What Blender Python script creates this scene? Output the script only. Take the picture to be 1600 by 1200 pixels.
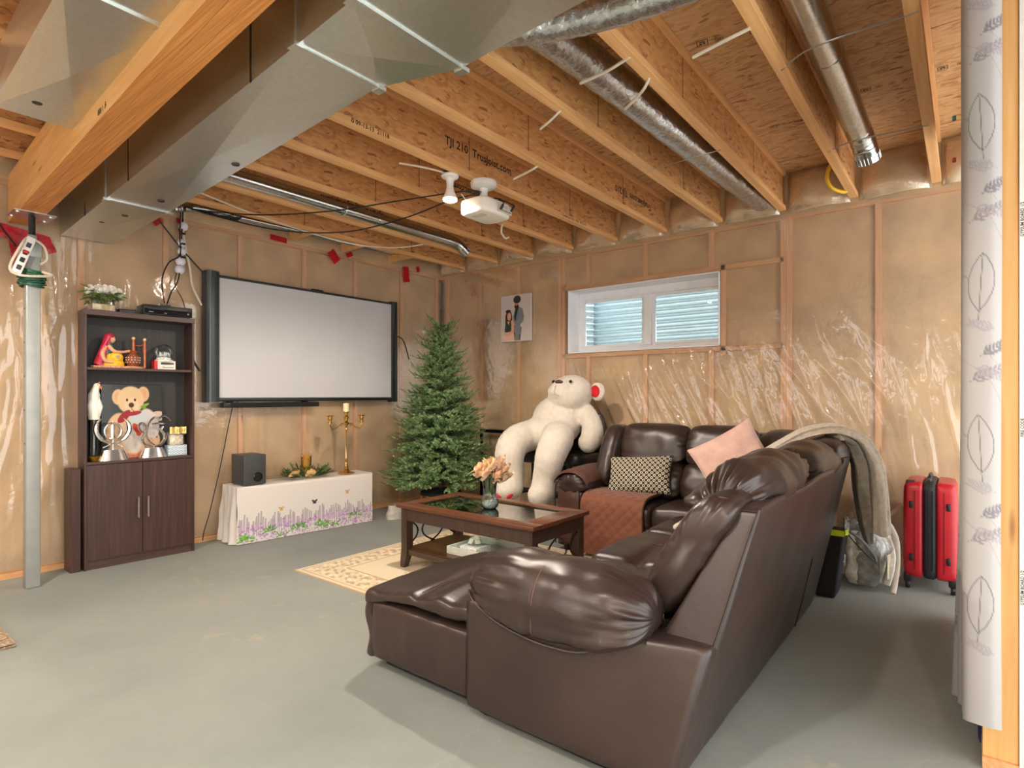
import bpy, bmesh, math, random
import numpy as np
from mathutils import Vector, Matrix, noise
PI = math.pi
S = bpy.context.scene
for o in list(bpy.data.objects): bpy.data.objects.remove(o, do_unlink=True)
C = S.collection
random.seed(7)

# ---------------------------------------------------------------- camera
cd = bpy.data.cameras.new('camera'); cam = bpy.data.objects.new('camera', cd); C.objects.link(cam)
cd.sensor_width = 36.0; cd.lens = 900/1600*36; cd.shift_y = 18/1600; cd.clip_start = 0.05
cam.location = (0, 0, 1.2)
cam.rotation_euler = Vector((0.785, 0.62, 0)).to_track_quat('-Z', 'Y').to_euler()
S.camera = cam

# ---------------------------------------------------------------- world, lights, exposure
w = bpy.data.worlds.new('world'); S.world = w; w.use_nodes = True
bg = w.node_tree.nodes['Background']; bg.inputs[0].default_value = (0.98, 0.985, 1.0, 1); bg.inputs[1].default_value = 3.6
def lamp(name, kind, loc, power, color, direction=None, size=0.1, **kw):
    d = bpy.data.lights.new(name, kind); o = bpy.data.objects.new(name, d); C.objects.link(o)
    o.location = loc; d.energy = power; d.color = color
    if kind == 'AREA': d.shape = 'DISK'; d.size = size
    elif kind != 'SUN': d.shadow_soft_size = size
    if direction: o.rotation_euler = Vector(direction).to_track_quat('-Z', 'Y').to_euler()
    for k, v in kw.items(): setattr(d, k, v)
    return o
WARM = (1.0, 0.88, 0.74)
lamp('daylight_sun', 'SUN', (8, 1, 6), 20.0, (0.92, 0.97, 1.0), (-0.25, 0.5, -1), angle=0.3)
BULBS = [(2.684, 2.632), (0.05, 3.3), (0.35, 0.9), (-0.9, -0.6), (-1.3, 1.8)]      # ceiling lampholders: first in view, next two inferred from light, last two added unseen
BULBP = [40, 40, 30, 36, 36]
for (bx_, by_), p_ in zip(BULBS, BULBP):
    lamp('bulb_light', 'SPOT', (bx_, by_, 2.448), p_*4.0, WARM, (0, 0, -1), 0.042, spot_size=2.9, spot_blend=0.35)
S.view_settings.view_transform = 'Standard'; S.view_settings.look = 'None'
S.view_settings.gamma = 1.0; S.view_settings.use_curve_mapping = False; S.view_settings.exposure = 0.20

# ---------------------------------------------------------------- helpers
def lin(c):
    return tuple(((x/255)/12.92 if x/255 <= 0.04045 else ((x/255+0.055)/1.055)**2.4) for x in c)
def chain(o):
    m = Matrix.Identity(4)
    while o is not None:
        m = o.matrix_basis @ m; o = o.parent
    return m
class MB:
    def __init__(s): s.v = []; s.f = []; s.m = []; s.cv = []; s.col = None
    def add(s, vs, fs, mi=0, T=None):
        b = len(s.v)
        if T is not None: vs = [T @ Vector(p) for p in vs]
        s.v.extend([tuple(p) for p in vs]); s.f.extend([tuple(b+i for i in q) for q in fs]); s.m.extend([mi]*len(fs))
        return s
    def box(s, x0, x1, y0, y1, z0, z1, mi=0, T=None):
        vs = [(x0,y0,z0),(x1,y0,z0),(x1,y1,z0),(x0,y1,z0),(x0,y0,z1),(x1,y0,z1),(x1,y1,z1),(x0,y1,z1)]
        return s.add(vs, [(0,3,2,1),(4,5,6,7),(0,1,5,4),(1,2,6,5),(2,3,7,6),(3,0,4,7)], mi, T)
    def rbox(s, x0, x1, y0, y1, z0, z1, r=0.005, seg=2, mi=0, T=None):
        bm = bmesh.new(); bmesh.ops.create_cube(bm, size=1)
        for v in bm.verts: v.co = Vector(((x0+x1)/2+v.co.x*(x1-x0), (y0+y1)/2+v.co.y*(y1-y0), (z0+z1)/2+v.co.z*(z1-z0)))
        bmesh.ops.bevel(bm, geom=bm.edges[:], offset=r, segments=seg, affect='EDGES', profile=0.5)
        bm.verts.index_update()
        s.add([v.co.copy() for v in bm.verts], [[v.index for v in f.verts] for f in bm.faces], mi, T); bm.free(); return s
    def tube(s, pts, r, n=8, mi=0, T=None, closed=False, caps=True, flat=1.0):
        pts = [Vector(p) for p in pts]; N = len(pts); vs = []; fs = []
        rr = r if isinstance(r, (list, tuple)) else [r]*N
        up = None
        for i, p in enumerate(pts):
            if closed: t = pts[(i+1) % N]-pts[i-1]
            else: t = pts[min(i+1, N-1)]-pts[max(i-1, 0)]
            if t.length < 1e-9: t = Vector((0,0,1))
            t.normalize()
            if up is None: up = Vector((0,0,1)) if abs(t.z) < 0.9 else Vector((1,0,0))
            a = up-t*up.dot(t)
            if a.length < 1e-6: a = t.orthogonal()
            a.normalize(); up = a; b = t.cross(a)
            for k in range(n):
                th = 2*PI*k/n; vs.append(p+a*(rr[i]*flat*math.cos(th))+b*(rr[i]*math.sin(th)))
        for i in range(N if closed else N-1):
            j = (i+1) % N
            for k in range(n):
                k2 = (k+1) % n; fs.append((i*n+k, i*n+k2, j*n+k2, j*n+k))
        if caps and not closed: fs.append(tuple(range(n-1, -1, -1))); fs.append(tuple((N-1)*n+k for k in range(n)))
        return s.add(vs, fs, mi, T)
    def lathe(s, prof, n=24, mi=0, T=None, c=(0,0,0), a0=0, a1=2*PI):
        full = abs(a1-a0-2*PI) < 1e-6; vs = []; fs = []; m = n if full else n+1; N = len(prof)
        for r, z in prof:
            for k in range(m):
                th = a0+(a1-a0)*k/n; vs.append((c[0]+r*math.cos(th), c[1]+r*math.sin(th), c[2]+z))
        for i in range(N-1):
            for k in range(n):
                k2 = (k+1) % m; fs.append((i*m+k, i*m+k2, (i+1)*m+k2, (i+1)*m+k))
        return s.add(vs, fs, mi, T)
    def grid(s, nu, nv, fn, mi=0, T=None, cu=False, cv=False):
        vs = [fn(i/(nu if cu else nu-1), j/(nv if cv else nv-1)) for i in range(nu) for j in range(nv)]
        fs = []
        for i in range(nu if cu else nu-1):
            for j in range(nv if cv else nv-1):
                a, b = (i+1) % nu, (j+1) % nv
                fs.append((i*nv+j, a*nv+j, a*nv+b, i*nv+b))
        return s.add(vs, fs, mi, T)
    def prism(s, poly, z0, z1, mi=0, T=None):
        n = len(poly)
        vs = [(x, y, z0) for x, y in poly]+[(x, y, z1) for x, y in poly]
        fs = [tuple(range(n-1, -1, -1)), tuple(range(n, 2*n))]+[(i, (i+1) % n, n+(i+1) % n, n+i) for i in range(n)]
        return s.add(vs, fs, mi, T)
    def ell(s, c, r, nu=16, nv=12, mi=0, T=None):
        return s.grid(nu, nv, lambda u, v: (c[0]+r[0]*math.cos(2*PI*u)*math.sin(PI*v), c[1]+r[1]*math.sin(2*PI*u)*math.sin(PI*v), c[2]-r[2]*math.cos(PI*v)), mi, T, cu=True)
    def puff(s, prof, x0, x1, nu=40, nv=48, p=4.0, wr=0.0, fr=9, fall=0.25, seed=0, mi=0, T=None, mid=0.0, fn=None, smin=0.0):
        """soft cushion: closed (y,z) profile swept along x, closing softly at both ends, puckered near them"""
        pr = smooth_loop(prof, nv); cy = sum(q[0] for q in pr)/nv; cz = sum(q[1] for q in pr)/nv
        vs = []
        for i in range(nu):
            wv = -math.cos(PI*i/(nu-1)); sc = max((1-abs(wv)**p), 0)**(1/p); sc = smin+(1-smin)*sc
            x = (x0+x1)/2+wv*(x1-x0)/2
            e = math.exp(-(1-abs(wv))/fall)
            for j, (y, z) in enumerate(pr):
                d = 0
                if wr:
                    q = noise.noise((j/nv*fr*2+seed*7.1, wv*1.1+seed, math.sin(2*PI*j/nv)*1.5))
                    q2 = noise.noise((j/nv*fr*4.3, wv*1.6+seed*2, seed+math.cos(2*PI*j/nv)*2)); d = wr*e*(q*1.5+0.9*(0.5-abs(q2)*2.2))+wr*0.35*noise.noise((x*9+seed, y*9, z*9))
                dy, dz = y-cy, z-cz; L = math.hypot(dy, dz) or 1
                k = sc*(1+d/L*1.0)+mid*(1-wv*wv)
                P = (x, cy+dy*k, cz+dz*k)
                vs.append(fn(P) if fn else P)
        fs = []
        for i in range(nu-1):
            for j in range(nv):
                j2 = (j+1) % nv; fs.append((i*nv+j, i*nv+j2, (i+1)*nv+j2, (i+1)*nv+j))
        fs.append(tuple(range(nv-1, -1, -1))); fs.append(tuple((nu-1)*nv+k for k in range(nv)))
        return s.add(vs, fs, mi, T)
    def build(s, name, mats, parent=None, angle=40, kind=None, world=True):
        me = bpy.data.meshes.new(name)
        vs = s.v
        if parent is not None and world:
            inv = chain(parent).inverted(); vs = [inv @ Vector(p) for p in vs]
        me.from_pydata(vs, [], s.f)
        if not isinstance(mats, (list, tuple)): mats = [mats]
        for m in mats: me.materials.append(m)
        me.polygons.foreach_set('material_index', s.m)
        if angle: 
            me.polygons.foreach_set('use_smooth', [True]*len(me.polygons)); me.set_sharp_from_angle(angle=math.radians(angle))
        if s.col is not None:
            ca = me.color_attributes.new('print', 'FLOAT_COLOR', 'POINT')
            a = np.ones((len(s.v), 4), dtype=np.float32); a[:, :3] = s.col; ca.data.foreach_set('color', a.ravel())
        me.validate(); me.update()
        o = bpy.data.objects.new(name, me); C.objects.link(o)
        if parent is not None: o.parent = parent
        if kind: o['kind'] = kind
        return o
def smooth_loop(pts, n, closed=True):
    N = len(pts); out = []
    for k in range(n):
        t = k/n*N if closed else k/(n-1)*(N-1)
        i = int(math.floor(t)); f = t-i
        if closed: P = [pts[(i+d) % N] for d in (-1, 0, 1, 2)]
        else:
            i = min(i, N-2); f = t-i; P = [pts[max(0, min(N-1, i+d))] for d in (-1, 0, 1, 2)]
        out.append(tuple(0.5*(2*P[1][c]+(P[2][c]-P[0][c])*f+(2*P[0][c]-5*P[1][c]+4*P[2][c]-P[3][c])*f*f+(3*P[1][c]-P[0][c]-3*P[2][c]+P[3][c])*f**3) for c in range(len(P[1]))))
    return out
def spl(pts, n): return smooth_loop(pts, n, False)
def thing(name, label, cat, loc=(0,0,0), rz=0, group=None):
    o = bpy.data.objects.new(name, None); C.objects.link(o); o.location = loc; o.rotation_euler = (0, 0, rz); o.empty_display_size = 0.05
    return tag(o, label, cat, group)
def tag(o, label, cat, group=None, kind=None):
    if label: o['label'] = label
    if cat: o['category'] = cat
    if group: o['group'] = group
    if kind: o['kind'] = kind
    return o
def dup(root, loc, rz, label, group=None):
    r = root.copy(); C.objects.link(r); r.location = loc; r.rotation_euler = (0, 0, rz); r['label'] = label
    if group: r['group'] = group
    for ch in list(root.children):
        c = ch.copy(); C.objects.link(c); c.parent = r
        for g in list(ch.children):
            d = g.copy(); C.objects.link(d); d.parent = c
    return r
def TR(loc=(0,0,0), rx=0, ry=0, rz=0):
    return Matrix.Translation(loc) @ Matrix.Rotation(rz, 4, 'Z') @ Matrix.Rotation(ry, 4, 'Y') @ Matrix.Rotation(rx, 4, 'X')
def frame(o, x, y, z):
    m = Matrix.Identity(4)
    for i, a in enumerate((x, y, z)):
        for j in range(3): m[j][i] = a[j]
    for j in range(3): m[j][3] = o[j]
    return m
def text_mb(s, size, T, mi=0, mb=None, ext=0.0):
    cu = bpy.data.curves.new('t', 'FONT'); cu.body = s; cu.size = size; cu.align_x = 'CENTER'; cu.align_y = 'CENTER'; cu.extrude = ext; cu.offset = size*0.018; cu.resolution_u = 2
    o = bpy.data.objects.new('t', cu); C.objects.link(o)
    bpy.context.view_layer.update()
    me = o.to_mesh()
    mb = mb or MB()
    mb.add([v.co.copy() for v in me.vertices], [tuple(p.vertices) for p in me.polygons], mi, T)
    o.to_mesh_clear(); bpy.data.objects.remove(o, do_unlink=True); bpy.data.curves.remove(cu)
    return mb
# ---------------------------------------------------------------- flat prints (per-vertex ink)
class Ink:
    def __init__(s, U, V, base): s.U = U; s.V = V; s.c = np.zeros(U.shape+(3,)); s.c[:] = lin(base)
    def put(s, m, col, a=1.0):
        m = np.clip(m, 0, 1)[..., None]*a; s.c = s.c*(1-m)+np.array(lin(col))*m
    def ell(s, cx, cy, rx, ry, col, rot=0, a=1.0, soft=0.12):
        c, n = math.cos(rot), math.sin(rot); dx, dy = s.U-cx, s.V-cy
        d = np.sqrt(((dx*c+dy*n)/rx)**2+((-dx*n+dy*c)/ry)**2); s.put((1-d)/soft+0.5, col, a)
    def poly(s, pts, col, a=1.0):
        m = np.zeros(s.U.shape, bool); n = len(pts)
        for i in range(n):
            (x1, y1), (x2, y2) = pts[i], pts[(i+1) % n]
            if y1 == y2: continue
            m ^= ((y1 > s.V) != (y2 > s.V)) & (s.U < (x2-x1)*(s.V-y1)/(y2-y1)+x1)
        s.put(m.astype(float), col, a)
    def line(s, pts, wd, col, a=1.0):
        d = np.full(s.U.shape, 9.0)
        for (x1, y1), (x2, y2) in zip(pts[:-1], pts[1:]):
            L = (x2-x1)**2+(y2-y1)**2 or 1e-9
            t = np.clip(((s.U-x1)*(x2-x1)+(s.V-y1)*(y2-y1))/L, 0, 1)
            d = np.minimum(d, np.hypot(s.U-x1-t*(x2-x1), s.V-y1-t*(y2-y1)))
        s.put((wd-d)/wd*1.5+0.3, col, a)
def print_grid(us, vs, fn, ink):
    """grid of a printed sheet; fn(u,v)->point, ink(Ink)"""
    U, V = np.meshgrid(np.array(us), np.array(vs), indexing='ij'); k = ink(U, V)
    mb = MB(); nu, nv = len(us), len(vs)
    mb.add([fn(u, v) for u in us for v in vs], [(i*nv+j, (i+1)*nv+j, (i+1)*nv+j+1, i*nv+j+1) for i in range(nu-1) for j in range(nv-1)])
    mb.col = k.c.reshape(-1, 3); return mb

# ---------------------------------------------------------------- materials
MT = {}
def nodes(name):
    m = bpy.data.materials.new(name); m.use_nodes = True; nt = m.node_tree; b = nt.nodes['Principled BSDF']
    return m, nt, b
def nd(nt, t, **kw):
    n = nt.nodes.new(t)
    for k, v in kw.items():
        if k.startswith('i_'):
            key = k[2:]; n.inputs[int(key) if key.isdigit() else key.replace('_', ' ')].default_value = v
        else: setattr(n, k, v)
    return n
def ramp(nt, fac, stops):
    r = nt.nodes.new('ShaderNodeValToRGB'); e = r.color_ramp.elements
    while len(e) < len(stops): e.new(0.5)
    for q, (p, c) in zip(e, stops): q.position = p; q.color = (*lin(c), 1)
    nt.links.new(fac, r.inputs[0]); return r.outputs[0]
def coords(nt, scale=(1,1,1), kind='Object', rot=(0,0,0)):
    t = nt.nodes.new('ShaderNodeTexCoord'); mp = nt.nodes.new('ShaderNodeMapping'); mp.inputs['Scale'].default_value = scale; mp.inputs['Rotation'].default_value = rot
    nt.links.new(t.outputs[kind], mp.inputs[0]); return mp.outputs[0]
def bump(nt, b, h, strength=0.3, dist=0.01):
    n = nd(nt, 'ShaderNodeBump'); n.inputs['Strength'].default_value = strength; n.inputs['Distance'].default_value = dist
    nt.links.new(h, n.inputs['Height']); nt.links.new(n.outputs[0], b.inputs['Normal'])
def plain(name, col, rough=0.5, metal=0.0, var=0.06, sc=12, bmp=0.0, bsc=60, **kw):
    """plain procedural surface: a little noise in colour and relief"""
    if name in MT: return MT[name]
    m, nt, b = nodes(name); co = coords(nt)
    n = nd(nt, 'ShaderNodeTexNoise', i_Scale=sc, i_Detail=4.0); nt.links.new(co, n.inputs['Vector'])
    lo = tuple(max(0, c*(1-var)) for c in col); hi = tuple(min(255, c*(1+var)) for c in col)
    nt.links.new(ramp(nt, n.outputs[0], [(0.3, lo), (0.7, hi)]), b.inputs['Base Color'])
    b.inputs['Roughness'].default_value = rough; b.inputs['Metallic'].default_value = metal
    if bmp:
        n2 = nd(nt, 'ShaderNodeTexNoise', i_Scale=bsc, i_Detail=5.0); nt.links.new(co, n2.inputs['Vector']); bump(nt, b, n2.outputs[0], bmp, 0.01)
    for k, v in kw.items(): b.inputs[k.replace('_', ' ')].default_value = v
    MT[name] = m; return m
def wood(name, a, bcol, axis='X', rough=0.5, freq=40, stretch=0.05, bmp=0.08, knots=True, **kw):
    if name in MT: return MT[name]
    m, nt, b = nodes(name); sc = {'X': (stretch, 1, 1), 'Y': (1, stretch, 1), 'Z': (1, 1, stretch)}[axis]
    co = coords(nt, tuple(x*freq for x in sc))
    n = nd(nt, 'ShaderNodeTexNoise', i_Scale=1.0, i_Detail=5.0, i_Distortion=0.6); nt.links.new(co, n.inputs['Vector'])
    c1 = ramp(nt, n.outputs[0], [(0.25, a), (0.5, tuple((x+y)/2 for x, y in zip(a, bcol))), (0.72, bcol)])
    if knots:
        vo = nd(nt, 'ShaderNodeTexVoronoi', i_Scale=1.0); nt.links.new(coords(nt, tuple({'X': (1.6, 9, 9), 'Y': (9, 1.6, 9), 'Z': (9, 9, 1.6)}[axis])), vo.inputs['Vector'])
        k = ramp(nt, vo.outputs['Distance'], [(0.05, (120, 70, 35)), (0.12, (255, 255, 255))])
        mx = nd(nt, 'ShaderNodeMix', data_type='RGBA', blend_type='MULTIPLY'); mx.inputs[0].default_value = 0.55
        nt.links.new(c1, mx.inputs[6]); nt.links.new(k, mx.inputs[7]); c1 = mx.outputs[2]
    nt.links.new(c1, b.inputs['Base Color']); b.inputs['Roughness'].default_value = rough
    if bmp: bump(nt, b, n.outputs[0], bmp, 0.004)
    for k, v in kw.items(): b.inputs[k.replace('_', ' ')].default_value = v
    MT[name] = m; return m
def osb(name, base, dark, light, sc=(9, 38, 38)):
    m, nt, b = nodes(name)
    n0 = nd(nt, 'ShaderNodeTexNoise', i_Scale=5.0, i_Detail=1.0); co = coords(nt); nt.links.new(co, n0.inputs['Vector'])
    outs = []
    for k, r in enumerate(((0.5, 0.5, 0.3), (-0.7, -0.5, 0.9), (1.3, 1.0, -0.6))):
        mp = coords(nt, sc, 'Object', r)
        ad = nd(nt, 'ShaderNodeVectorMath', operation='MULTIPLY_ADD'); nt.links.new(n0.outputs['Color'], ad.inputs[0]); ad.inputs[1].default_value = (1.5, 3, 3); nt.links.new(mp, ad.inputs[2])
        v = nd(nt, 'ShaderNodeTexVoronoi', i_Scale=1.0); nt.links.new(ad.outputs[0], v.inputs['Vector'])
        sp = nd(nt, 'ShaderNodeSeparateColor'); nt.links.new(v.outputs['Color'], sp.inputs[0]); outs.append((sp, v))
    g = nd(nt, 'ShaderNodeMath', operation='GREATER_THAN'); nt.links.new(outs[1][0].outputs[1], g.inputs[0]); g.inputs[1].default_value = 0.5
    mx = nd(nt, 'ShaderNodeMix', data_type='FLOAT'); nt.links.new(g.outputs[0], mx.inputs[0]); nt.links.new(outs[0][0].outputs[0], mx.inputs[2]); nt.links.new(outs[2][0].outputs[0], mx.inputs[3])
    mid = ramp(nt, mx.outputs[0], [(0.0, dark), (0.07, tuple((x+2*y)/3 for x, y in zip(dark, base))), (0.35, base), (0.7, tuple((x+y)/2 for x, y in zip(light, base))), (1.0, light)])
    nt.links.new(mid, b.inputs['Base Color']); b.inputs['Roughness'].default_value = 0.6
    bump(nt, b, mx.outputs[0], 0.25, 0.003); MT[name] = m; return m
def galv(name, base=(208, 212, 207), rough=0.33, sp=80, var=0.018):
    m, nt, b = nodes(name); co = coords(nt)
    v = nd(nt, 'ShaderNodeTexVoronoi', i_Scale=float(sp)); nt.links.new(co, v.inputs['Vector'])
    s_ = nd(nt, 'ShaderNodeSeparateColor'); nt.links.new(v.outputs['Color'], s_.inputs[0])
    lo = tuple(c*(1-var) for c in base); hi = tuple(min(255, c*(1+var)) for c in base)
    nt.links.new(ramp(nt, s_.outputs[0], [(0, lo), (1, hi)]), b.inputs['Base Color']); b.inputs['Metallic'].default_value = 1.0
    mr = nd(nt, 'ShaderNodeMapRange'); nt.links.new(s_.outputs[1], mr.inputs[0]); mr.inputs[3].default_value = rough*0.96; mr.inputs[4].default_value = rough*1.05
    nt.links.new(mr.outputs[0], b.inputs['Roughness'])
    n = nd(nt, 'ShaderNodeTexNoise', i_Scale=3.0, i_Detail=1.0); nt.links.new(co, n.inputs['Vector']); bump(nt, b, n.outputs[0], 0.08, 0.03)
    MT[name] = m; return m
def inked(name, rough=0.6, bmp=0.0, bsc=400, **kw):
    m, nt, b = nodes(name); a = nd(nt, 'ShaderNodeAttribute', attribute_name='print'); nt.links.new(a.outputs['Color'], b.inputs['Base Color'])
    b.inputs['Roughness'].default_value = rough
    if bmp:
        n = nd(nt, 'ShaderNodeTexNoise', i_Scale=float(bsc), i_Detail=2.0); nt.links.new(coords(nt), n.inputs['Vector']); bump(nt, b, n.outputs[0], bmp, 0.004)
    for k, v in kw.items(): b.inputs[k.replace('_', ' ')].default_value = v
    MT[name] = m; return m
def film(name, tint=(0.97, 0.965, 0.95), milk=0.12, gloss=0.45, rough=0.085, bsc=9, bst=0.20):
    m = bpy.data.materials.new(name); m.use_nodes = True; nt = m.node_tree; nt.nodes.clear()
    out = nd(nt, 'ShaderNodeOutputMaterial'); tr = nd(nt, 'ShaderNodeBsdfTransparent'); tr.inputs[0].default_value = (*tint, 1)
    df = nd(nt, 'ShaderNodeBsdfDiffuse'); df.inputs[0].default_value = (0.8, 0.76, 0.7, 1)
    gl = nd(nt, 'ShaderNodeBsdfGlossy'); gl.inputs[0].default_value = (1, 1, 1, 1); gl.inputs['Roughness'].default_value = rough
    fr = nd(nt, 'ShaderNodeFresnel'); fr.inputs[0].default_value = 1.5
    n = nd(nt, 'ShaderNodeTexNoise', i_Scale=float(bsc), i_Detail=3.0, i_Distortion=1.2); nt.links.new(coords(nt), n.inputs['Vector'])
    bp = nd(nt, 'ShaderNodeBump'); bp.inputs['Strength'].default_value = bst; bp.inputs['Distance'].default_value = 0.012; nt.links.new(n.outputs[0], bp.inputs['Height'])
    nt.links.new(bp.outputs[0], gl.inputs['Normal']); nt.links.new(bp.outputs[0], fr.inputs['Normal'])
    m1 = nd(nt, 'ShaderNodeMixShader'); m1.inputs[0].default_value = milk; nt.links.new(tr.outputs[0], m1.inputs[1]); nt.links.new(df.outputs[0], m1.inputs[2])
    mul = nd(nt, 'ShaderNodeMath', operation='MULTIPLY'); nt.links.new(fr.outputs[0], mul.inputs[0]); mul.inputs[1].default_value = gloss/0.1*0.35; mul.use_clamp = True
    mi_ = nd(nt, 'ShaderNodeMath', operation='MINIMUM'); nt.links.new(mul.outputs[0], mi_.inputs[0]); mi_.inputs[1].default_value = 0.42; mul = mi_
    m2 = nd(nt, 'ShaderNodeMixShader'); nt.links.new(mul.outputs[0], m2.inputs[0]); nt.links.new(m1.outputs[0], m2.inputs[1]); nt.links.new(gl.outputs[0], m2.inputs[2])
    nt.links.new(m2.outputs[0], out.inputs[0]); MT[name] = m; return m
def glass(name, tint=(1, 1, 1), rough=0.02, gloss=1.0):
    m = bpy.data.materials.new(name); m.use_nodes = True; nt = m.node_tree; nt.nodes.clear()
    out = nd(nt, 'ShaderNodeOutputMaterial'); tr = nd(nt, 'ShaderNodeBsdfTransparent'); tr.inputs[0].default_value = (*tint, 1)
    gl = nd(nt, 'ShaderNodeBsdfGlossy'); gl.inputs['Roughness'].default_value = rough
    fr = nd(nt, 'ShaderNodeFresnel'); fr.inputs[0].default_value = 1.5
    mul = nd(nt, 'ShaderNodeMath', operation='MULTIPLY'); nt.links.new(fr.outputs[0], mul.inputs[0]); mul.inputs[1].default_value = gloss; mul.use_clamp = True
    mx = nd(nt, 'ShaderNodeMixShader'); nt.links.new(mul.outputs[0], mx.inputs[0]); nt.links.new(tr.outputs[0], mx.inputs[1]); nt.links.new(gl.outputs[0], mx.inputs[2]); nt.links.new(mx.outputs[0], out.inputs[0])
    MT[name] = m; return m
def glow(name, col, strength):
    m, nt, b = nodes(name); b.inputs['Base Color'].default_value = (1, 1, 1, 1); b.inputs['Emission Color'].default_value = (*col, 1); b.inputs['Emission Strength'].default_value = strength; MT[name] = m; return m
def floor_mat():
    m, nt, b = nodes('painted_concrete'); co = coords(nt)
    n1 = nd(nt, 'ShaderNodeTexNoise', i_Scale=0.9, i_Detail=6.0, i_Roughness=0.6); nt.links.new(co, n1.inputs['Vector'])
    c = ramp(nt, n1.outputs[0], [(0.3, (128, 134, 130)), (0.5, (142, 147, 142)), (0.72, (152, 155, 149))])
    n2 = nd(nt, 'ShaderNodeTexNoise', i_Scale=7.0, i_Detail=8.0, i_Roughness=0.7); nt.links.new(co, n2.inputs['Vector'])
    k = ramp(nt, n2.outputs[0], [(0.55, (0, 0, 0)), (0.68, (255, 255, 255))])
    n3 = nd(nt, 'ShaderNodeTexNoise', i_Scale=0.8, i_Detail=2.0); nt.links.new(co, n3.inputs['Vector'])
    k3 = ramp(nt, n3.outputs[0], [(0.46, (0, 0, 0)), (0.6, (255, 255, 255))])
    mu = nd(nt, 'ShaderNodeMath', operation='MULTIPLY'); nt.links.new(k, mu.inputs[0]); nt.links.new(k3, mu.inputs[1])
    mx = nd(nt, 'ShaderNodeMix', data_type='RGBA'); nt.links.new(mu.outputs[0], mx.inputs[0]); nt.links.new(c, mx.inputs[6]); mx.inputs[7].default_value = (*lin((165, 158, 138)), 1)
    # hairline cracks filled with pale paint
    nw = nd(nt, 'ShaderNodeTexNoise', i_Scale=3.0, i_Detail=3.0); nt.links.new(co, nw.inputs['Vector'])
    ad = nd(nt, 'ShaderNodeVectorMath', operation='MULTIPLY_ADD'); nt.links.new(nw.outputs['Color'], ad.inputs[0]); ad.inputs[1].default_value = (0.25, 0.25, 0); nt.links.new(coords(nt, (0.45, 0.45, 0)), ad.inputs[2])
    vo = nd(nt, 'ShaderNodeTexVoronoi', feature='DISTANCE_TO_EDGE', i_Scale=1.0); nt.links.new(ad.outputs[0], vo.inputs['Vector'])
    kc = ramp(nt, vo.outputs[0], [(0.0, (90, 90, 90)), (0.004, (0, 0, 0))])
    m3 = nd(nt, 'ShaderNodeMix', data_type='RGBA'); nt.links.new(kc, m3.inputs[0]); nt.links.new(mx.outputs[2], m3.inputs[6]); m3.inputs[7].default_value = (*lin((190, 188, 178)), 1)
    nt.links.new(m3.outputs[2], b.inputs['Base Color'])
    b.inputs['Roughness'].default_value = 0.52; b.inputs['Specular IOR Level'].default_value = 0.3
    bump(nt, b, n2.outputs[0], 0.08, 0.003); return m
def leather(name, col, rough=0.36):
    m, nt, b = nodes(name); co = coords(nt)
    n = nd(nt, 'ShaderNodeTexNoise', i_Scale=3.0, i_Detail=5.0); nt.links.new(co, n.inputs['Vector'])
    lo = tuple(c*0.86 for c in col); hi = tuple(c*1.15 for c in col)
    nt.links.new(ramp(nt, n.outputs[0], [(0.3, lo), (0.7, hi)]), b.inputs['Base Color'])
    v = nd(nt, 'ShaderNodeTexVoronoi', i_Scale=350.0); nt.links.new(co, v.inputs['Vector']); n2 = nd(nt, 'ShaderNodeTexNoise', i_Scale=22.0, i_Detail=4.0); nt.links.new(co, n2.inputs['Vector'])
    ad = nd(nt, 'ShaderNodeMath', operation='MULTIPLY_ADD'); nt.links.new(v.outputs[0], ad.inputs[0]); ad.inputs[1].default_value = 0.15; nt.links.new(n2.outputs[0], ad.inputs[2])
    bump(nt, b, ad.outputs[0], 0.16, 0.006); b.inputs['Roughness'].default_value = rough; b.inputs['Specular IOR Level'].default_value = 0.55
    MT[name] = m; return m
OSBW = osb('osb_web', (200, 142, 86), (146, 92, 50), (214, 160, 102), (17, 52, 52))
OSBF = osb('osb_subfloor', (204, 158, 108), (152, 104, 62), (216, 174, 124), (52, 16, 52))
FLG = wood('flange_wood', (208, 150, 92), (236, 186, 128), 'X', 0.55)
STUD = wood('stud_wood', (208, 156, 110), (232, 186, 140), 'Z', 0.6)
PLATE = wood('plate_wood', (196, 142, 94), (226, 178, 126), 'X', 0.6)
PLATEY = wood('plate_wood_y', (196, 142, 94), (226, 178, 126), 'Y', 0.6)
PINE = wood('pine_stud', (212, 156, 92), (230, 182, 118), 'Z', 0.5)
LVL = wood('laminated_beam', (176, 108, 46), (222, 152, 78), 'Y', 0.5, 120, 0.02, 0.15, False)
LVLS = wood('beam_face', (204, 150, 84), (232, 184, 118), 'Y', 0.5, 26, 0.06, 0.05)
GAL = galv('galvanized_steel'); GALP = galv('galvanized_pipe', (196, 200, 200), 0.22, 90, 0.05); FOIL = plain('foil_jacket', (190, 192, 192), 0.27, 1.0, 0.10, 45, 0.45, 55)
WELL = galv('corrugated_steel', (206, 220, 226), 0.45, 30, 0.015)
INSUL = plain('insulation', (202, 170, 128), 0.95, 0, 0.08, 4, 0.5, 40)
FILM = film('vapour_barrier_film'); FILM2 = film('crinkled_film', milk=0.10, bsc=20, bst=0.4)
WHITE = plain('white_plastic', (228, 226, 220), 0.35, 0, 0.015); VINYL = plain('white_vinyl', (244, 246, 250), 0.35, 0, 0.015)
BLACK = plain('black_plastic', (24, 24, 25), 0.4, 0, 0.05); DGREY = plain('charcoal_case', (50, 58, 60), 0.38, 0, 0.04)
BLKINK = plain('black_stamp_ink', (40, 26, 16), 0.8, 0, 0.1)
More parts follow.
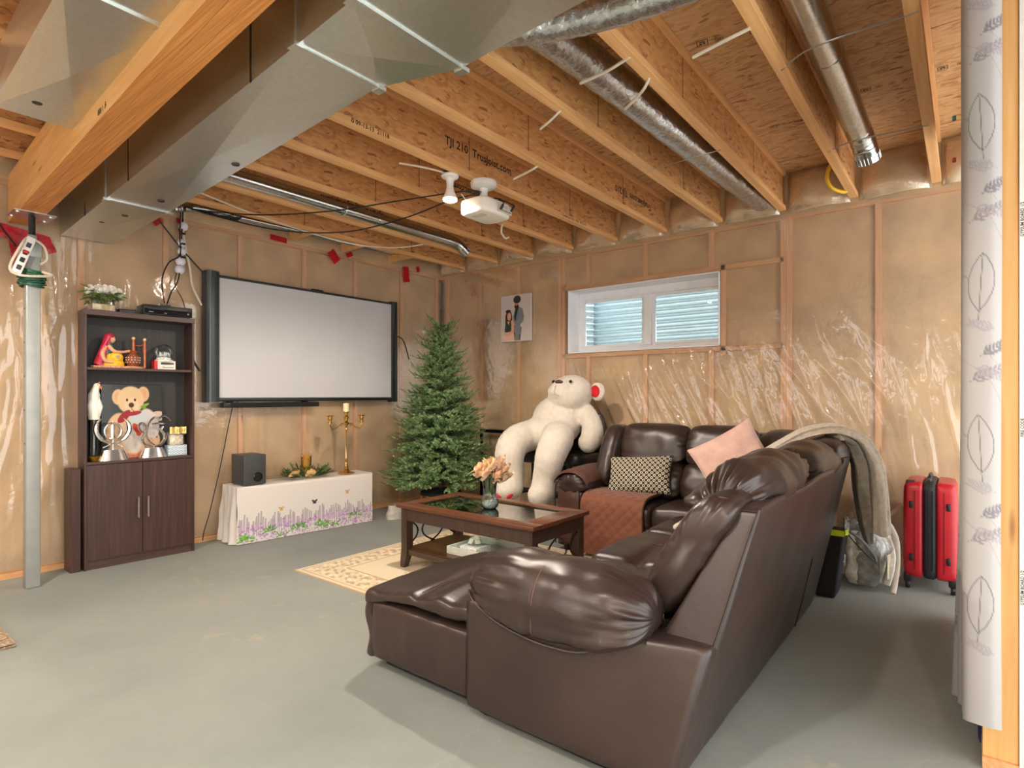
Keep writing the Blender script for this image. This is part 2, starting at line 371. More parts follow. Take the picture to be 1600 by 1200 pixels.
RED = plain('red_tape', (176, 14, 30), 0.3, 0, 0.12, 30, 0.3, 40); YELC = plain('yellow_cable', (226, 176, 30), 0.5, 0, 0.04); WCAB = plain('white_cable', (214, 202, 182), 0.5, 0, 0.04)
BCAB = plain('black_cable', (22, 20, 20), 0.5, 0, 0.05); GCAB = plain('green_cable', (32, 88, 62), 0.45, 0, 0.06)
FILM3 = film('clear_bag_film', milk=0.03, bsc=16, bst=0.5)
CHROME = plain('chrome', (236, 236, 236), 0.16, 1.0, 0.02); GOLD = plain('gold_metal', (236, 194, 116), 0.18, 1.0, 0.04); NICKEL = plain('brushed_nickel', (190, 184, 172), 0.3, 1.0, 0.04)
POSTG = plain('grey_primer_steel', (150, 154, 150), 0.35, 0.2, 0.03)
GLASS = glass('clear_glass'); PANEG = glass('window_glass', (0.95, 0.98, 0.98)); TGLASS = glass('table_glass', (0.62, 0.74, 0.70), 0.02, 2.0)
# ================================================================ SETTING
fl = MB(); fl.box(-2.2, 5.1, -2.0, 5.1, -0.1, 0); fl.build('floor', floor_mat(), None, 0, 'structure')
JY = [0.16+0.4815*k for k in range(-4, 10)]
# ceiling: slab, OSB sheets, I-joists
cl = MB(); cl.box(-2.2, 5.3, -2.0, 5.1, 2.955, 3.05); ceil = cl.build('ceiling', OSBF, None, 0, 'structure')
for i, x1 in enumerate([4.86, 4.59, 3.362, 2.14, 0.92, -0.3, -1.2]):
    x0 = [4.59, 3.362, 2.14, 0.92, -0.3, -1.2, -2.1][i]; ys = [-2.0, (1.123 if i % 2 else -0.3215), (3.531 if i % 2 else 2.0865), 4.494 if not i % 2 else 4.9, 4.9]
    for y0, y1 in zip(ys[:-1], ys[1:]):
        if y1-y0 < 0.05: continue
        m = MB(); m.box(x0+0.004, x1-0.004, y0+0.002, y1-0.002, 2.932+0.0007*((i*3) % 4), 2.951); m.build('subfloor_panel', OSBF, ceil, 0)
jm = None
for k, y in enumerate(JY):
    if jm is None:
        m = MB(); m.box(-2.1, 4.80, -0.0055, 0.0055, 2.665, 2.897)
        for x in (0.35, 1.57, 2.79, 4.01): m.box(x, x+0.005, -0.0062, 0.0062, 2.668, 2.894, 1)
        b = MB(); b.rbox(-2.1, 4.80, -0.0265, 0.0265, 2.630, 2.665, 0.002, 1)
        t = MB(); t.rbox(-2.1, 4.80, -0.0265, 0.0265, 2.897, 2.932, 0.002, 1)
        jm = (m.build('joist', [OSBW, BLKINK], ceil, 0), b.build('bottom_flange', FLG, None, 0), t.build('top_flange', FLG, None, 0))
        for q in jm[1:]: q.parent = jm[0]
        jm[0].location.y = y
    else:
        r = jm[0].copy(); C.objects.link(r); r.location = (0.17*((k*7) % 5)-0.4 if False else 0, y, 0); r.parent = ceil
        for q in jm[1:]:
            g = q.copy(); C.objects.link(g); g.parent = r
JO = sorted([o for o in ceil.children if o.name.startswith('joist')], key=lambda o: o.location.y)
def jst(y): return min(JO, key=lambda o: abs(o.location.y-y))
# stamps on joists and subfloor
def stamp(s, size, x, z, y, flip=False, off=0.0075):
    yf = jst(y).location.y-off
    ax = (-1, 0, 0) if flip else (1, 0, 0); az = (0, 0, -1) if flip else (0, 0, 1)
    mb = text_mb(s, size, frame((x, yf, z), ax, az, (0, -1, 0)))
    jo = jst(y); mb.build('printed_stamp', BLKINK, jo, 0)
stamp('TJI 210  TrusJoist.com', 0.074, 2.90, 2.800, 2.57)
stamp('0 09-13-13  21118', 0.034, 1.98, 2.648, 2.57, off=0.0275)
stamp('TJI 210  TrusJoist.com', 0.070, 3.45, 2.790, 3.05, True)
stamp('TJI 210  TrusJoist.com', 0.070, 2.95, 2.770, 4.01, True)
stamp('TrusJoist.com  TJI 210', 0.070, 4.20, 2.770, 2.09, True)
stamp('Conforms 1551  1501  09-13-13', 0.028, 4.05, 2.648, 2.57, off=0.0275)
def rowstamp(x0, y0, x1, y1, n, s):
    mb = MB(); d = Vector((x1-x0, y1-y0, 0)); L = d.length; d.normalize(); e = Vector((-d.y, d.x, 0)); z = 2.9305
    for i in range(n):
        c = Vector((x0, y0, 0))+d*(L*i/(n-1)); h = s*(0.8 if i else 1.2)
        def q(a0, a1, b0, b1):
            P = [c+d*a+e*bb for a, bb in ((a0, b0), (a1, b0), (a1, b1), (a0, b1))]; mb.add([(p.x, p.y, z) for p in P], [(0, 1, 2, 3)])
        q(-h, h, -h, -h*0.88); q(-h, h, h*0.88, h); q(-h, -h*0.88, -h, h); q(h*0.88, h, -h, h)
        q(-h*0.55, h*0.5, -h*0.5, -h*0.2); q(-h*0.55, -h*0.1, 0.1*h, h*0.55); q(h*0.1, h*0.5, 0.0, h*0.4)
    mb.build('printed_stamp', BLKINK, ceil, 0)
rowstamp(2.80, 1.02, 2.88, 0.72, 5, 0.022); rowstamp(3.95, 0.98, 3.98, 0.72, 9, 0.016); rowstamp(3.80, 0.45, 3.82, 0.20, 5, 0.020); rowstamp(3.80, 0.10, 3.80, -0.05, 3, 0.018)

# walls ---------------------------------------------------------------------------------------------
WX = 4.87; WY = 4.92
WIN = (1.625, 3.13, 1.617, 2.245)
def wall_sheet(name, s0, s1, P, parent, amp, hole=None, zt=2.615, folds=None):
    us = list(np.linspace(s0, s1, int((s1-s0)/0.0135)+1)); vs = list(np.linspace(0.06, zt, 190))
    if hole:
        for q in hole[:2]: us[int(np.argmin([abs(u-q) for u in us]))] = q
        for q in hole[2:]: vs[int(np.argmin([abs(u-q) for u in vs]))] = q
    def dsp(u, v):
        d = 0.006*noise.noise((u*2.2, v*1.6, 3.1))
        a, ang = amp(u, v)
        uu = u*math.cos(ang)+v*math.sin(ang); vv = -u*math.sin(ang)+v*math.cos(ang)
        n1 = noise.noise((uu*9, vv*1.3, 9.2)); n2 = noise.noise((uu*21, vv*2.4, 1.7))
        n3 = noise.noise((uu*34, vv*5, 4.4)); d += a*(0.0100*max(0, 1-abs(n1)*3.2)**1.6+0.0038*max(0, 1-abs(n2)*3)**1.5+0.0016*max(0, 1-abs(n3)*2.4)**1.5)
        return d
    mb = MB(); nu, nv = len(us), len(vs)
    vv_ = [P(u, v, 0.005+max(-0.002, dsp(u, v))) for u in us for v in vs]; fs = []
    for i in range(nu-1):
        for j in range(nv-1):
            cu, cv = (us[i]+us[i+1])/2, (vs[j]+vs[j+1])/2
            if hole and hole[0] < cu < hole[1] and hole[2] < cv < hole[3]: continue
            fs.append((i*nv+j, (i+1)*nv+j, (i+1)*nv+j+1, i*nv+j+1))
    mb.add(vv_, fs); return mb.build(name, FILM, parent, 60)
def batt(parent, s0, s1, z0, z1, P, seed):
    mb = MB(); nu = max(3, int((s1-s0)/0.05)); nv = max(4, int((z1-z0)/0.06))
    def f(u, v):
        s = s0+(s1-s0)*u; z = z0+(z1-z0)*v; e = min(u, 1-u, v*3, (1-v)*3)*8
        return P(s, z, -0.028+0.016*min(1, e)+0.008*noise.noise((s*6, z*5, seed)))
    mb.grid(nu, nv, f); mb.build('insulation_batt', INSUL, parent, 180)
def studwall(name, P, s0, s1, studs, gaps, hole=None, plate=PLATE):
    base = MB(); q = [P(s, z, d) for s, z, d in ((s0, 0, -0.15), (s1, 0, -0.15), (s1, 2.95, -0.15), (s0, 2.95, -0.15), (s0, 0, -0.2), (s1, 0, -0.2), (s1, 2.95, -0.2), (s0, 2.95, -0.2))]
    if hole:
        for a, b_, c, d in ((s0, hole[0], 0, 2.95), (hole[1], s1, 0, 2.95), (hole[0], hole[1], 0, hole[2]), (hole[0], hole[1], hole[3], 2.95)):
            vs = [P(s, z, dd) for dd in (-0.15, -0.2) for s, z in ((a, c), (b_, c), (b_, d), (a, d))]
            base.add(vs, [(0, 1, 2, 3), (7, 6, 5, 4), (0, 4, 5, 1), (1, 5, 6, 2), (2, 6, 7, 3), (3, 7, 4, 0)])
    else: base.add(q, [(0, 1, 2, 3), (7, 6, 5, 4), (0, 4, 5, 1), (1, 5, 6, 2), (2, 6, 7, 3), (3, 7, 4, 0)])
    root = base.build(name, INSUL, None, 0, 'structure')
    def bar(nm, a, b_, c, d, m):
        x = [P(s, z, dd) for dd in (0, -0.13) for s, z in ((a, c), (b_, c), (b_, d), (a, d))]
        mb = MB(); mb.add(x, [(0, 1, 2, 3), (7, 6, 5, 4), (0, 4, 5, 1), (1, 5, 6, 2), (2, 6, 7, 3), (3, 7, 4, 0)]); mb.build(nm, m, root, 0)
    bar('bottom_plate', s0, s1, 0, 0.038, plate); bar('top_plate', s0, s1, 2.577, 2.615, plate)
    for s, z0, z1 in studs: bar('stud', s-0.019, s+0.019, z0, z1, STUD)
    for i, (a, b_, c, d) in enumerate(gaps): batt(root, a, b_, c, d, P, i*3.7+len(name))
    return root, bar
PR = lambda s, z, d: (WX-d, s, z)      # window wall, d = out into the room
PL = lambda s, z, d: (s, WY-d, z)      # screen wall
zb, zt = 0.038, 2.577
h0, h1, hz0, hz1 = WIN
full = [-0.78, -0.17, 0.499, 1.092, 1.132, 3.19, 3.232, 3.757, 4.30, 4.83]
st = [(s, zb, zt) for s in full]+[(s, zb, 1.575) for s in (1.70, 2.30, 2.90)]+[(s, 2.29, zt) for s in (1.70, 2.30, 2.90)]+[(1.60, 1.54, 2.29)]
gp = [(a+0.019, b_-0.019, zb, zt) for a, b_ in ((-0.78, -0.17), (-0.17, 0.499), (0.499, 1.092), (3.232, 3.757), (3.757, 4.30), (4.30, 4.83))]
gp += [(a+0.019, b_-0.019, zb, 1.575) for a, b_ in ((1.132, 1.70), (1.70, 2.30), (2.30, 2.90), (2.90, 3.19))]+[(a+0.019, b_-0.019, 2.29, zt) for a, b_ in ((1.132, 1.70), (1.70, 2.30), (2.30, 2.90), (2.90, 3.19))]+[(1.151, 1.58, 1.613, 2.249)]
wr, bar = studwall('wall_right', PR, -1.2, 4.92, st, gp, WIN, PLATEY)
bar('window_sill_plate', 1.132, 3.19, 1.575, 1.613, PLATEY); bar('window_header', 1.132, 3.19, 2.249, 2.29, PLATEY)
def ampR(u, v):
    a = 0.05+0.25*math.exp(-((v-2.35)/0.12)**2)*max(0, min(1, (1.4-u)*2))
    ang = 0.15*math.sin(u*2)
    w1 = max(0, min(1, (3.2-u)/0.5))*max(0, min(1, (1.60-v)*4)); w2 = max(0, min(1, (1.7-u)/0.4))*max(0, min(1, (2.0-v)*2.5))
    a += 0.95*max(w1, w2); ang = 0.10+0.32*math.tanh((u-0.2)*0.9)
    return a, -ang
wall_sheet('vapour_barrier', -1.15, 4.91, PR, wr, ampR, WIN)
sx = [-0.9, -0.3, 0.1, 0.70, 1.31, 1.86, 2.45, 3.06, 3.64, 4.256, 4.80]
wl, barl = studwall('wall_left', PL, -2.2, 5.10, [(s, zb, zt) for s in sx], [(a+0.019, b_-0.019, zb, zt) for a, b_ in zip(sx[:-1], sx[1:])])
def ampL(u, v):
    a = 0.15+0.5*math.exp(-((v-1.85)/0.22)**2)*math.exp(-((u-1.75)/0.5)**2)+0.8*max(0, min(1, (1.45-u)*2.5))+0.3*math.exp(-((v-2.5)/0.1)**2)
    return a, 0.12*math.sin(u*5)
wall_sheet('vapour_barrier', -1.15, 4.86, PL, wl, ampL)
fw = MB(); yo = [-2.0]+[q for c in (0.55, 1.85, 3.15, 4.35) for q in (c-0.36, c+0.36)]+[5.1]  # wall added behind the camera; openings let in sky to glint on the film
for a, b_ in zip(yo[::2], yo[1::2]): fw.box(-2.25, -2.12, a, b_, 0, 2.96)
for a, b_ in zip(yo[1::2], yo[2::2]): fw.box(-2.25, -2.12, a, b_, 0, 0.9); fw.box(-2.25, -2.12, a, b_, 2.1, 2.96)
fw.build('wall_front_added', INSUL, None, 0, 'structure')
for nm_, par_, bx in (('rim_board', wr, (4.868, 4.90, -1.2, 5.0, 2.60, 2.955)), ('rim_board', wl, (-1.2, 4.9, 4.922, 4.95, 2.60, 2.955))):
    m = MB(); m.box(*bx); m.build(nm_, INSUL, par_, 0)
# insulated rim bays under film, between the joist ends
def pillow(parent, y0, y1, seed, mats=True):
    def f(u, v, off):
        y = y0+(y1-y0)*u; z = 2.617+0.312*v; e = math.sin(PI*u)**0.4*math.sin(PI*min(1, v*0.96+0.02))**0.4
        return (4.86-0.13*e*(1-0.5*v)-0.025*noise.noise((y*9, z*9, seed))-off, y, z)
    m = MB(); m.grid(16, 12, lambda u, v: f(u, v, 0)); m.build('rim_insulation', INSUL, parent, 180)
    m = MB(); m.grid(26, 18, lambda u, v: (lambda p: (p[0]-0.012*abs(noise.noise((p[1]*16, p[2]*16, seed+4))), p[1], p[2]))(f(u, v, 0.012))); m.build('rim_film', FILM2, parent, 180)
for k, (a, b_) in enumerate(zip(JY[2:-1], JY[3:])): pillow(wr, a+0.028, b_-0.028, k*2.3)
pillow(wr, JY[-1]+0.028, 4.90, 71)
m = MB(); m.grid(80, 8, lambda u, v: (-1.2+6.05*u, 4.915-0.02*math.sin(PI*v)-0.012*noise.noise((u*60, v*4, 2)), 2.617+0.312*v)); m.build('rim_insulation', INSUL, wl, 180)
m = MB(); m.grid(200, 10, lambda u, v: (-1.2+6.05*u, 4.893-0.012*abs(noise.noise((u*90, v*5, 5))), 2.617+0.312*v)); m.build('rim_film', FILM2, wl, 180)
# short wooden blocks between the last joist and the left wall
for x in (2.90, 3.45, 4.05):
    m = MB(); m.box(x-0.02, x+0.02, JY[-1]+0.03, 4.88, 2.63, 2.70); m.build('blocking', FLG, ceil, 0)

# window ---------------------------------------------------------------------------------------------
win = MB()
X0, X1 = 4.862, 5.115
for a, b_, c, d in ((h0, h0+0.012, hz0, hz1), (h1-0.012, h1, hz0, hz1), (h0, h1, hz0, hz0+0.012), (h0, h1, hz1-0.012, hz1)): win.rbox(X0, X1, a, b_, c, d, 0.003, 1)
window = win.build('window_1', VINYL, None, 30, 'structure')
xf = 5.05
m = MB()
for a, b_, c, d in ((h0+0.012, h0+0.055, hz0+0.012, hz1-0.012), (h1-0.055, h1-0.012, hz0+0.012, hz1-0.012), (h0+0.055, h1-0.055, hz0+0.012, hz0+0.06), (h0+0.055, h1-0.055, hz1-0.085, hz1-0.012)): m.rbox(xf, xf+0.06, a, b_, c, d, 0.004, 1)
m.build('window_frame', VINYL, window, 30)
ym = 2.36
m = MB(); m.rbox(xf-0.012, xf+0.05, ym-0.035, ym+0.035, hz0+0.06, hz1-0.085, 0.005, 1); m.build('meeting_rail', VINYL, window, 30)
def sash(a, b_, x):
    m = MB(); c, d = hz0+0.06, hz1-0.085; t = 0.028
    for q in ((a, a+t, c, d), (b_-t, b_, c, d), (a+t, b_-t, c, c+t), (a+t, b_-t, d-t, d)): m.rbox(x, x+0.03, *q, 0.003, 1)
    s_ = m.build('sash', VINYL, window, 30)
    g = MB(); g.box(x+0.012, x+0.016, a+t, b_-t, c+t, d-t); g.build('pane', PANEG, s_, 0)
sash(ym+0.035, h1-0.055, xf+0.005); sash(h0+0.055, ym-0.035, xf+0.022)
m = MB()      # crinkled film taped around the reveal
m.grid(90, 6, lambda u, v: (4.868+0.16*v, h0+0.014+(h1-h0-0.028)*u, hz1-0.014-0.008*abs(noise.noise((u*22, v*5, 8))))); m.build('reveal_film', FILM2, window, 180)
# corrugated window well outside
pts = [(5.21, 3.45), (5.50, 3.45), (5.62, 3.42), (5.72, 3.34), (5.77, 3.2), (5.77, 1.55), (5.72, 1.41), (5.62, 1.33), (5.5, 1.3), (5.21, 1.3)]
pp = [tuple(p) for p in spl(pts, 60)]
well = MB(); nz = 170
def wf(u, v):
    i = u*(len(pp)-1); k = min(int(i), len(pp)-2); f = i-k
    x = pp[k][0]*(1-f)+pp[k+1][0]*f; y = pp[k][1]*(1-f)+pp[k+1][1]*f
    cx, cy = 5.35, 2.375; d = Vector((x-cx, (y-cy)*0.4)); d.normalize(); r = 0.016*math.sin(v*1.25/0.068*2*PI)
    return (x+d.x*r, y+d.y*r, 1.35+1.25*v)
well.grid(60, nz, wf); wo = well.build('window_well', WELL, None, 60); tag(wo, 'corrugated galvanized steel window well seen through the basement window', 'window well')
gv = MB(); gv.grid(40, 60, lambda u, v: (5.2+0.57*u, 1.3+2.15*v, 1.42+0.02*noise.noise((u*30, v*60, 1)))); tag(gv.build('gravel_bed', plain('gravel', (150, 146, 138), 0.9, 0, 0.3, 60, 0.8, 60), None, 60), 'grey gravel at the bottom of the window well', 'gravel', None, 'stuff')
m = MB(); m.box(5.02, 5.2, -1.2, h0, 0, 3.2); m.box(5.02, 5.2, h1, 5.1, 0, 3.2); m.box(5.02, 5.2, h0, h1, 0, hz0); m.box(5.02, 5.2, h0, h1, hz1, 3.2); m.build('concrete_backing', plain('concrete', (160, 158, 150), 0.85, 0, 0.08, 6, 0.3, 30), wr, 0)

# partition beside the camera: stud, plaster board ------------------------------------------------------
p = MB(); p.rbox(2.405, 2.443, -0.128, -0.039, 0.038, 2.628, 0.002, 1)
trm = p.build('trim_1', PINE, None, 0, 'structure')
p = MB(); p.box(2.395, 4.80, -0.128, -0.039, 0, 0.038); p.build('bottom_plate', PLATE, trm, 0)
p = MB(); p.box(2.398, 3.4, -0.143, -0.129, 0.02, 2.60); pb = p.build('wallboard', plain('wallboard', (222, 220, 212), 0.7, 0, 0.03), trm, 0)
for s, z in (('GYPSUM BOARD 1/2', 1.75), ('FIRE CODE', 1.1), ('GYPSUM BOARD 1/2', 0.6)): text_mb(s, 0.012, frame((2.3965, -0.136, z), (0, 0, 1), (0, 1, 0), (-1, 0, 0))).build('printed_edge_tape', DGREY, pb, 0)
p = MB(); p.box(2.44, 2.52, -0.30, -0.146, 0, 2.628); p.build('back_post', plain('primed_post', (226, 218, 190), 0.6, 0, 0.04), trm, 0)
# ================================================================ BEAM, POST, DUCTS
bxc = lambda y: 0.965-0.05*(4.7-y)
bm_ = thing('support_beam', 'long laminated timber beam crossing the upper left above the grey post', 'beam', (bxc(3), 3.0, 2.33))
for k in range(3):
    m = MB(); o0 = -0.066+0.044*k; y0, y1 = -1.2, 4.905
    vs = [(bxc(y)+o, y, z) for z in (2.33, 2.63) for y in (y0, y1) for o in (o0+0.0006, o0+0.0434)]
    m.add(vs, [(0, 1, 3, 2)], 0); m.add(vs, [(4, 6, 7, 5), (0, 4, 5, 1), (1, 5, 7, 3), (3, 7, 6, 2), (2, 6, 4, 0)], 1)
    m.build('beam_ply', [LVL, LVLS], bm_, 0)
mb = text_mb('R  1 600', 0.035, frame((bxc(2.75)-0.0668, 2.75, 2.36), (0.05, 1, 0), (0, 0, 1), (-1, 0, 0))); mb.build('printed_stamp', BLKINK, bm_, 0)
post = thing('steel_post', 'grey square steel post with a screw jack holding up the timber beam', 'post', (0.968, 4.60, 0))
m = MB(); m.rbox(0.931, 1.005, 4.563, 4.637, 0, 2.12, 0.008, 3); m.build('post_tube', POSTG, post)
m = MB(); m.rbox(0.925, 1.011, 4.557, 4.643, 2.06, 2.17, 0.01, 2); m.rbox(0.945, 0.991, 4.577, 4.623, 2.17, 2.205, 0.008, 2); m.build('post_cap', POSTG, post)
m = MB(); m.lathe([(0, 2.2), (0.017, 2.2)]+[(0.017+0.002*(i % 2), 2.2+i*0.004) for i in range(31)]+[(0, 2.324)], 14, c=(0.968, 4.60, 0)); m.build('jack_screw', plain('dark_steel', (70, 72, 74), 0.35, 0.9), post)
m = MB(); m.box(0.862, 1.072, 4.50, 4.70, 2.3235, 2.3295); m.build('bearing_plate', GAL, post, 0)
for x in (0.885, 1.048):
    for y in (4.53, 4.67):
        m = MB(); m.lathe([(0, -0.008), (0.009, -0.006), (0.011, 0), (0.011, 0.002)], 8, c=(x, y, 2.3215)); m.build('bolt', GAL, post)
for k in range(5):
    m = MB(); m.lathe([(0.006, 0.00), (0.006, -0.0015), (0, -0.0015)], 8, c=(0, 0, 0), T=TR((0.9301, 4.585+0.008*(k % 2), 0.9+0.21*k), 0, PI/2)); m.build('post_screw', DGREY, post)
# cord coil and power bar hanging on the post
cc = MB()
for k in range(8):
    cc.tube([(0.968+(0.058+0.006*((k*5) % 3))*math.cos(t), 4.60+(0.058+0.005*((k*3) % 3))*math.sin(t), 1.885+0.013*k+0.005*math.sin(t*2+k)) for t in np.linspace(0, 2*PI, 22)[:-1]], 0.0062, 6, closed=True)
tag(cc.build('cord_coil', GCAB), 'dark green extension cord coiled around the grey post', 'cord')
pbar = thing('power_bar', 'white power bar hanging tilted on the grey post above the green coil', 'power bar', (0.90, 4.54, 1.98))
Tp = TR((0.915, 4.53, 2.06), 0, 0.32, 0)
m = MB(); m.rbox(-0.024, 0.024, -0.016, 0.016, -0.13, 0.12, 0.006, 2, 0, Tp); m.build('bar_body', WHITE, pbar)
for k in range(4):
    m = MB(); m.rbox(-0.012, 0.012, -0.019, -0.0155, -0.1+0.05*k, -0.07+0.05*k, 0.002, 1, 0, Tp); m.build('outlet', BLACK if k in (1, 2) else DGREY, pbar)
m = MB(); m.rbox(-0.016, 0.016, -0.024, -0.016, 0.01, 0.028, 0.003, 1, 0, Tp); m.build('power_switch', RED, pbar)
m = MB(); m.tube(spl([(0.93, 4.54, 2.17), (0.90, 4.50, 2.12), (0.85, 4.53, 1.98), (0.88, 4.49, 1.93), (0.98, 4.49, 1.935), (1.05, 4.52, 1.955), (1.0, 4.52, 1.97)], 40), 0.008, 7)
m.tube(spl([(0.93, 4.53, 2.08), (0.935, 4.535, 2.14), (0.97, 4.53, 2.16), (1.02, 4.55, 2.13), (1.035, 4.56, 2.06), (1.0, 4.55, 2.02)], 30), 0.008, 7); m.build('bar_cord', WCAB, pbar)
# red tape across the plastic at the beam pocket
tp = MB()
def tape(mb, x0, z0, x1, z1, wd, y=4.895, seed=0):
    d = Vector((x1-x0, z1-z0)); L = d.length; d.normalize(); n = Vector((-d.y, d.x))
    mb.grid(max(4, int(L/0.015)), 5, lambda u, v: (x0+d.x*L*u+n.x*(v-0.5)*wd*(1+0.25*noise.noise((u*9, v, seed))), y-0.012*abs(noise.noise((u*L*30+seed, v*3, seed))), z0+d.y*L*u+n.y*(v-0.5)*wd))
tape(tp, 0.80, 2.28, 1.12, 2.23, 0.09, 4.886, 2); tape(tp, 0.93, 2.24, 0.955, 2.06, 0.05, 4.886, 3); tape(tp, 1.10, 2.26, 1.14, 2.17, 0.05, 4.886, 7)
tag(tp.build('red_tape', RED, None, 180), 'red sheathing tape sealing the plastic around the beam end', 'tape')
for i, (px, z0, px1, z1, wd) in enumerate([(1.74, 2.60, 1.80, 2.52, 0.07), (1.95, 2.60, 1.965, 2.50, 0.06), (2.70, 2.62, 2.86, 2.615, 0.05), (3.32, 2.615, 3.40, 2.52, 0.09), (3.53, 2.64, 3.55, 2.60, 0.08), (4.28, 2.63, 4.30, 2.46, 0.085), (4.46, 2.66, 4.47, 2.60, 0.05)]):
    t = MB(); tape(t, px, z0, px1, z1, wd, 4.886, 5+i)
    tag(t.build('tape_patch', RED, None, 180), ['crumpled red tape patch left of the cable bundle above the bookcase', 'red tape patch hanging straight near the cable bundle', 'flat red tape strip under the last joist above the screen', 'large crumpled red tape patch above the middle of the screen', 'small red tape piece beside a wooden block', 'long red tape tail hanging above the right end of the screen', 'rightmost small red tape piece near the room corner'][i], 'tape', 'red tape patches on the left wall')
# main trunk duct: four cross-broken sections
xl = lambda y: 1.167-0.0565*(4.62-y)
duct = thing('trunk_duct', 'wide galvanized sheet metal trunk duct running beside the beam under the joists', 'duct', (1.3, 2.5, 2.3))
def section(y0, y1, w0, w1, z0=2.30, z1=2.585, x=xl, mats=GAL, parent=None, cap=False, brk=0.012, nm='duct_section'):
    m = MB(); a, b_, c, d = (x(y0), y0), (x(y0)+w0, y0), (x(y1)+w1, y1), (x(y1), y1); cx = sum(q[0] for q in (a, b_, c, d))/4; cy = (y0+y1)/2
    B = [(q[0], q[1], z0) for q in (a, b_, c, d)]; Tt = [(q[0], q[1], z1) for q in (a, b_, c, d)]
    m.add(B+[(cx, cy, z0-brk)], [(1, 0, 4), (2, 1, 4), (3, 2, 4), (0, 3, 4)])
    m.add(Tt, [(0, 1, 2, 3)])
    for i, j, o in ((3, 0, (-brk*0.6, 0)), (1, 2, (brk*0.6, 0))):
        q = [B[i], B[j], Tt[j], Tt[i]]; ctr = tuple(sum(p_[k] for p_ in q)/4+(o[k] if k < 2 else 0) for k in range(3)); m.add(q+[ctr], [(0, 1, 4), (1, 2, 4), (2, 3, 4), (3, 0, 4)])
    m.add([B[0], B[1], Tt[1], Tt[0]], [(0, 1, 2, 3)]); m.add([B[2], B[3], Tt[3], Tt[2]], [(0, 1, 2, 3)])
    return m.build(nm, mats, parent or duct, 0)
secs = [(4.88, 3.778, 0.305, 0.318), (3.776, 1.657, 0.318, 0.318), (1.655, 1.342, 0.318, 0.432), (1.340, 0.2, 0.432, 0.432), (0.198, -1.2, 0.432, 0.432)]
for q in secs:
    s_ = section(*q)
    m = MB(); y = q[1]; w_ = q[3]; x0 = xl(y)
    m.box(x0-0.006, x0+w_+0.006, y-0.02, y+0.012, 2.293, 2.300); m.box(x0-0.006, x0, y-0.004, y+0.008, 2.295, 2.585); m.box(x0+w_, x0+w_+0.006, y-0.004, y+0.008, 2.295, 2.585)
    m.box(x0+w_-0.01, x0+w_+0.022, y-0.025, y+0.016, 2.288, 2.302); m.box(x0-0.02, x0+0.012, y-0.025, y+0.016, 2.288, 2.302); m.build('drive_cleat', GAL, s_, 0)
for y in (4.22, 3.36, 1.967):
    m = MB(); x0 = xl(y); m.box(x0-0.004, x0-0.0005, y-0.005, y+0.005, 2.296, 2.585); m.build('side_seam', plain('dark_seam', (60, 58, 54), 0.4, 0.8), duct, 0)
for i, (px, py) in enumerate([(1.32, 3.56), (1.29, 4.02), (1.25, 4.28), (1.33, 2.72)]):
    m = MB(); m.lathe([(0, -0.0025), (0.017, -0.002), (0.019, 0.004)], 16, c=(px, py, 2.2935)); m.build('hole_plug', BLACK, duct)
d2 = thing('return_duct', 'galvanized return air duct left of the beam at the top left corner', 'duct', (0.7, 2.6, 2.42))
x2 = lambda y: 0.545-0.03*(3.2-y)
r = section(3.22, 2.10, 0.295, 0.285, 2.42, 2.62, x2, GAL, d2, True, 0.016); section(2.097, 0.6, 0.285, 0.285, 2.42, 2.62, x2, GAL, d2, True, 0.016); section(0.597, -1.2, 0.285, 0.285, 2.42, 2.62, x2, GAL, d2)
m = MB(); m.box(x2(2.1)-0.005, x2(2.1)+0.295, 2.085, 2.112, 2.413, 2.420); m.box(x2(2.1)+0.27, x2(2.1)+0.31, 2.08, 2.118, 2.408, 2.424); m.build('drive_cleat', GAL, r, 0)
m = MB(); m.lathe([(0, -0.003), (0.017, -0.002), (0.019, 0.004)], 16, c=(0.655, 3.03, 2.4145)); m.build('hole_plug', BLACK, d2)
# round pipes
def ring(mb, c, d, r, wd=0.012, n=24, mi=0):
    d = Vector(d).normalized(); c = Vector(c); mb.tube([c-d*wd/2, c-d*wd/4, c+d*wd/4, c+d*wd/2], [r*0.97, r, r, r*0.97], n, mi)
def gored(mb, pts, r, n=24):
    """gored elbow: short rings"""
    mb.tube(pts, r, n, caps=False)
    for p, q in zip(pts[:-1], pts[1:]): ring(mb, (Vector(p)+Vector(q))/2, Vector(q)-Vector(p), r*1.025, 0.01, n)
def roundpipe(nm, label, y, z, r, x0, x1, elbow, seams, cat='pipe'):
    t = thing(nm, label, cat, ((x0+x1)/2, y, z))
    m = MB(); m.tube([(x0, y, z), (x1, y, z)], r, 28, caps=False); m.build('pipe_run', GALP, t)
    for s in seams:
        m = MB(); ring(m, (s, y, z), (1, 0, 0), r*1.03, 0.03, 28); m.build('pipe_joint', GALP, t)
    m = MB(); gored(m, elbow, r*1.01); m.build('elbow', GALP, t)
    m = MB(); e = Vector(elbow[-1]); d = (e-Vector(elbow[-2])).normalized(); m.tube([e, e+d*0.055], [r*1.02, r*1.0], 28, caps=False)
    for k in range(22):
        a = 2*PI*k/22; o = d.orthogonal().normalized(); o.rotate(Matrix.Rotation(a, 3, d)); m.tube([e+o*r*1.03+d*0.012, e+o*r*1.02+d*0.052], 0.002, 4)
    m.tube([e+d*0.02, e+d*0.021], r*0.98, 28, 1); m.build('crimped_collar', [GALP, DGREY], t); return t
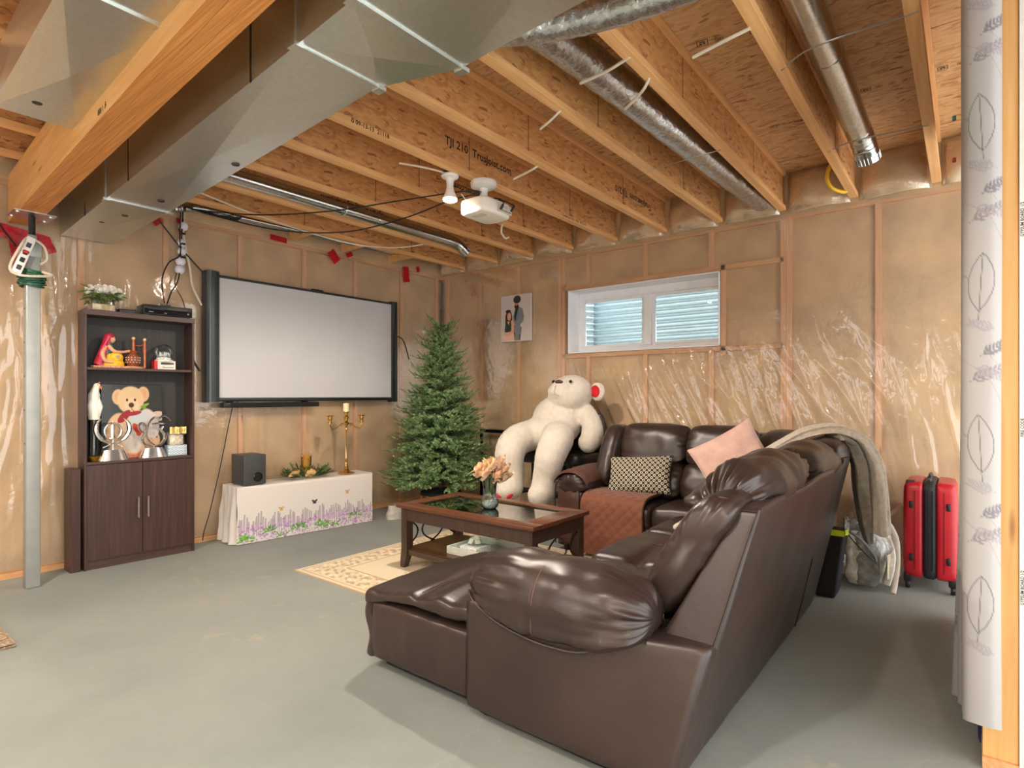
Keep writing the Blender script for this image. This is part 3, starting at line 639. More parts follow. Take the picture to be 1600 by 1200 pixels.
lp = roundpipe('vent_pipe', 'galvanized round vent pipe between the joists above the projector screen', 3.915, 2.690, 0.050, 1.30, 4.02, [(4.02, 3.915, 2.69), (4.07, 3.912, 2.685), (4.115, 3.905, 2.667), (4.15, 3.895, 2.64)], (3.12, 4.0))
rp = roundpipe('supply_pipe', 'thick galvanized round supply pipe between the joists at the upper right', 0.50, 2.755, 0.066, 1.2, 3.95, [(3.95, 0.50, 2.755), (4.01, 0.497, 2.748), (4.065, 0.49, 2.722), (4.10, 0.482, 2.68)], (2.95, 3.90))
m = MB(); m.tube([(2.12, 0.50, 2.825), (3.95, 0.50, 2.825)], 0.004, 5); m.build('lock_seam', GALP, rp)
# pipe left of the beam
t = thing('round_duct', 'round galvanized duct crossing between the joists left of the beam', 'duct', (0.3, 3.80, 2.71)); m = MB(); m.tube([(-1.6, 3.78, 2.71), (0.80, 3.78, 2.71)], 0.065, 24); m.build('pipe_run', GALP, t)
m = MB(); ring(m, (0.62, 3.78, 2.71), (1, 0, 0), 0.068, 0.03); m.build('pipe_joint', GALP, t)
# foil flex ducts
def flex(nm, label, pts, r, seed):
    P = [Vector(q) for q in spl(pts, 150)]; n = 30; m = MB(); rr = []
    m.tube(P, r, n)
    for i, v in enumerate(m.v):
        k = i//n; c = P[min(k, len(P)-1)]; q = Vector(v); d = q-c; u = k*0.9+(i % n)*0.21
        a = 1+0.05*noise.noise((k*0.35, (i % n)*0.5, seed))+0.010*math.sin(u*1.4)+0.03*noise.noise((k*1.1, (i % n)*1.3, seed+3)); m.v[i] = tuple(c+d*a)
    o = m.build(nm, FOIL, None, 50); return tag(o, label, 'duct')
flex('flex_duct', 'silver foil jacketed flexible duct lying between two joists right of the trunk duct', [(1.45, 1.42, 2.66), (1.8, 1.40, 2.72), (2.3, 1.37, 2.735), (3.2, 1.33, 2.73), (4.0, 1.30, 2.73), (4.45, 1.27, 2.725), (4.72, 1.25, 2.72)], 0.085, 2)
flex('flex_duct', 'short silver flexible duct leaving the trunk duct towards the top edge', [(1.56, 1.46, 2.545), (1.66, 1.32, 2.55), (1.75, 1.14, 2.552), (1.82, 0.88, 2.552), (1.86, 0.5, 2.552), (1.86, -0.2, 2.555), (1.84, -0.8, 2.555)], 0.058, 8)
for ob in [o for o in C.objects if o.name.startswith('flex_duct')]: pass
# hanger straps: thin metal strips under the pipes, joist to joist
def strap(label, pts, wd, nm='hanger_strap', mat=GAL, cat='strap'):
    m = MB(); m.tube(spl(pts, max(8, len(pts)*6)), wd*0.42, 6); return tag(m.build(nm, mat), label, cat, 'metal straps under the pipes')
strap('thin metal strap under the thick supply pipe, the nearer one', [(2.72, 0.64, 2.628), (2.66, 0.5, 2.65), (2.62, 0.14, 2.628)], 0.010)
strap('thin metal strap under the supply pipe beside its elbow', [(3.80, 0.64, 2.628), (3.78, 0.5, 2.65), (3.75, 0.16, 2.628)], 0.010)
strap('thin bright strap under the flexible duct near the window wall', [(3.42, 1.60, 2.628), (3.4, 1.35, 2.632), (3.38, 1.12, 2.628)], 0.008)
strap('bent metal strap hanging under the vent pipe above the screen', [(2.78, 3.99, 2.632), (2.77, 3.93, 2.632), (2.76, 3.85, 2.64), (2.76, 3.83, 2.69)], 0.009)
# cut cable ends sticking out of the joists
def cable(label, pts, r, mat, nm='cable', cat='cable', n=8, k=6):
    m = MB(); m.tube(spl(pts, max(10, len(pts)*k)), r, n); return tag(m.build(nm, mat), label, cat)
cable('white cable crossing the flexible duct, the longer straight one', [(2.22, 1.12, 2.632), (2.25, 1.25, 2.628), (2.28, 1.40, 2.64)], 0.007, WCAB)
cable('bent white cable with a bare copper tip under the flexible duct', [(2.42, 1.12, 2.64), (2.44, 1.16, 2.60), (2.50, 1.26, 2.585), (2.53, 1.30, 2.59)], 0.007, WCAB)
cable('short white cable stub under the second joist right of the duct', [(2.42, 1.60, 2.632), (2.42, 1.66, 2.60), (2.44, 1.74, 2.585)], 0.0065, WCAB)
cable('white cable stub hanging behind the projector mount', [(2.92, 2.10, 2.632), (2.92, 2.17, 2.615), (2.93, 2.30, 2.60)], 0.0075, WCAB)
cable('pale cable end at the top edge above the flexible duct', [(2.33, 0.66, 2.628), (2.34, 0.78, 2.62), (2.36, 0.90, 2.615)], 0.008, WCAB)
cable('small white cable hook hanging below a joist near the pipe elbow', [(3.72, 3.04, 2.63), (3.73, 3.06, 2.57), (3.78, 3.06, 2.53), (3.82, 3.05, 2.545)], 0.008, WCAB)
cable('thick yellow cable looping out under a joist near the window wall', [(4.45, 0.72, 2.80), (4.48, 0.76, 2.72), (4.53, 0.74, 2.65), (4.60, 0.68, 2.625), (4.66, 0.66, 2.66), (4.68, 0.655, 2.70)], 0.014, YELC)
cable('yellow cable running along the top of the screen wall', [(2.95, 4.70, 2.70), (3.2, 4.72, 2.685), (3.45, 4.75, 2.69), (3.8, 4.72, 2.67), (4.15, 4.72, 2.68)], 0.009, YELC)
cable('long white cable sagging under the last joists above the screen', [(1.62, 4.15, 2.628), (2.2, 4.30, 2.60), (2.8, 4.36, 2.575), (3.2, 4.30, 2.555), (3.55, 4.18, 2.58), (3.75, 4.03, 2.628)], 0.0065, WCAB, k=8)
cable('white cable lying along the joist to the lampholder', [(2.40, 2.80, 2.66), (2.5, 2.72, 2.65), (2.6, 2.66, 2.64), (2.66, 2.64, 2.632)], 0.0065, WCAB)
# ================================================================ BOOKCASE AND ITS CONTENTS
DARKW = wood('espresso_wood', (52, 34, 28), (78, 52, 43), 'Z', 0.42, 60, 0.04, 0.04, False); DARKWX = wood('espresso_wood_x', (60, 42, 35), (84, 60, 50), 'X', 0.42, 60, 0.04, 0.04, False)
BACKW = wood('dark_back_panel', (36, 34, 33), (54, 50, 47), 'Z', 0.6, 50, 0.03, 0.03, False)
bkY, bkR = 4.70, math.radians(-3)
bk = thing('bookcase', 'dark espresso bookcase with two open shelves over a two-door cupboard', 'bookcase', (1.622, bkY, 0), bkR)
def bkb(nm, a, m, mats=DARKW, r=0.0015, par=bk):
    b = MB(); b.rbox(*a, r, 1); return b.build(nm, mats, par, 30, world=False)
for s in (-1, 1):
    sp = bkb('side_panel', (min(s*0.350, s*0.334), max(s*0.350, s*0.334), 0.0, 0.17, 0, 1.755), 0)
    m = MB()
    for z in np.arange(0.83, 1.70, 0.032):
        for y in (0.03, 0.14): m.lathe([(0.0025, 0), (0.0025, 0.001), (0, 0.001)], 6, T=TR((s*0.3338, y, z), 0, -s*PI/2))
    m.build('peg_holes', plain('pale_hole', (150, 130, 118), 0.6), sp, 0, 'stuff', world=False)
bkb('top_panel', (-0.352, 0.352, -0.004, 0.17, 1.755, 1.792), 0, DARKWX); bkb('back_panel', (-0.334, 0.334, 0.160, 0.168, 0.03, 1.755), 0, BACKW)
bkb('shelf', (-0.334, 0.334, 0.012, 0.16, 1.378, 1.396), 0, DARKWX); bkb('shelf', (-0.334, 0.334, 0.002, 0.16, 0.722, 0.742), 0, DARKWX)
bkb('bottom_panel', (-0.334, 0.334, 0.01, 0.16, 0.05, 0.066), 0, DARKWX); bkb('kick_board', (-0.334, 0.334, 0.012, 0.026, 0, 0.058), 0, DARKWX)
for s in (-1, 1):
    d = bkb('door', (min(s*0.0015, s*0.334), max(s*0.0015, s*0.334), 0.0, 0.016, 0.062, 0.719), 0)
    m = MB(); x = s*0.031; m.rbox(x-0.006, x+0.006, -0.024, -0.017, 0.318, 0.470, 0.002, 1); m.rbox(x-0.005, x+0.005, -0.018, 0.0, 0.325, 0.337, 0.001, 1); m.rbox(x-0.005, x+0.005, -0.018, 0.0, 0.451, 0.463, 0.001, 1)
    m.build('handle', NICKEL, d, 30, world=False)
b = MB(); b.rbox(1.200, 1.258, 4.735, 4.875, 0, 0.70, 0.002, 1); tag(b.build('wooden_board', DARKW, None, 30), 'low dark wooden upright board standing against the left side of the bookcase', 'board')
SH1, SH2, TOP = 1.396, 0.742, 1.792
# on top -------------------------------------------------------------------------------------------
LEAFG = plain('fresh_leaf', (112, 140, 66), 0.5, 0, 0.22, 30); PETW = plain('white_petal', (232, 226, 214), 0.55, 0, 0.04); PETP = plain('peach_petal', (244, 206, 172), 0.55, 0, 0.08, 20, Subsurface_Weight=0.1); STEMG = plain('stem_green', (80, 110, 52), 0.5, 0, 0.15)
def rose(mb, c, r, n=9, mi=0, seed=0, tilt=(0, 0), mi2=None):
    """full round bloom: overlapping cupped petals with curled rims"""
    rnd = random.Random(seed); T = TR(c, tilt[0], tilt[1], 0)
    for L, (k, rad, top, flare) in enumerate(((3, 0.28, 0.10, 0.0), (4, 0.46, 0.20, 0.15), (6, 0.68, 0.32, 0.40), (8, 0.92, 0.42, 0.60))):
        for q in range(k):
            a0 = 2*PI*q/k+L*0.7+rnd.random()*0.4; wd = 2*PI/k*1.2; j = rnd.uniform(.9, 1.12); ph = rnd.random()*6; tp = top+rnd.uniform(-.03, .05)
            def f(u, v):
                th = PI*(0.95+(tp-0.95)*v*(1-0.22*(2*u-1)**2)); a = a0+(u-0.5)*wd*min(1, 0.35+v*0.9); rr = r*rad*j*(1+flare*v**4+0.06*v*math.sin(u*8+ph))
                return (rr*math.sin(th)*math.cos(a), rr*math.sin(th)*math.sin(a), rr*math.cos(th)*0.85-r*0.12*L*v)
            mb.grid(7, 6, f, mi2 if (mi2 is not None and L < 2) else mi, T)
def leafm(mb, p, d, up, L, W, mi=0, curl=0.2):
    d = Vector(d).normalized(); s_ = d.cross(Vector(up)); s_.normalize(); n = s_.cross(d)
    mb.grid(6, 3, lambda u, v: Vector(p)+d*(L*u)+s_*((v-0.5)*W*math.sin(PI*min(1, 0.06+u*0.94))**0.8)+n*(abs(v-0.5)*W*0.4-curl*L*u*u), mi)
fl_ = thing('flower_arrangement', 'white flowers with green leaves in a glass block vase on top of the bookcase', 'flowers', (1.405, 4.785, TOP), bkR)
m = MB(); m.rbox(1.325, 1.470, 4.745, 4.835, TOP, TOP+0.085, 0.004, 2); m.build('glass_vase', glass('vase_glass', (0.93, 0.95, 0.92), 0.03, 1.2), fl_)
m = MB(); m.rbox(1.331, 1.464, 4.751, 4.829, TOP+0.006, TOP+0.05, 0.003, 1); m.build('sand', plain('sand', (214, 190, 150), 0.8, 0, 0.1, 40), fl_)
rnd = random.Random(3)
for k in range(16):
    a = k*2.4; rr = 0.118*math.sqrt((k+0.5)/16); p = (1.398+rr*math.cos(a)*0.95, 4.787+rr*math.sin(a)*0.45, TOP+0.135+0.03*(1-rr/0.1)+0.02*rnd.random())
    m = MB(); rose(m, p, 0.020+0.006*rnd.random(), seed=k, tilt=(-0.7-0.3*math.sin(a), 0.9*math.cos(a)), mi2=2); m.tube([(1.398+0.3*(p[0]-1.398), 4.787, TOP+0.05), (p[0], p[1], p[2]-0.01)], 0.0018, 5, 1); m.build('flower', [PETW, STEMG, plain('pale_pink_petal', (214, 190, 182), 0.6)], fl_, 60)
for k in range(40):
    a = 2*PI*k/26+rnd.random()*0.2; m = MB(); leafm(m, (1.398+0.05*math.cos(a), 4.787+0.03*math.sin(a), TOP+0.09+0.045*rnd.random()), (math.cos(a), 0.6*math.sin(a)-0.1, 0.25-0.5*rnd.random() if k < 26 else 0.9), (0, 0, 1), 0.075+0.03*rnd.random(), 0.034); m.build('leaf', LEAFG, fl_, 60)
rt = thing('router_box', 'small flat black box between the flower vase and the black console', 'device', (1.545, 4.80, TOP), bkR); m = MB(); m.rbox(1.495, 1.60, 4.76, 4.84, TOP, TOP+0.032, 0.004, 2); m.build('box_body', BLACK, rt)
m = MB(); m.rbox(1.505, 1.59, 4.7585, 4.7605, TOP+0.010, TOP+0.016, 0.0005, 1); m.build('front_slot', DGREY, rt)
cs = thing('media_console', 'wide black media console with front slot on top of the bookcase', 'console', (1.80, 4.775, TOP), math.radians(-4))
m = MB(); m.rbox(-0.165, 0.165, -0.075, 0.085, 0.006, 0.078, 0.004, 2); m.build('console_body', BLACK, cs, world=False)
m = MB(); m.rbox(-0.162, 0.162, -0.0765, -0.07, 0.012, 0.050, 0.002, 1); m.build('front_panel', plain('gloss_black', (18, 19, 22), 0.12), cs, world=False)
m = MB(); m.box(-0.135, -0.03, -0.0775, -0.0765, 0.046, 0.0485); m.build('disc_slot', DGREY, cs, 0, world=False)
m = MB(); m.box(-0.13, -0.10, -0.0775, -0.0765, 0.024, 0.027); m.box(-0.03, -0.012, -0.0775, -0.0765, 0.021, 0.024); m.lathe([(0.006, 0), (0.006, 0.001), (0.0045, 0.001), (0.0045, 0)], 14, T=TR((0.135, -0.0765, 0.03), PI/2)); m.build('front_light', plain('pale_mark', (200, 206, 210), 0.4), cs, 0, world=False)
m = MB()
for s in (-1, 1):
    for y in (-0.06, 0.07): m.lathe([(0, 0), (0.012, 0), (0.012, 0.007)], 10, c=(s*0.14, y, 0))
m.build('console_feet', BLACK, cs, 40, 'stuff', world=False)
sw = thing('adapter_box', 'small white and black adapter lying on the black console with cables', 'device', (1.80, 4.785, TOP+0.078), 0); m = MB(); m.rbox(1.755, 1.835, 4.76, 4.80, TOP+0.078, TOP+0.1, 0.005, 2); m.build('box_body', WHITE, sw)
m = MB(); m.rbox(1.757, 1.833, 4.7575, 4.7605, TOP+0.082, TOP+0.098, 0.001, 1); m.build('port_strip', BLACK, sw)
# shelf one: figurine and snow globe -----------------------------------------------------------------
fg = thing('figurine', 'painted figurine of a seated woman in red veil and yellow skirt churning a pot', 'figurine', (1.50, 4.79, SH1), bkR)
TERRA = plain('terracotta_brown', (128, 66, 40), 0.5, 0, 0.15, 40); SKIN = plain('painted_skin', (214, 158, 118), 0.5, 0, 0.04); VEIL = plain('red_veil', (176, 34, 56), 0.55, 0, 0.2, 50); YEL = plain('yellow_skirt', (236, 176, 28), 0.55, 0, 0.1, 40); TEAL = plain('blue_blouse', (44, 110, 128), 0.55, 0, 0.1); COP = plain('copper_posts', (176, 100, 62), 0.35, 0.3, 0.1, 40)
m = MB(); m.prism([(1.335+0.165+0.165*math.cos(a)*(1+0.05*math.sin(5*a)), 4.79+0.055*math.sin(a)) for a in np.linspace(0, 2*PI, 32)[:-1]], SH1, SH1+0.016); m.build('base_slab', plain('pebbled_base', (186, 128, 92), 0.6, 0, 0.35, 160), fg, 40)
m = MB(); m.lathe([(0.0, 0.016), (0.075, 0.016), (0.078, 0.035), (0.06, 0.075), (0.045, 0.1), (0.0, 0.1)], 20, c=(0, 0, 0), T=Matrix.Translation((1.455, 4.785, SH1)) @ Matrix.Diagonal((1, 0.6, 1, 1)))
m.ell((1.475, 4.765, SH1+0.075), (0.045, 0.03, 0.04)); m.build('skirt', YEL, fg)
for k in range(3):
    m = MB(); m.lathe([(0, 0.002), (0.012-0.003*k, 0.002), (0.012-0.003*k, 0)], 12, T=TR((1.475, 4.7335-0.0012*k, SH1+0.08), PI/2)); m.build('skirt_flower', [TEAL, PETW, VEIL][k], fg, 0)
m = MB(); m.tube(spl([(1.42, 4.80, SH1+0.09), (1.425, 4.795, SH1+0.12), (1.435, 4.79, SH1+0.155), (1.44, 4.79, SH1+0.18)], 10), [0.035, 0.036, 0.036, 0.035, 0.035, 0.034, 0.03, 0.025, 0.018, 0.012], 14); m.build('blouse', TEAL, fg)
m = MB(); m.ell((1.452, 4.782, SH1+0.205), (0.024, 0.022, 0.029)); m.ell((1.472, 4.779, SH1+0.203), (0.006, 0.004, 0.007)); m.build('head', SKIN, fg)
m = MB()
for z in (0.211,): m.ell((1.468, 4.766, SH1+z), (0.005, 0.002, 0.0025)); m.ell((1.474, 4.775, SH1+0.192), (0.004, 0.004, 0.002))
m.build('painted_eye', plain('dark_brown_paint', (50, 24, 18), 0.5), fg)
m = MB(); m.tube(spl([(1.43, 4.765, SH1+0.155), (1.455, 4.745, SH1+0.12), (1.50, 4.75, SH1+0.115), (1.555, 4.77, SH1+0.125)], 14), [0.013]*6+[0.011]*4+[0.009]*4, 8); m.ell((1.56, 4.772, SH1+0.126), (0.012, 0.01, 0.01)); m.build('arm', SKIN, fg)
m = MB(); m.tube(spl([(1.41, 4.765, SH1+0.15), (1.385, 4.74, SH1+0.10), (1.40, 4.735, SH1+0.05), (1.45, 4.74, SH1+0.04)], 14), [0.014]*6+[0.012]*4+[0.01]*4, 8); m.build('arm', SKIN, fg)
m = MB(); m.grid(16, 20, lambda u, v: (1.448-0.034*math.sin(PI*v*0.9+0.15)-0.05*u**1.3-0.02*math.sin(PI*v)*u, 4.795-0.036*math.cos(PI*v)*(1+0.3*u), SH1+0.24-0.21*u-0.012*math.cos(PI*v)**2)); m.grid(8, 16, lambda u, v: (1.445+0.026*math.cos(PI*2*v)*math.cos(u*1.4), 4.788+0.03*math.sin(2*PI*v)*math.cos(u*1.4), SH1+0.215+0.034*math.sin(u*1.5))); m.build('veil', VEIL, fg, 80)
m = MB(); m.tube(spl([(1.432, 4.755, SH1+0.225), (1.40, 4.75, SH1+0.16), (1.375, 4.75, SH1+0.09), (1.385, 4.75, SH1+0.04)], 14), 0.006, 6); m.build('veil_border', plain('pink_border', (216, 72, 120), 0.5), fg)
m = MB(); m.lathe([(0, 0.016), (0.03, 0.016), (0.046, 0.045), (0.046, 0.075), (0.033, 0.1), (0.024, 0.108), (0.032, 0.125), (0.028, 0.13), (0.02, 0.118)], 20, c=(1.585, 4.78, SH1)); m.build('pot', TERRA, fg)
m = MB()
for z in (0.045, 0.062, 0.08):
    for k in range(14):
        a = 2*PI*k/14+(z > 0.06)*0.2; m.ell((1.585+0.0455*math.cos(a), 4.78+0.0455*math.sin(a), SH1+z), (0.004, 0.004, 0.0035), 6, 4)
m.build('pot_dots', PETW, fg, 60, 'stuff')
for x, z in ((1.592, 0.215), (1.665, 0.21)):
    m = MB(); m.lathe([(0.011, 0.01), (0.009, 0.03), (0.011, 0.05), (0.009, 0.1), (0.012, 0.14), (0.009, z-0.01), (0.012, z), (0.0, z+0.004)], 10, c=(x, 4.79, SH1)); m.ell((x, 4.79, SH1+z+0.008), (0.012, 0.012, 0.012), 10, 8, 1); m.build('churn_post', [COP, plain('pale_knob', (214, 188, 160), 0.5)], fg)
m = MB(); m.tube([(1.592, 4.79, SH1+0.175), (1.63, 4.785, SH1+0.17), (1.665, 4.79, SH1+0.185)], 0.003, 6); m.build('churn_rope', COP, fg)
sg = thing('snow_globe', 'glass snow globe on a white and red base beside the figurine', 'snow globe', (1.80, 4.78, SH1), 0)
m = MB(); m.prism([(1.74, 4.755), (1.86, 4.745), (1.86, 4.83), (1.745, 4.835)], SH1, SH1+0.065); m.build('globe_base', plain('white_base', (222, 214, 204), 0.45), sg, 0)
m = MB(); m.prism([(1.722, 4.765), (1.7395, 4.7535), (1.744, 4.836), (1.726, 4.838)], SH1, SH1+0.066); m.build('red_side', plain('red_paint', (196, 30, 28), 0.4), sg, 0)
m = MB()
for k in range(11): m.box(1.762+0.008*k, 1.767+0.008*k, 4.7435, 4.76, SH1+0.038, SH1+0.052)
m.build('grille_bars', DGREY, sg, 0, 'stuff')
m = MB(); m.box(1.775, 1.845, 4.7445, 4.76, SH1+0.014, SH1+0.017); m.lathe([(0.006, 0.002), (0.006, 0)], 10, T=TR((1.775, 4.7475, SH1+0.02), PI/2)); m.lathe([(0.006, 0.002), (0.006, 0)], 10, T=TR((1.845, 4.7465, SH1+0.02), PI/2)); m.build('dial_marks', DGREY, sg, 0, 'stuff')
m = MB(); m.lathe([(0.06, 0.06), (0.062, 0.072), (0.05, 0.078), (0, 0.078)], 24, c=(1.795, 4.79, SH1)); m.build('collar', PETW, sg)
m = MB(); m.ell((1.795, 4.79, SH1+0.132), (0.064, 0.064, 0.062), 28, 18); m.build('glass_ball', glass('globe_glass', (0.97, 0.98, 0.97), 0.04, 0.8), sg)
m = MB(); m.ell((1.795, 4.79, SH1+0.085), (0.05, 0.05, 0.018), 16, 8); rnd = random.Random(5)
for k in range(9): m.lathe([(0.012, 0), (0.006, 0.018), (0.0085, 0.018), (0, 0.045)], 8, c=(1.795+0.035*math.cos(k*2.4)*rnd.random(), 4.79+0.035*math.sin(k*2.4), SH1+0.09))
m.build('tiny_scene', plain('pale_green_scene', (206, 222, 206), 0.5, 0, 0.25, 80), sg, 60, 'stuff')
# shelf two ------------------------------------------------------------------------------------------
def bear_ink(k):
    fur = (204, 168, 129); fs = (194, 147, 106)
    k.put((k.V < 0.12).astype(float), (60, 56, 53), 0.6)
    k.ell(0.40, 0.07, 0.34, 0.15, (199, 175, 158)); k.ell(0.53, 0.09, 0.14, 0.13, (190, 129, 94)); k.ell(0.55, 0.08, 0.09, 0.09, (184, 104, 79)); k.ell(0.83, 0.22, 0.13, 0.14, (201, 163, 127)); k.ell(0.82, 0.27, 0.03, 0.02, (103, 60, 43)); k.ell(0.9, 0.27, 0.02, 0.015, (103, 60, 43)); k.ell(0.93, 0.56, 0.13, 0.07, (194, 177, 156))
    k.ell(0.24, 0.38, 0.17, 0.24, fur, -0.35); k.ell(0.78, 0.46, 0.15, 0.22, (199, 190, 185), 0.5); k.ell(0.50, 0.36, 0.27, 0.31, (206, 177, 146)); k.ell(0.60, 0.50, 0.16, 0.14, (184, 190, 194)); k.ell(0.52, 0.28, 0.16, 0.2, (199, 194, 189), 0, 0.8)
    k.ell(0.57, 0.39, 0.10, 0.05, (189, 72, 56), -0.8); k.ell(0.60, 0.35, 0.05, 0.06, (194, 60, 51))
    for x, z in ((0.27, 0.83), (0.68, 0.87)): k.ell(x, z, 0.10, 0.105, fur); k.ell(x, z, 0.06, 0.065, (206, 153, 113))
    k.ell(0.47, 0.79, 0.22, 0.185, (208, 177, 137)); k.ell(0.49, 0.71, 0.12, 0.10, (211, 187, 153)); k.ell(0.48, 0.72, 0.045, 0.035, (82, 49, 34)); k.line([(0.48, 0.69), (0.49, 0.655), (0.52, 0.64)], 0.006, (94, 56, 39))
    for x in (0.41, 0.54): k.ell(x, 0.79, 0.018, 0.02, (53, 30, 22))
    k.ell(0.36, 0.565, 0.13, 0.055, (144, 44, 49), 0.65); k.ell(0.52, 0.605, 0.13, 0.03, (151, 49, 51), 0.15); k.ell(0.72, 0.72, 0.06, 0.018, (129, 163, 60), 0.3); k.ell(0.68, 0.69, 0.05, 0.02, (103, 146, 51), -0.1)
def I(base, f):
    def g(U, V): k = Ink(U, V, base); f(k); return k
    return g
cp = thing('canvas_print', 'black picture panel printed with a seated teddy bear on the middle shelf', 'picture', (1.597, 4.835, SH2), bkR)
Tc = Matrix.Translation((1.597, 4.812, SH2)) @ Matrix.Rotation(bkR, 4, 'Z') @ Matrix.Rotation(-0.03, 4, 'X')
m = MB(); m.rbox(-0.195, 0.195, 0.0005, 0.016, 0, 0.54, 0.002, 1, 0, Tc); m.build('panel', plain('panel_black', (30, 30, 30), 0.2), cp)
m = print_grid(np.linspace(0, 1, 150), np.linspace(0, 1, 200), lambda u, v: Tc @ Vector((-0.193+0.386*u, 0, 0.002+0.536*v)), I((56, 58, 56), bear_ink)); m.build('printed_face', inked('glossy_print', 0.15), cp, 0)
bd = thing('bird_bottle', 'tall glass bottle with a white carved bird on top at the shelf left end', 'bottle', (1.350, 4.80, SH2), 0)
m = MB(); m.lathe([(0, 0.004), (0.030, 0.004), (0.032, 0.02), (0.032, 0.30), (0.026, 0.33)], 20, c=(1.352, 4.80, SH2)); m.build('glass_tube', glass('smoky_glass', (0.82, 0.85, 0.82), 0.03, 1.3), bd)
m = MB(); m.tube(spl([(1.352, 4.80, SH2+0.29), (1.352, 4.80, SH2+0.34), (1.350, 4.80, SH2+0.42), (1.356, 4.797, SH2+0.49), (1.366, 4.792, SH2+0.525), (1.368, 4.79, SH2+0.545)], 22), [0.035]*3+[0.039]*5+[0.036]*4+[0.028, 0.025, 0.023, 0.022, 0.022, 0.022, 0.021, 0.018, 0.012, 0.005], 14)
m.tube([(1.335, 4.785, SH2+0.45), (1.325, 4.78, SH2+0.38), (1.33, 4.785, SH2+0.30)], [0.008, 0.02, 0.006], 10); m.tube([(1.372, 4.785, SH2+0.45), (1.38, 4.78, SH2+0.38), (1.375, 4.785, SH2+0.30)], [0.008, 0.02, 0.006], 10); m.build('bird', PETW, bd)
m = MB(); m.tube([(1.378, 4.778, SH2+0.525), (1.386, 4.772, SH2+0.515), (1.385, 4.771, SH2+0.50)], [0.008, 0.006, 0.001], 8); m.ell((1.376, 4.778, SH2+0.548), (0.006, 0.006, 0.007), 8, 6); m.build('beak', plain('orange_beak', (214, 130, 60), 0.5), bd)
m = MB(); m.ell((1.366, 4.770, SH2+0.532), (0.003, 0.003, 0.003), 8, 6); m.build('eye', BLACK, bd)
bw = MB(); bw.lathe([(0, 0), (0.02, 0), (0.034, 0.012), (0.042, 0.034), (0.044, 0.038), (0.040, 0.036), (0.03, 0.014), (0, 0.006)], 22, c=(1.338, 4.742, SH2)); tag(bw.build('brass_bowl', plain('old_brass', (176, 136, 58), 0.3, 1.0, 0.2, 40)), 'small old brass bowl at the front left of the middle shelf', 'bowl')
def plinth(m, x, y, w0, w1, d0, d1, h):
    def f(u, v):
        t = 2*PI*u; c, q = math.cos(t), math.sin(t); k = 1/((abs(c)**3.2+abs(q)**3.2)**(1/3.2)); vv = [0, 0, 1, 1][int(round(v*3))]; e = [0, 1, 1, 0][int(round(v*3))]; w = lerp_(w0, w1, vv)/2; d = lerp_(d0, d1, vv)/2
        return (x+w*c*k*e, y+d*q*k*e, SH2+h*vv)
    m.grid(48, 4, f, cu=True)
def lerp_(a, b, t): return a+(b-a)*t
kh = thing('emblem_ornament', 'chrome crossed-swords emblem with circle and dagger on a tapered plinth', 'ornament', (1.452, 4.75, SH2), 0)
m = MB(); plinth(m, 1.452, 4.752, 0.195, 0.13, 0.085, 0.055, 0.075); m.build('plinth', CHROME, kh, 40)
cz = SH2+0.205; cx = 1.452; Y0 = 4.752
m = MB(); m.tube([(cx+0.052*math.cos(a), Y0, cz+0.055*math.sin(a)) for a in np.linspace(0, 2*PI, 33)[:-1]], 0.0085, 8, closed=True); m.build('ring', CHROME, kh)
m = MB(); m.add([(cx-0.013, Y0, cz-0.06), (cx, Y0-0.008, cz-0.06), (cx+0.013, Y0, cz-0.06), (cx, Y0+0.008, cz-0.06), (cx-0.011, Y0, cz+0.04), (cx, Y0-0.007, cz+0.04), (cx+0.011, Y0, cz+0.04), (cx, Y0+0.007, cz+0.04), (cx, Y0, cz+0.078)], [(0, 1, 5, 4), (1, 2, 6, 5), (2, 3, 7, 6), (3, 0, 4, 7), (4, 5, 8), (5, 6, 8), (6, 7, 8), (7, 4, 8)]); m.tube([(cx, Y0, cz-0.06), (cx, Y0, SH2+0.07)], 0.006, 8); m.build('dagger', CHROME, kh, 20)
for s in (-1, 1):
    m = MB(); P = spl([(cx-s*0.055, Y0-s*0.005, SH2+0.095), (cx-s*0.01, Y0-s*0.005, SH2+0.115), (cx+s*0.06, Y0, SH2+0.14), (cx+s*0.10, Y0, SH2+0.20), (cx+s*0.095, Y0, SH2+0.26), (cx+s*0.065, Y0, SH2+0.295)], 26); m.tube(P, [0.005]*8+[0.010]*3+[0.016]*9+[0.013, 0.011, 0.008, 0.006, 0.004, 0.001], 8, flat=1); m.ell((cx-s*0.058, Y0, SH2+0.093), (0.007, 0.007, 0.007), 8, 6); m.build('sword', CHROME, kh)
ik = thing('emblem_ornament', 'chrome curled script letter ornament on a tapered plinth by the gift bag', 'ornament', (1.712, 4.765, SH2), 0)
m = MB(); plinth(m, 1.712, 4.762, 0.185, 0.125, 0.075, 0.05, 0.07); m.build('plinth', CHROME, ik, 40)
Y1 = 4.762
def stroke(pts, rr, n=34):
    P = spl([(1.712+x, Y1, SH2+z) for x, z in pts], n); R = [r[0] for r in spl([(q,) for q in rr], n)]; m = MB(); m.tube(P, [max(0.0015, r*1.4) for r in R], 10, flat=0.7); return m
stroke([(0.0, 0.075), (-0.055, 0.10), (-0.072, 0.14), (-0.055, 0.185), (-0.052, 0.235), (-0.078, 0.255), (-0.095, 0.235), (-0.085, 0.20), (-0.065, 0.185)], (0.004, 0.009, 0.011, 0.009, 0.011, 0.010, 0.009, 0.007, 0.005)).build('letter_stroke', CHROME, ik)
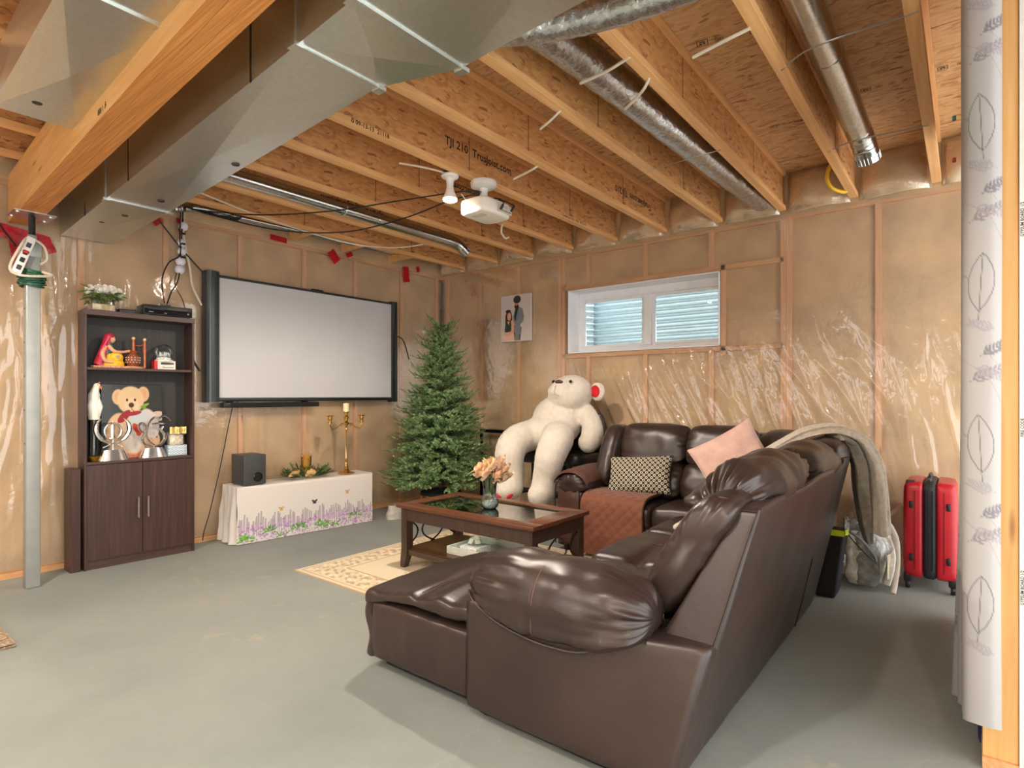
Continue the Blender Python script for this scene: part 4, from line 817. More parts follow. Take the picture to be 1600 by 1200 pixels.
stroke([(0.012, 0.085), (-0.03, 0.12), (-0.045, 0.18), (-0.03, 0.25), (0.0, 0.29), (0.04, 0.29), (0.07, 0.305), (0.105, 0.285), (0.118, 0.265)], (0.006, 0.008, 0.007, 0.007, 0.009, 0.007, 0.008, 0.007, 0.003)).build('letter_stroke', CHROME, ik)
stroke([(-0.01, 0.245), (0.03, 0.25), (0.075, 0.245)], (0.007, 0.009, 0.007), 12).build('letter_stroke', CHROME, ik)
stroke([(0.03, 0.20), (0.058, 0.21), (0.068, 0.225), (0.055, 0.20), (0.075, 0.17), (0.078, 0.13), (0.05, 0.09), (0.012, 0.08), (0.0, 0.07)], (0.005, 0.008, 0.007, 0.009, 0.012, 0.012, 0.010, 0.008, 0.006)).build('letter_stroke', CHROME, ik)
gb = thing('gift_bag', 'clear gift bag with gold top on a blue patterned box beside the ornament', 'gift bag', (1.885, 4.79, SH2), 0)
m = print_grid(np.linspace(0, 1, 60), np.linspace(0, 1, 40), lambda u, v: (1.815+0.13*u, 4.7535, SH2+0.002+0.075*v), I((214, 222, 226), lambda k: [k.ell((i+0.5*(j % 2))/5, j/3.2+0.05, 0.075, 0.12, (112, 152, 176)) or k.ell((i+0.5*(j % 2))/5, j/3.2+0.05, 0.045, 0.07, (222, 230, 232)) for i in range(6) for j in range(4)])); m.build('patterned_front', inked('paper_print', 0.6), gb, 0)
m = MB(); m.rbox(1.813, 1.947, 4.754, 4.83, SH2, SH2+0.078, 0.002, 1); m.build('box_base', plain('pale_blue_card', (176, 200, 212), 0.6), gb)
m = MB(); m.grid(24, 10, lambda u, v: (1.88+0.064*math.cos(2*PI*u)*(1+0.06*noise.noise((u*20, v*3, 1))), 4.792+0.034*math.sin(2*PI*u)*(1+0.1*noise.noise((u*20, v*3, 4))), SH2+0.078+0.10*v), cu=True); m.build('clear_film', FILM2, gb, 80)
m = MB(); m.rbox(1.83, 1.93, 4.775, 4.81, SH2+0.08, SH2+0.155, 0.006, 2); m.build('wrapped_filling', plain('cream_filling', (226, 208, 178), 0.6, 0, 0.15, 50), gb)
m = MB(); m.grid(20, 6, lambda u, v: (1.825+0.115*u, 4.758-0.006*math.sin(u*14), SH2+0.165+0.052*v+0.002*math.sin(u*20)*v)); m.build('gold_header', plain('gold_paper', (232, 200, 120), 0.3, 0.4, 0.1), gb, 80)
m = MB()
for x in (1.875, 1.915): m.tube([(x, 4.7495, SH2+0.200), (x-0.004, 4.7495, SH2+0.182), (x+0.012, 4.7495, SH2+0.182), (x+0.016, 4.7495, SH2+0.205)], 0.0018, 4)
m.build('header_marks', BLACK, gb, 0, 'stuff')

# ================================================================ SCREEN, SOUNDBAR, CABLES
sc = thing('projector_screen', 'large white projector screen with charcoal end housings on the left wall', 'projector screen', (3.1, 4.86, 1.15))
m = MB(); prof = [(-0.055, -0.02), (-0.05, -0.05), (-0.02, -0.064), (0.02, -0.064), (0.05, -0.05), (0.058, -0.02), (0.058, 0.03), (-0.055, 0.03)]
m.prism([(2.172+x, 4.865+y) for x, y in prof], 1.145, 2.215); m.build('roller_housing', DGREY, sc, 50)
m = MB(); m.prism([(2.14+x*0.3, 4.86+y*1.06) for x, y in prof], 1.143, 2.217); m.build('housing_trim', plain('grey_trim', (92, 102, 104), 0.35), sc, 50)
m = MB(); m.prism([(4.075+x*0.75, 4.865+y*0.8) for x, y in prof], 1.132, 2.205); m.build('end_housing', plain('dark_case', (26, 33, 34), 0.35), sc, 50)
m = MB(); m.grid(30, 16, lambda u, v: (2.23+1.805*u, 4.835-0.004*math.sin(PI*u)*math.sin(PI*v), 1.18+0.995*v)); m.build('screen_fabric', plain('matte_white_fabric', (200, 200, 202), 0.8, 0, 0.01, 3), sc, 180)
m = MB(); m.rbox(2.22, 4.04, 4.826, 4.850, 2.172, 2.192, 0.004, 2); m.rbox(3.08, 3.20, 4.822, 4.852, 2.186, 2.204, 0.003, 1); m.build('top_bar', plain('dark_case', (26, 33, 34), 0.35), sc, 50)
m = MB(); m.rbox(2.22, 4.04, 4.822, 4.852, 1.150, 1.182, 0.005, 2); m.build('bottom_bar', plain('dark_case', (26, 33, 34), 0.35), sc, 50)
sb = thing('soundbar', 'slim black soundbar mounted right under the projector screen', 'soundbar', (2.69, 4.84, 1.10))
m = MB(); m.rbox(2.245, 3.135, 4.79, 4.87, 1.098, 1.140, 0.008, 3); m.build('bar_body', BLACK, sb)
m = MB(); m.rbox(2.30, 3.08, 4.7885, 4.792, 1.104, 1.134, 0.001, 1); m.build('fabric_grille', plain('black_fabric', (20, 21, 22), 0.85, 0, 0.1, 300, 0.3, 500), sb)
m = MB(); m.rbox(2.32, 2.36, 4.86, 4.905, 1.10, 1.15, 0.002, 1); m.rbox(3.02, 3.06, 4.86, 4.905, 1.10, 1.15, 0.002, 1); m.build('bracket', BLACK, sb, 40, 'stuff')
cable('black cable hanging from the ceiling bundle to the console, with a side loop', [(1.93, 4.83, 2.66), (1.925, 4.83, 2.45), (1.925, 4.83, 2.30), (1.84, 4.82, 2.22), (1.79, 4.81, 2.08), (1.80, 4.79, 1.90)], 0.005, BCAB, k=8)
cable('straight black cable dropping from the ceiling bundle to the adapter', [(1.95, 4.84, 2.66), (1.94, 4.84, 2.4), (1.92, 4.84, 2.12), (1.86, 4.82, 2.0), (1.815, 4.79, 1.89)], 0.005, BCAB, k=8)
cable('thin black cable from the bundle down to the right end of the console', [(1.94, 4.86, 2.25), (1.90, 4.86, 2.08), (1.95, 4.85, 1.96), (1.97, 4.84, 1.875)], 0.0035, BCAB, k=8)
cable('black cable slanting from the duct end to the screen housing', [(1.76, 4.84, 2.56), (1.95, 4.85, 2.35), (2.12, 4.86, 2.19)], 0.006, BCAB)
cable('white cable hanging in a bend left of the screen housing', [(1.94, 4.86, 2.64), (1.975, 4.86, 2.4), (2.01, 4.86, 2.22), (2.03, 4.86, 2.08), (2.07, 4.86, 1.99), (2.10, 4.86, 1.93)], 0.009, WCAB, k=8)
gl = thing('globe_string', 'string of frosted white globes tied up in the cable bundle', 'string of globes', (1.94, 4.84, 2.4))
for i, (x, z, r_) in enumerate([(1.960, 2.535, 0.036), (1.945, 2.40, 0.034), (1.95, 2.335, 0.032), (1.94, 2.255, 0.036), (1.935, 2.19, 0.036)]):
    m = MB(); m.ell((x, 4.855, z), (r_, r_, r_), 18, 12); m.build('globe', plain('frosted_globe', (226, 222, 232), 0.3, 0, 0.02), gl)
m = MB(); m.tube(spl([(1.945, 4.86, 2.66), (1.955, 4.86, 2.5), (1.95, 4.86, 2.35), (1.935, 4.86, 2.19)], 24), 0.004, 6); m.tube(spl([(1.975, 4.86, 2.66), (1.968, 4.86, 2.56), (1.962, 4.86, 2.53)], 10), 0.004, 6); m.build('globe_cord', WCAB, gl)
for z in (2.46, 2.38, 2.275):
    m = MB(); m.rbox(1.925, 1.958, 4.80, 4.825, z, z+0.012, 0.003, 1); m.build('cable_tie', BLACK, gl)
bn = thing('cable_bundle', 'foil wrapped black cable bundle at the duct end above the bookcase', 'cable bundle', (2.0, 4.80, 2.67))
m = MB(); m.tube(spl([(1.90, 4.84, 2.655), (2.0, 4.78, 2.675), (2.15, 4.72, 2.675), (2.3, 4.70, 2.67)], 40), [0.03+0.008*noise.noise((i*0.9, 0, 0)) for i in range(40)], 14); m.build('foil_wrap', FOIL, bn)
for k in range(4): 
    m = MB(); m.tube(spl([(1.92+0.01*k, 4.83-0.012*k, 2.64), (1.95, 4.78-0.012*k, 2.665), (2.08, 4.70+0.01*k, 2.64), (2.3, 4.66-0.02*k, 2.625+0.004*k)], 24), 0.005, 6); m.build('bundled_cable', BCAB, bn)
m = MB(); m.tube([(2.25, 4.70, 2.665), (3.2, 4.67, 2.675), (3.9, 4.66, 2.675)], 0.028, 18); tag(m.build('conduit_pipe', GALP), 'thin galvanized conduit running along the wall above the screen', 'pipe')
cable('black cable drooping from the cable bundle across to the projector, the higher one', [(1.98, 4.76, 2.655), (2.25, 4.25, 2.58), (2.45, 3.6, 2.53), (2.62, 3.05, 2.535), (2.78, 2.60, 2.545), (2.84, 2.50, 2.535)], 0.005, BCAB, k=9)
cable('black cable sagging from the cable bundle across to the projector, the lower one', [(2.05, 4.74, 2.645), (2.45, 4.35, 2.53), (2.70, 3.8, 2.47), (2.78, 3.2, 2.48), (2.81, 2.75, 2.525), (2.85, 2.52, 2.53)], 0.005, BCAB, k=9)
cable('thin black cable running down the wall behind the subwoofer', [(2.36, 4.88, 1.10), (2.32, 4.885, 0.9), (2.26, 4.885, 0.6), (2.17, 4.87, 0.25), (2.12, 4.86, 0.10), (2.10, 4.84, 0.03)], 0.004, BCAB)
cable('black cable end hooked beside the right screen housing', [(4.10, 4.88, 1.84), (4.19, 4.875, 1.84), (4.25, 4.87, 1.78), (4.31, 4.86, 1.60)], 0.006, BCAB)
cable('bunched black plug cable between bookcase and screen', [(1.995, 4.87, 1.60), (2.02, 4.86, 1.52), (2.05, 4.865, 1.46), (2.09, 4.87, 1.40)], 0.009, BCAB)
cable('dark cable end at the far left edge behind the post', [(0.80, 4.87, 2.45), (0.86, 4.86, 2.30), (0.93, 4.80, 2.16)], 0.006, BCAB)

# ================================================================ COVERED BENCH WITH CANDLES AND SUBWOOFER
bR = math.radians(-5.5); bn_ = thing('draped_bench', 'low bench draped in a white cloth printed with lavender, clumps of leaves and butterflies', 'bench', (2.88, 4.66, 0), bR)
HB = 0.462
def lav(k):
    rnd = random.Random(12)
    for i in range(64):                      # grey flower sketches
        x = 0.02+1.21*i/63+rnd.uniform(-.006, .006); h = 0.185+0.03*math.sin(i*0.9)+rnd.uniform(-.015, .03)
        k.line([(x, 0.05), (x+rnd.uniform(-.005, .005), h)], 0.0022, (132, 120, 136), 0.8)
        z = 0.10
        while z < h:
            for s in (-1, 1): k.line([(x, z), (x+s*0.010*(1-(z-0.1)/(h-0.08)*0.6), z+0.007)], 0.0024, (128, 116, 132) if z > 0.14 else (166, 110, 176), 0.85)
            z += 0.013
    for i in range(520):
        x = rnd.uniform(0.0, 1.25); z = rnd.betavariate(1.6, 2.2)*0.17+0.0; k.ell(x, z, rnd.uniform(.005, .011), rnd.uniform(.003, .006), rnd.choice([(172, 122, 190), (146, 110, 178), (194, 148, 200), (158, 100, 160), (184, 160, 206)]), rnd.uniform(-.6, .6), 0.9)
    for cx_, cz_, n in ((0.06, 0.03, 40), (0.26, 0.075, 26), (0.52, 0.06, 36), (0.73, 0.045, 40), (0.84, 0.03, 16), (1.06, 0.09, 26), (0.36, 0.015, 14)):
        for j in range(n):
            a = rnd.uniform(-0.4, PI+0.4); L = rnd.uniform(.01, .062); x, z = cx_+L*1.25*math.cos(a), cz_+L*math.sin(a)*0.9
            k.ell(x, z, 0.013, 0.0045, rnd.choice([(98, 160, 50), (120, 182, 62), (78, 136, 52)]), a)
    for bx, bz, c in ((0.36, 0.245, (208, 172, 100)), (0.66, 0.265, (62, 56, 76)), (0.98, 0.315, (206, 168, 132))):
        for s in (-1, 1): k.ell(bx+s*0.013, bz+0.008, 0.016, 0.009, c, s*0.7); k.ell(bx+s*0.008, bz-0.010, 0.010, 0.006, c, -s*0.8)
        k.line([(bx, bz-0.014), (bx, bz+0.012)], 0.0022, (60, 50, 40))
Wb, Db = 1.245, 0.30
def bf(s, t):     # front cloth: s along, t up
    f = 0.004*math.sin(s*9)*(1-t/HB)+0.006*noise.noise((s*4, t*3, 2))*(1-t/HB)
    rr = 0.02; y = -Db/2-f; z = t
    if t > HB-rr: a = (t-(HB-rr))/rr*PI/2; y = -Db/2+rr-rr*math.cos(a); z = HB-rr+rr*math.sin(a)
    return (-Wb/2+s+0.006*noise.noise((t*6, s, 4)), y, z)
m = print_grid(np.linspace(0, Wb, 420), np.linspace(0.004, HB, 150), bf, I((216, 210, 204), lav)); m.build('printed_front_cloth', inked('cloth_print', 0.85, 0.15, 500), bn_, 80, world=False)
CLOTH = plain('white_cloth', (216, 210, 203), 0.85, 0, 0.02, 6, 0.15, 300)
m = MB(); m.grid(60, 14, lambda u, v: (-Wb/2+Wb*u, -Db/2+0.02+(Db-0.02)*v, HB+0.004*noise.noise((u*9, v*4, 3))*math.sin(PI*v))); m.build('top_cloth', CLOTH, bn_, 80, world=False)
m = MB(); m.grid(26, 20, lambda u, v: (-Wb/2-0.002-0.035*(1-v)*(0.3+abs(math.sin(u*7.5)))*min(1, u*5)-0.012*noise.noise((u*6, v*3, 8)), -Db/2+Db*u, 0.006+(HB-0.003)*v)); m.build('side_cloth', CLOTH, bn_, 80, world=False)
m = MB(); m.grid(26, 20, lambda u, v: (Wb/2+0.002+0.02*(1-v)*(0.3+abs(math.sin(u*6.5)))*min(1, u*5)-0.008*noise.noise((u*6, v*3, 8)), -Db/2+Db*u, 0.006+(HB-0.003)*v)); m.build('side_cloth', CLOTH, bn_, 80, world=False)
m = MB(); m.box(-Wb/2+0.01, Wb/2-0.01, -Db/2+0.012, Db/2, 0.0, HB-0.012); m.build('bench_body', plain('bare_wood', (150, 110, 70), 0.7), bn_, 0, world=False)
def onb(x, y): v = Matrix.Rotation(bR, 4, 'Z') @ Vector((x, y, 0)); return (2.88+v.x, 4.66+v.y)
sx_, sy_ = onb(-0.475, -0.01)
sub = thing('subwoofer', 'dark grey cube subwoofer with a round port on the left end of the bench', 'speaker', (sx_, sy_, HB+0.006), math.radians(-2))
m = MB(); m.rbox(-0.092, 0.092, -0.115, 0.115, 0, 0.245, 0.006, 3); m.build('cabinet', plain('dark_grey_wood', (62, 64, 63), 0.45, 0, 0.05), sub, world=False)
m = MB(); m.lathe([(0.030, -0.05), (0.030, 0.0), (0.033, 0.006), (0.038, 0.004), (0.040, -0.002)], 24, T=TR((0.022, -0.115, 0.062), PI/2)); m.build('port_ring', plain('gloss_black', (18, 19, 22), 0.12), sub, world=False)
m = MB(); m.lathe([(0, -0.001), (0.031, -0.001)], 24, T=TR((0.022, -0.116, 0.062), PI/2)); m.build('port_hole', plain('hole_black', (4, 4, 4), 0.9), sub, 0, world=False)
wx, wy = onb(0.03, -0.01)
wr_ = thing('wreath', 'green needle garland with gold leaves around a gold candle cup on the bench', 'garland', (wx, wy, HB+0.004), bR)
rnd = random.Random(21); ND = [plain('garland_green', (58, 92, 44), 0.6, 0, 0.25, 60), plain('garland_light', (96, 128, 62), 0.6, 0, 0.2, 60)]
for k in range(46):
    a = 2*PI*k/46; x, y = 0.21*math.cos(a), 0.09*math.sin(a); m = MB(); b0 = Vector((x*0.6, y*0.6, 0.01)); d = Vector((math.cos(a)*0.9, math.sin(a)*0.45, rnd.uniform(0.15, 1.0))).normalized(); L = rnd.uniform(0.08, 0.13)
    for j in range(40):
        t = j/40; p = b0+d*(L*t); q = Vector((rnd.uniform(-1, 1), rnd.uniform(-1, 1), rnd.uniform(-.3, 1)))*0.6+d; q.normalize(); s_ = q.cross(Vector((0, 0, 1))).normalized()*0.0032; l = rnd.uniform(.024, .040)
        m.add([p-s_, p+s_, p+q*l+s_*0.4, p+q*l-s_*0.4], [(0, 1, 2, 3)])
    m.build('garland_sprig', ND[k % 3 == 0], wr_, 0, world=False)
for k in range(10):
    a = 2*PI*k/10+0.3; m = MB(); leafm(m, (0.05*math.cos(a), 0.04*math.sin(a), 0.05), (math.cos(a), 0.6*math.sin(a)-0.2, 0.45), (0, 0, 1), 0.085, 0.035); m.build('gold_leaf', GOLD, wr_, 60, world=False)
m = MB(); rose(m, (-0.145, -0.055, 0.06), 0.034, seed=4, tilt=(-0.5, -0.3)); rose(m, (0.0, -0.07, 0.05), 0.034, seed=6, tilt=(-0.8, 0)); m.build('cream_flower', plain('cream_gold', (226, 190, 130), 0.4, 0.2), wr_, 60, 'stuff', world=False)
cu_ = thing('candle_cup', 'amber gold glass candle cup standing in the middle of the garland', 'candle holder', (wx, wy, HB+0.05), 0)
m = MB(); m.lathe([(0, 0.0), (0.04, 0.0), (0.03, 0.02), (0.012, 0.045), (0.03, 0.06), (0.038, 0.065)], 20, c=(wx, wy, HB+0.03)); m.build('cup_stand', GOLD, cu_)
m = MB(); m.lathe([(0.0, 0.068), (0.036, 0.068), (0.043, 0.085), (0.046, 0.165), (0.050, 0.185)], 24, c=(wx, wy, HB+0.03)); m.build('amber_glass', glass('amber_glass', (0.95, 0.74, 0.36), 0.05, 2.0), cu_)
m = MB(); m.lathe([(0.0, 0.07), (0.034, 0.07), (0.036, 0.14), (0.0, 0.142)], 18, c=(wx, wy, HB+0.03)); m.build('candle', plain('candle_wax', (236, 222, 176), 0.5, Subsurface_Weight=0.2), cu_)
ex, ey = onb(0.415, -0.03)
ca = thing('candelabra', 'tall gold three-armed candelabra with one cream candle on the bench right end', 'candelabra', (ex, ey, HB+0.005), 0)
def C0(z): return (ex, ey, HB+0.005+z)
m = MB(); m.lathe([(0, 0), (0.078, 0), (0.080, 0.006), (0.066, 0.014), (0.05, 0.016), (0.03, 0.026), (0.018, 0.05), (0.026, 0.06), (0.014, 0.075), (0.010, 0.10), (0.018, 0.108), (0.009, 0.125), (0.013, 0.14), (0.0065, 0.16), (0.0055, 0.40), (0.012, 0.41), (0.012, 0.42), (0.006, 0.43), (0.016, 0.455), (0.026, 0.475), (0.014, 0.495), (0.020, 0.515), (0.024, 0.53), (0.013, 0.55), (0.018, 0.57), (0.03, 0.578), (0.03, 0.583), (0, 0.583)], 24, c=C0(0)); m.build('stem', GOLD, ca)
for s in (-1, 1):
    m = MB(); m.tube(spl([C0(0.455), (ex+s*0.05, ey-s*0.002, HB+0.475), (ex+s*0.09, ey-s*0.004, HB+0.445), (ex+s*0.14, ey-s*0.01, HB+0.425), (ex+s*0.165, ey-s*0.01, HB+0.46), (ex+s*0.168, ey-s*0.01, HB+0.485)], 30), 0.0055, 8); m.ell((ex+s*0.05, ey-s*0.002, HB+0.455), (0.01, 0.01, 0.01), 10, 8); ar = m.build('arm', GOLD, ca)
    m = MB(); m.lathe([(0, 0), (0.026, 0.004), (0.03, 0.008), (0.012, 0.014), (0.016, 0.03), (0.022, 0.045), (0.014, 0.055), (0.036, 0.068), (0.038, 0.072), (0.013, 0.066), (0.012, 0.05), (0, 0.05)], 16, c=(ex+s*0.168, ey-s*0.01, HB+0.48)); m.build('candle_cup', GOLD, ar)
m = MB(); m.lathe([(0, 0.583), (0.027, 0.583), (0.0275, 0.655), (0.025, 0.660), (0, 0.656)], 20, c=C0(0)); m.tube([C0(0.655), C0(0.667)], 0.0015, 5); m.build('candle', plain('candle_wax', (236, 222, 176), 0.5, Subsurface_Weight=0.2), ca)
# ================================================================ LAMP AND PROJECTOR
lx, ly = BULBS[0]
lm = thing('ceiling_lampholder', 'white ceiling lampholder with a lit flood bulb beside the projector', 'lamp', (lx, ly, 2.63), 0, 'ceiling lampholders')
def lampset(root, x, y):
    m = MB(); m.lathe([(0, 2.63), (0.055, 2.63), (0.058, 2.622), (0.052, 2.612), (0.03, 2.606), (0.024, 2.585), (0.022, 2.56), (0, 2.56)], 24, c=(x, y, 0)); m.build('holder', WHITE, root)
    m = MB(); m.lathe([(0.02, 2.572), (0.022, 2.55), (0.030, 2.52), (0.042, 2.49), (0.046, 2.475)], 24, c=(x, y, 0)); b = m.build('bulb', plain('bulb_neck', (240, 234, 222), 0.3), root)
    m = MB(); m.lathe([(0.046, 2.475), (0.044, 2.464), (0.03, 2.458), (0, 2.455)], 24, c=(x, y, 0)); m.build('lit_face', glow('lit_bulb_face', (1.0, 0.86, 0.66), 30.0) if 'lit_bulb_face' not in MT else MT['lit_bulb_face'], b)
    m = MB(); m.lathe([(0, 2.66), (0.045, 2.66), (0.045, 2.63), (0, 2.63)], 8, c=(x, y, 0)); m.build('outlet_box', DGREY, root, 20)
lampset(lm, lx, ly)
for (x, y), lb in zip(BULBS[1:], ('white lampholder with lit bulb left of the beam, outside the view', 'white lampholder with lit bulb above the camera', 'added unseen white lampholder with lit bulb behind the camera on the right', 'added unseen white lampholder with lit bulb behind the camera on the left')):
    q = thing('ceiling_lampholder', lb, 'lamp', (x, y, 2.63), 0, 'ceiling lampholders'); lampset(q, x, y)
px, py, pz = 2.93, 2.54, 2.445
pj = thing('projector', 'white ceiling projector hanging under the joists with a port panel facing the room', 'projector', (px, py, pz), 0)
m = MB(); m.lathe([(0, 0.185), (0.085, 0.185), (0.088, 0.178), (0.086, 0.152), (0.07, 0.142), (0.03, 0.138), (0.026, 0.12), (0.026, 0.05), (0, 0.05)], 32, c=(px-0.02, py, pz)); m.tube([(px-0.07, py-0.04, pz+0.045), (px-0.02, py, pz+0.07), (px+0.03, py+0.04, pz+0.045)], 0.009, 8); m.tube([(px-0.07, py+0.04, pz+0.045), (px-0.02, py, pz+0.07), (px+0.03, py-0.04, pz+0.045)], 0.009, 8); m.build('ceiling_mount', WHITE, pj)
m = MB(); hull = []
def pf(u, v):
    a = 2*PI*u; n = 5.0; cx_, sx_2 = math.cos(a), math.sin(a); r = 1/((abs(cx_)**n+abs(sx_2)**n)**(1/n)); k = [0.0, 0.86, 0.97, 1, 1, 0.98, 0.93, 0.80, 0.0][int(round(v*8))]; z = [0.05, 0.05, 0.043, 0.03, -0.015, -0.035, -0.046, -0.05, -0.05][int(round(v*8))]
    return (px+0.155*cx_*r*k, py+0.115*sx_2*r*k, pz+z)
m.grid(64, 9, pf, cu=True); m.build('projector_body', plain('projector_white', (236, 230, 218), 0.3, 0, 0.01), pj, 50)
m = MB()
for k in range(9): m.rbox(px-0.09+0.006*k, px-0.087+0.006*k, py-0.05, py+0.05, pz-0.0515, pz-0.0495, 0.0004, 1)
m.build('vent_slots', plain('soft_grey', (190, 184, 172), 0.5), pj, 0, 'stuff')
m = MB(); m.rbox(px-0.02, px+0.135, py-0.1185, py-0.112, pz-0.028, pz+0.03, 0.002, 1); pp_ = m.build('port_panel', plain('port_panel_grey', (206, 200, 188), 0.4), pj)
rnd = random.Random(2); m = MB()
for i in range(8): m.rbox(px+0.03+0.0125*i, px+0.037+0.0125*i, py-0.120, py-0.118, pz-0.018, pz-0.012 if i % 3 else pz-0.009, 0.0005, 1)
for i in range(4): m.lathe([(0.0035, 0.0015), (0, 0.0015)], 10, T=TR((px+0.03+0.016*i, py-0.1185, pz+0.012), PI/2))
m.build('ports', BLACK, pp_, 0, 'stuff')
m = MB(); m.lathe([(0.028, 0), (0.03, 0.012), (0.024, 0.014), (0.0, 0.008)], 20, T=TR((px-0.07, py+0.108, pz+0.005), -PI/2)); m.build('lens', plain('lens_black', (10, 10, 14), 0.05), pj)
for k, (x, z) in enumerate(((px+0.012, pz+0.005), (px+0.125, pz+0.02))):
    m = MB(); m.tube(spl([(px-0.03+0.03*k, py-0.02, pz+0.05), (px-0.01+0.05*k, py-0.10, pz+0.058), (x-0.004, py-0.145, pz+0.035), (x, py-0.14, z)], 18), 0.0045, 6); m.tube([(x, py-0.142, z+0.012), (x, py-0.128, z-0.012), (x, py-0.118, z-0.016)], 0.008, 8); m.build('plugged_cable', BLACK, pj)
m = MB(); m.tube([(px-0.10, py+0.06, pz+0.03), (px-0.13, py+0.10, pz+0.095)], 0.003, 6); m.build('thin_aerial', WHITE, pj)

# ================================================================ RUGS
def rug_ink(k):
    U, V = k.U, k.V; rnd = random.Random(4)
    def inb(a): return np.minimum(np.minimum(U, 1.58-U), np.minimum(V, 2.35-V)) > a
    e = np.minimum(np.minimum(U, 1.58-U), np.minimum(V, 2.35-V))
    k.put((np.abs(e-0.03) < 0.004).astype(float), (170, 140, 104)); k.put((np.abs(e-0.245) < 0.005).astype(float), (176, 148, 112)); k.put(((e > 0.06) & (e < 0.22)).astype(float), (206, 186, 154), 0.55)
    f = np.zeros(U.shape)
    for s, a in ((64, 1.0), (118, 0.9), (190, 0.6)):
        for q in range(3):
            th = rnd.uniform(0, PI); f += a*np.sin((U*math.cos(th)+V*math.sin(th))*s+2*np.sin(U*9+q)+2*np.cos(V*8+q*2)+rnd.uniform(0, 6))
    k.put(((f > 1.3) & (e > 0.055) & (e < 0.235)).astype(float), (138, 114, 92), 0.55); k.put(((f < -1.9) & (e > 0.055) & (e < 0.235)).astype(float), (232, 214, 180), 0.8)
    cx_, cy_ = 0.79, 1.175; r = np.hypot((U-cx_)*1.3, V-cy_); k.put(((f > 1.7) & (r < 0.75) & (e > 0.25)).astype(float), (182, 158, 128), 0.5)
    k.put(((f > 1.2) & (np.abs(r-0.45) < 0.1)).astype(float), (160, 134, 108), 0.5)
m = print_grid(np.linspace(0, 1.58, 250), np.linspace(0, 2.35, 370), lambda u, v: (2.17+u, 1.25+v, 0.010+0.0008*math.sin(u*300)*math.sin(v*300)), I((214, 198, 170), rug_ink))
n0 = len(m.v); m.box(2.17, 3.75, 1.25, 3.60, 0.0, 0.0095); m.col = np.vstack([m.col, np.tile(np.array(lin((196, 170, 132))), (8, 1))])
tag(m.build('area_rug', inked('rug_pile', 0.95, 0.3, 260), None, 30), 'beige area rug with a faded brown ornamental border under the coffee table', 'rug')
m = MB(); m.grid(60, 60, lambda u, v: (-0.4+1.09*u, 3.56+0.9*v, 0.018+0.014*noise.noise((u*60, v*60, 1))*1.0)); m.box(-0.4, 0.69, 3.56, 4.46, 0, 0.012)
shag = m.build('shag_mat', plain('shag_brown', (150, 130, 108), 0.95, 0, 0.3, 70, 0.9, 90), None, 180); tag(shag, 'brown shaggy mat at the far left edge near the steel post', 'mat')

# ================================================================ COFFEE TABLE
TX0, TX1, TY0, TY1, TZ = 2.632, 3.252, 1.925, 3.105, 0.452
TW = wood('walnut_brown', (78, 45, 30), (114, 68, 44), 'Y', 0.3, 40, 0.04, 0.03, False); TD = wood('dark_walnut', (58, 42, 36), (74, 55, 46), 'Z', 0.35, 40, 0.05, 0.03, False)
tb = thing('coffee_table', 'dark brown coffee table with inset glass top and curved end ornaments', 'table', ((TX0+TX1)/2, (TY0+TY1)/2, 0.0095))
GZ = 0.0095
for a in ((TX0, TX0+0.10, TY0, TY1), (TX1-0.085, TX1, TY0, TY1), (TX0+0.10, TX1-0.085, TY0, TY0+0.135), (TX0+0.10, TX1-0.085, TY1-0.10, TY1)):
    m = MB(); m.rbox(*a, TZ-0.026, TZ, 0.004, 2); m.build('top_rail', TW, tb)
m = MB(); m.rbox(TX0+0.085, TX1-0.07, TY0+0.12, TY1-0.085, TZ-0.018, TZ-0.012, 0.001, 1); m.build('glass_inset', TGLASS, tb, 0)
m = MB()
for a in ((TX0+0.098, TX0+0.112, TY0+0.133, TY1-0.098), (TX1-0.097, TX1-0.083, TY0+0.133, TY1-0.098), (TX0+0.1, TX1-0.085, TY0+0.133, TY0+0.147), (TX0+0.1, TX1-0.085, TY1-0.112, TY1-0.098)): m.box(*a, TZ-0.011, TZ-0.004)
m.build('bevelled_edge', glass('green_edge', (0.66, 0.84, 0.78), 0.1, 2.0), tb, 0)
for a in ((TX0+0.03, TX0+0.05, TY0+0.06, TY1-0.06), (TX1-0.05, TX1-0.03, TY0+0.06, TY1-0.06), (TX0+0.06, TX1-0.06, TY0+0.03, TY0+0.05), (TX0+0.06, TX1-0.06, TY1-0.05, TY1-0.03)):
    m = MB(); m.rbox(*a, TZ-0.115, TZ-0.026, 0.002, 1); m.build('apron', TD, tb)
for sx2 in (-1, 1):
    for sy2 in (-1, 1):
        cx_ = TX0+0.055 if sx2 < 0 else TX1-0.055; cy_ = TY0+0.055 if sy2 < 0 else TY1-0.055
        m = MB(); vs = []
        for z, o, h in ((GZ, 0.024, 0.019), (0.05, 0.016, 0.024), (0.10, 0.004, 0.028), (0.14, 0.0, 0.028), (TZ-0.026, 0.0, 0.028)):
            for dx, dy in ((-1, -1), (1, -1), (1, 1), (-1, 1)): vs.append((cx_+sx2*o*0.2+dx*h, cy_+sy2*o+dy*h, z))
        fs = [(0, 3, 2, 1), (16, 17, 18, 19)]+[(4*i+k, 4*i+(k+1) % 4, 4*i+4+(k+1) % 4, 4*i+4+k) for i in range(4) for k in range(4)]
        m.add(vs, fs); m.build('leg', TD, tb, 25)
m = MB(); m.rbox(TX0+0.05, TX1-0.05, TY0+0.04, TY1-0.04, 0.128, 0.146, 0.003, 1); m.build('lower_shelf', TW, tb)
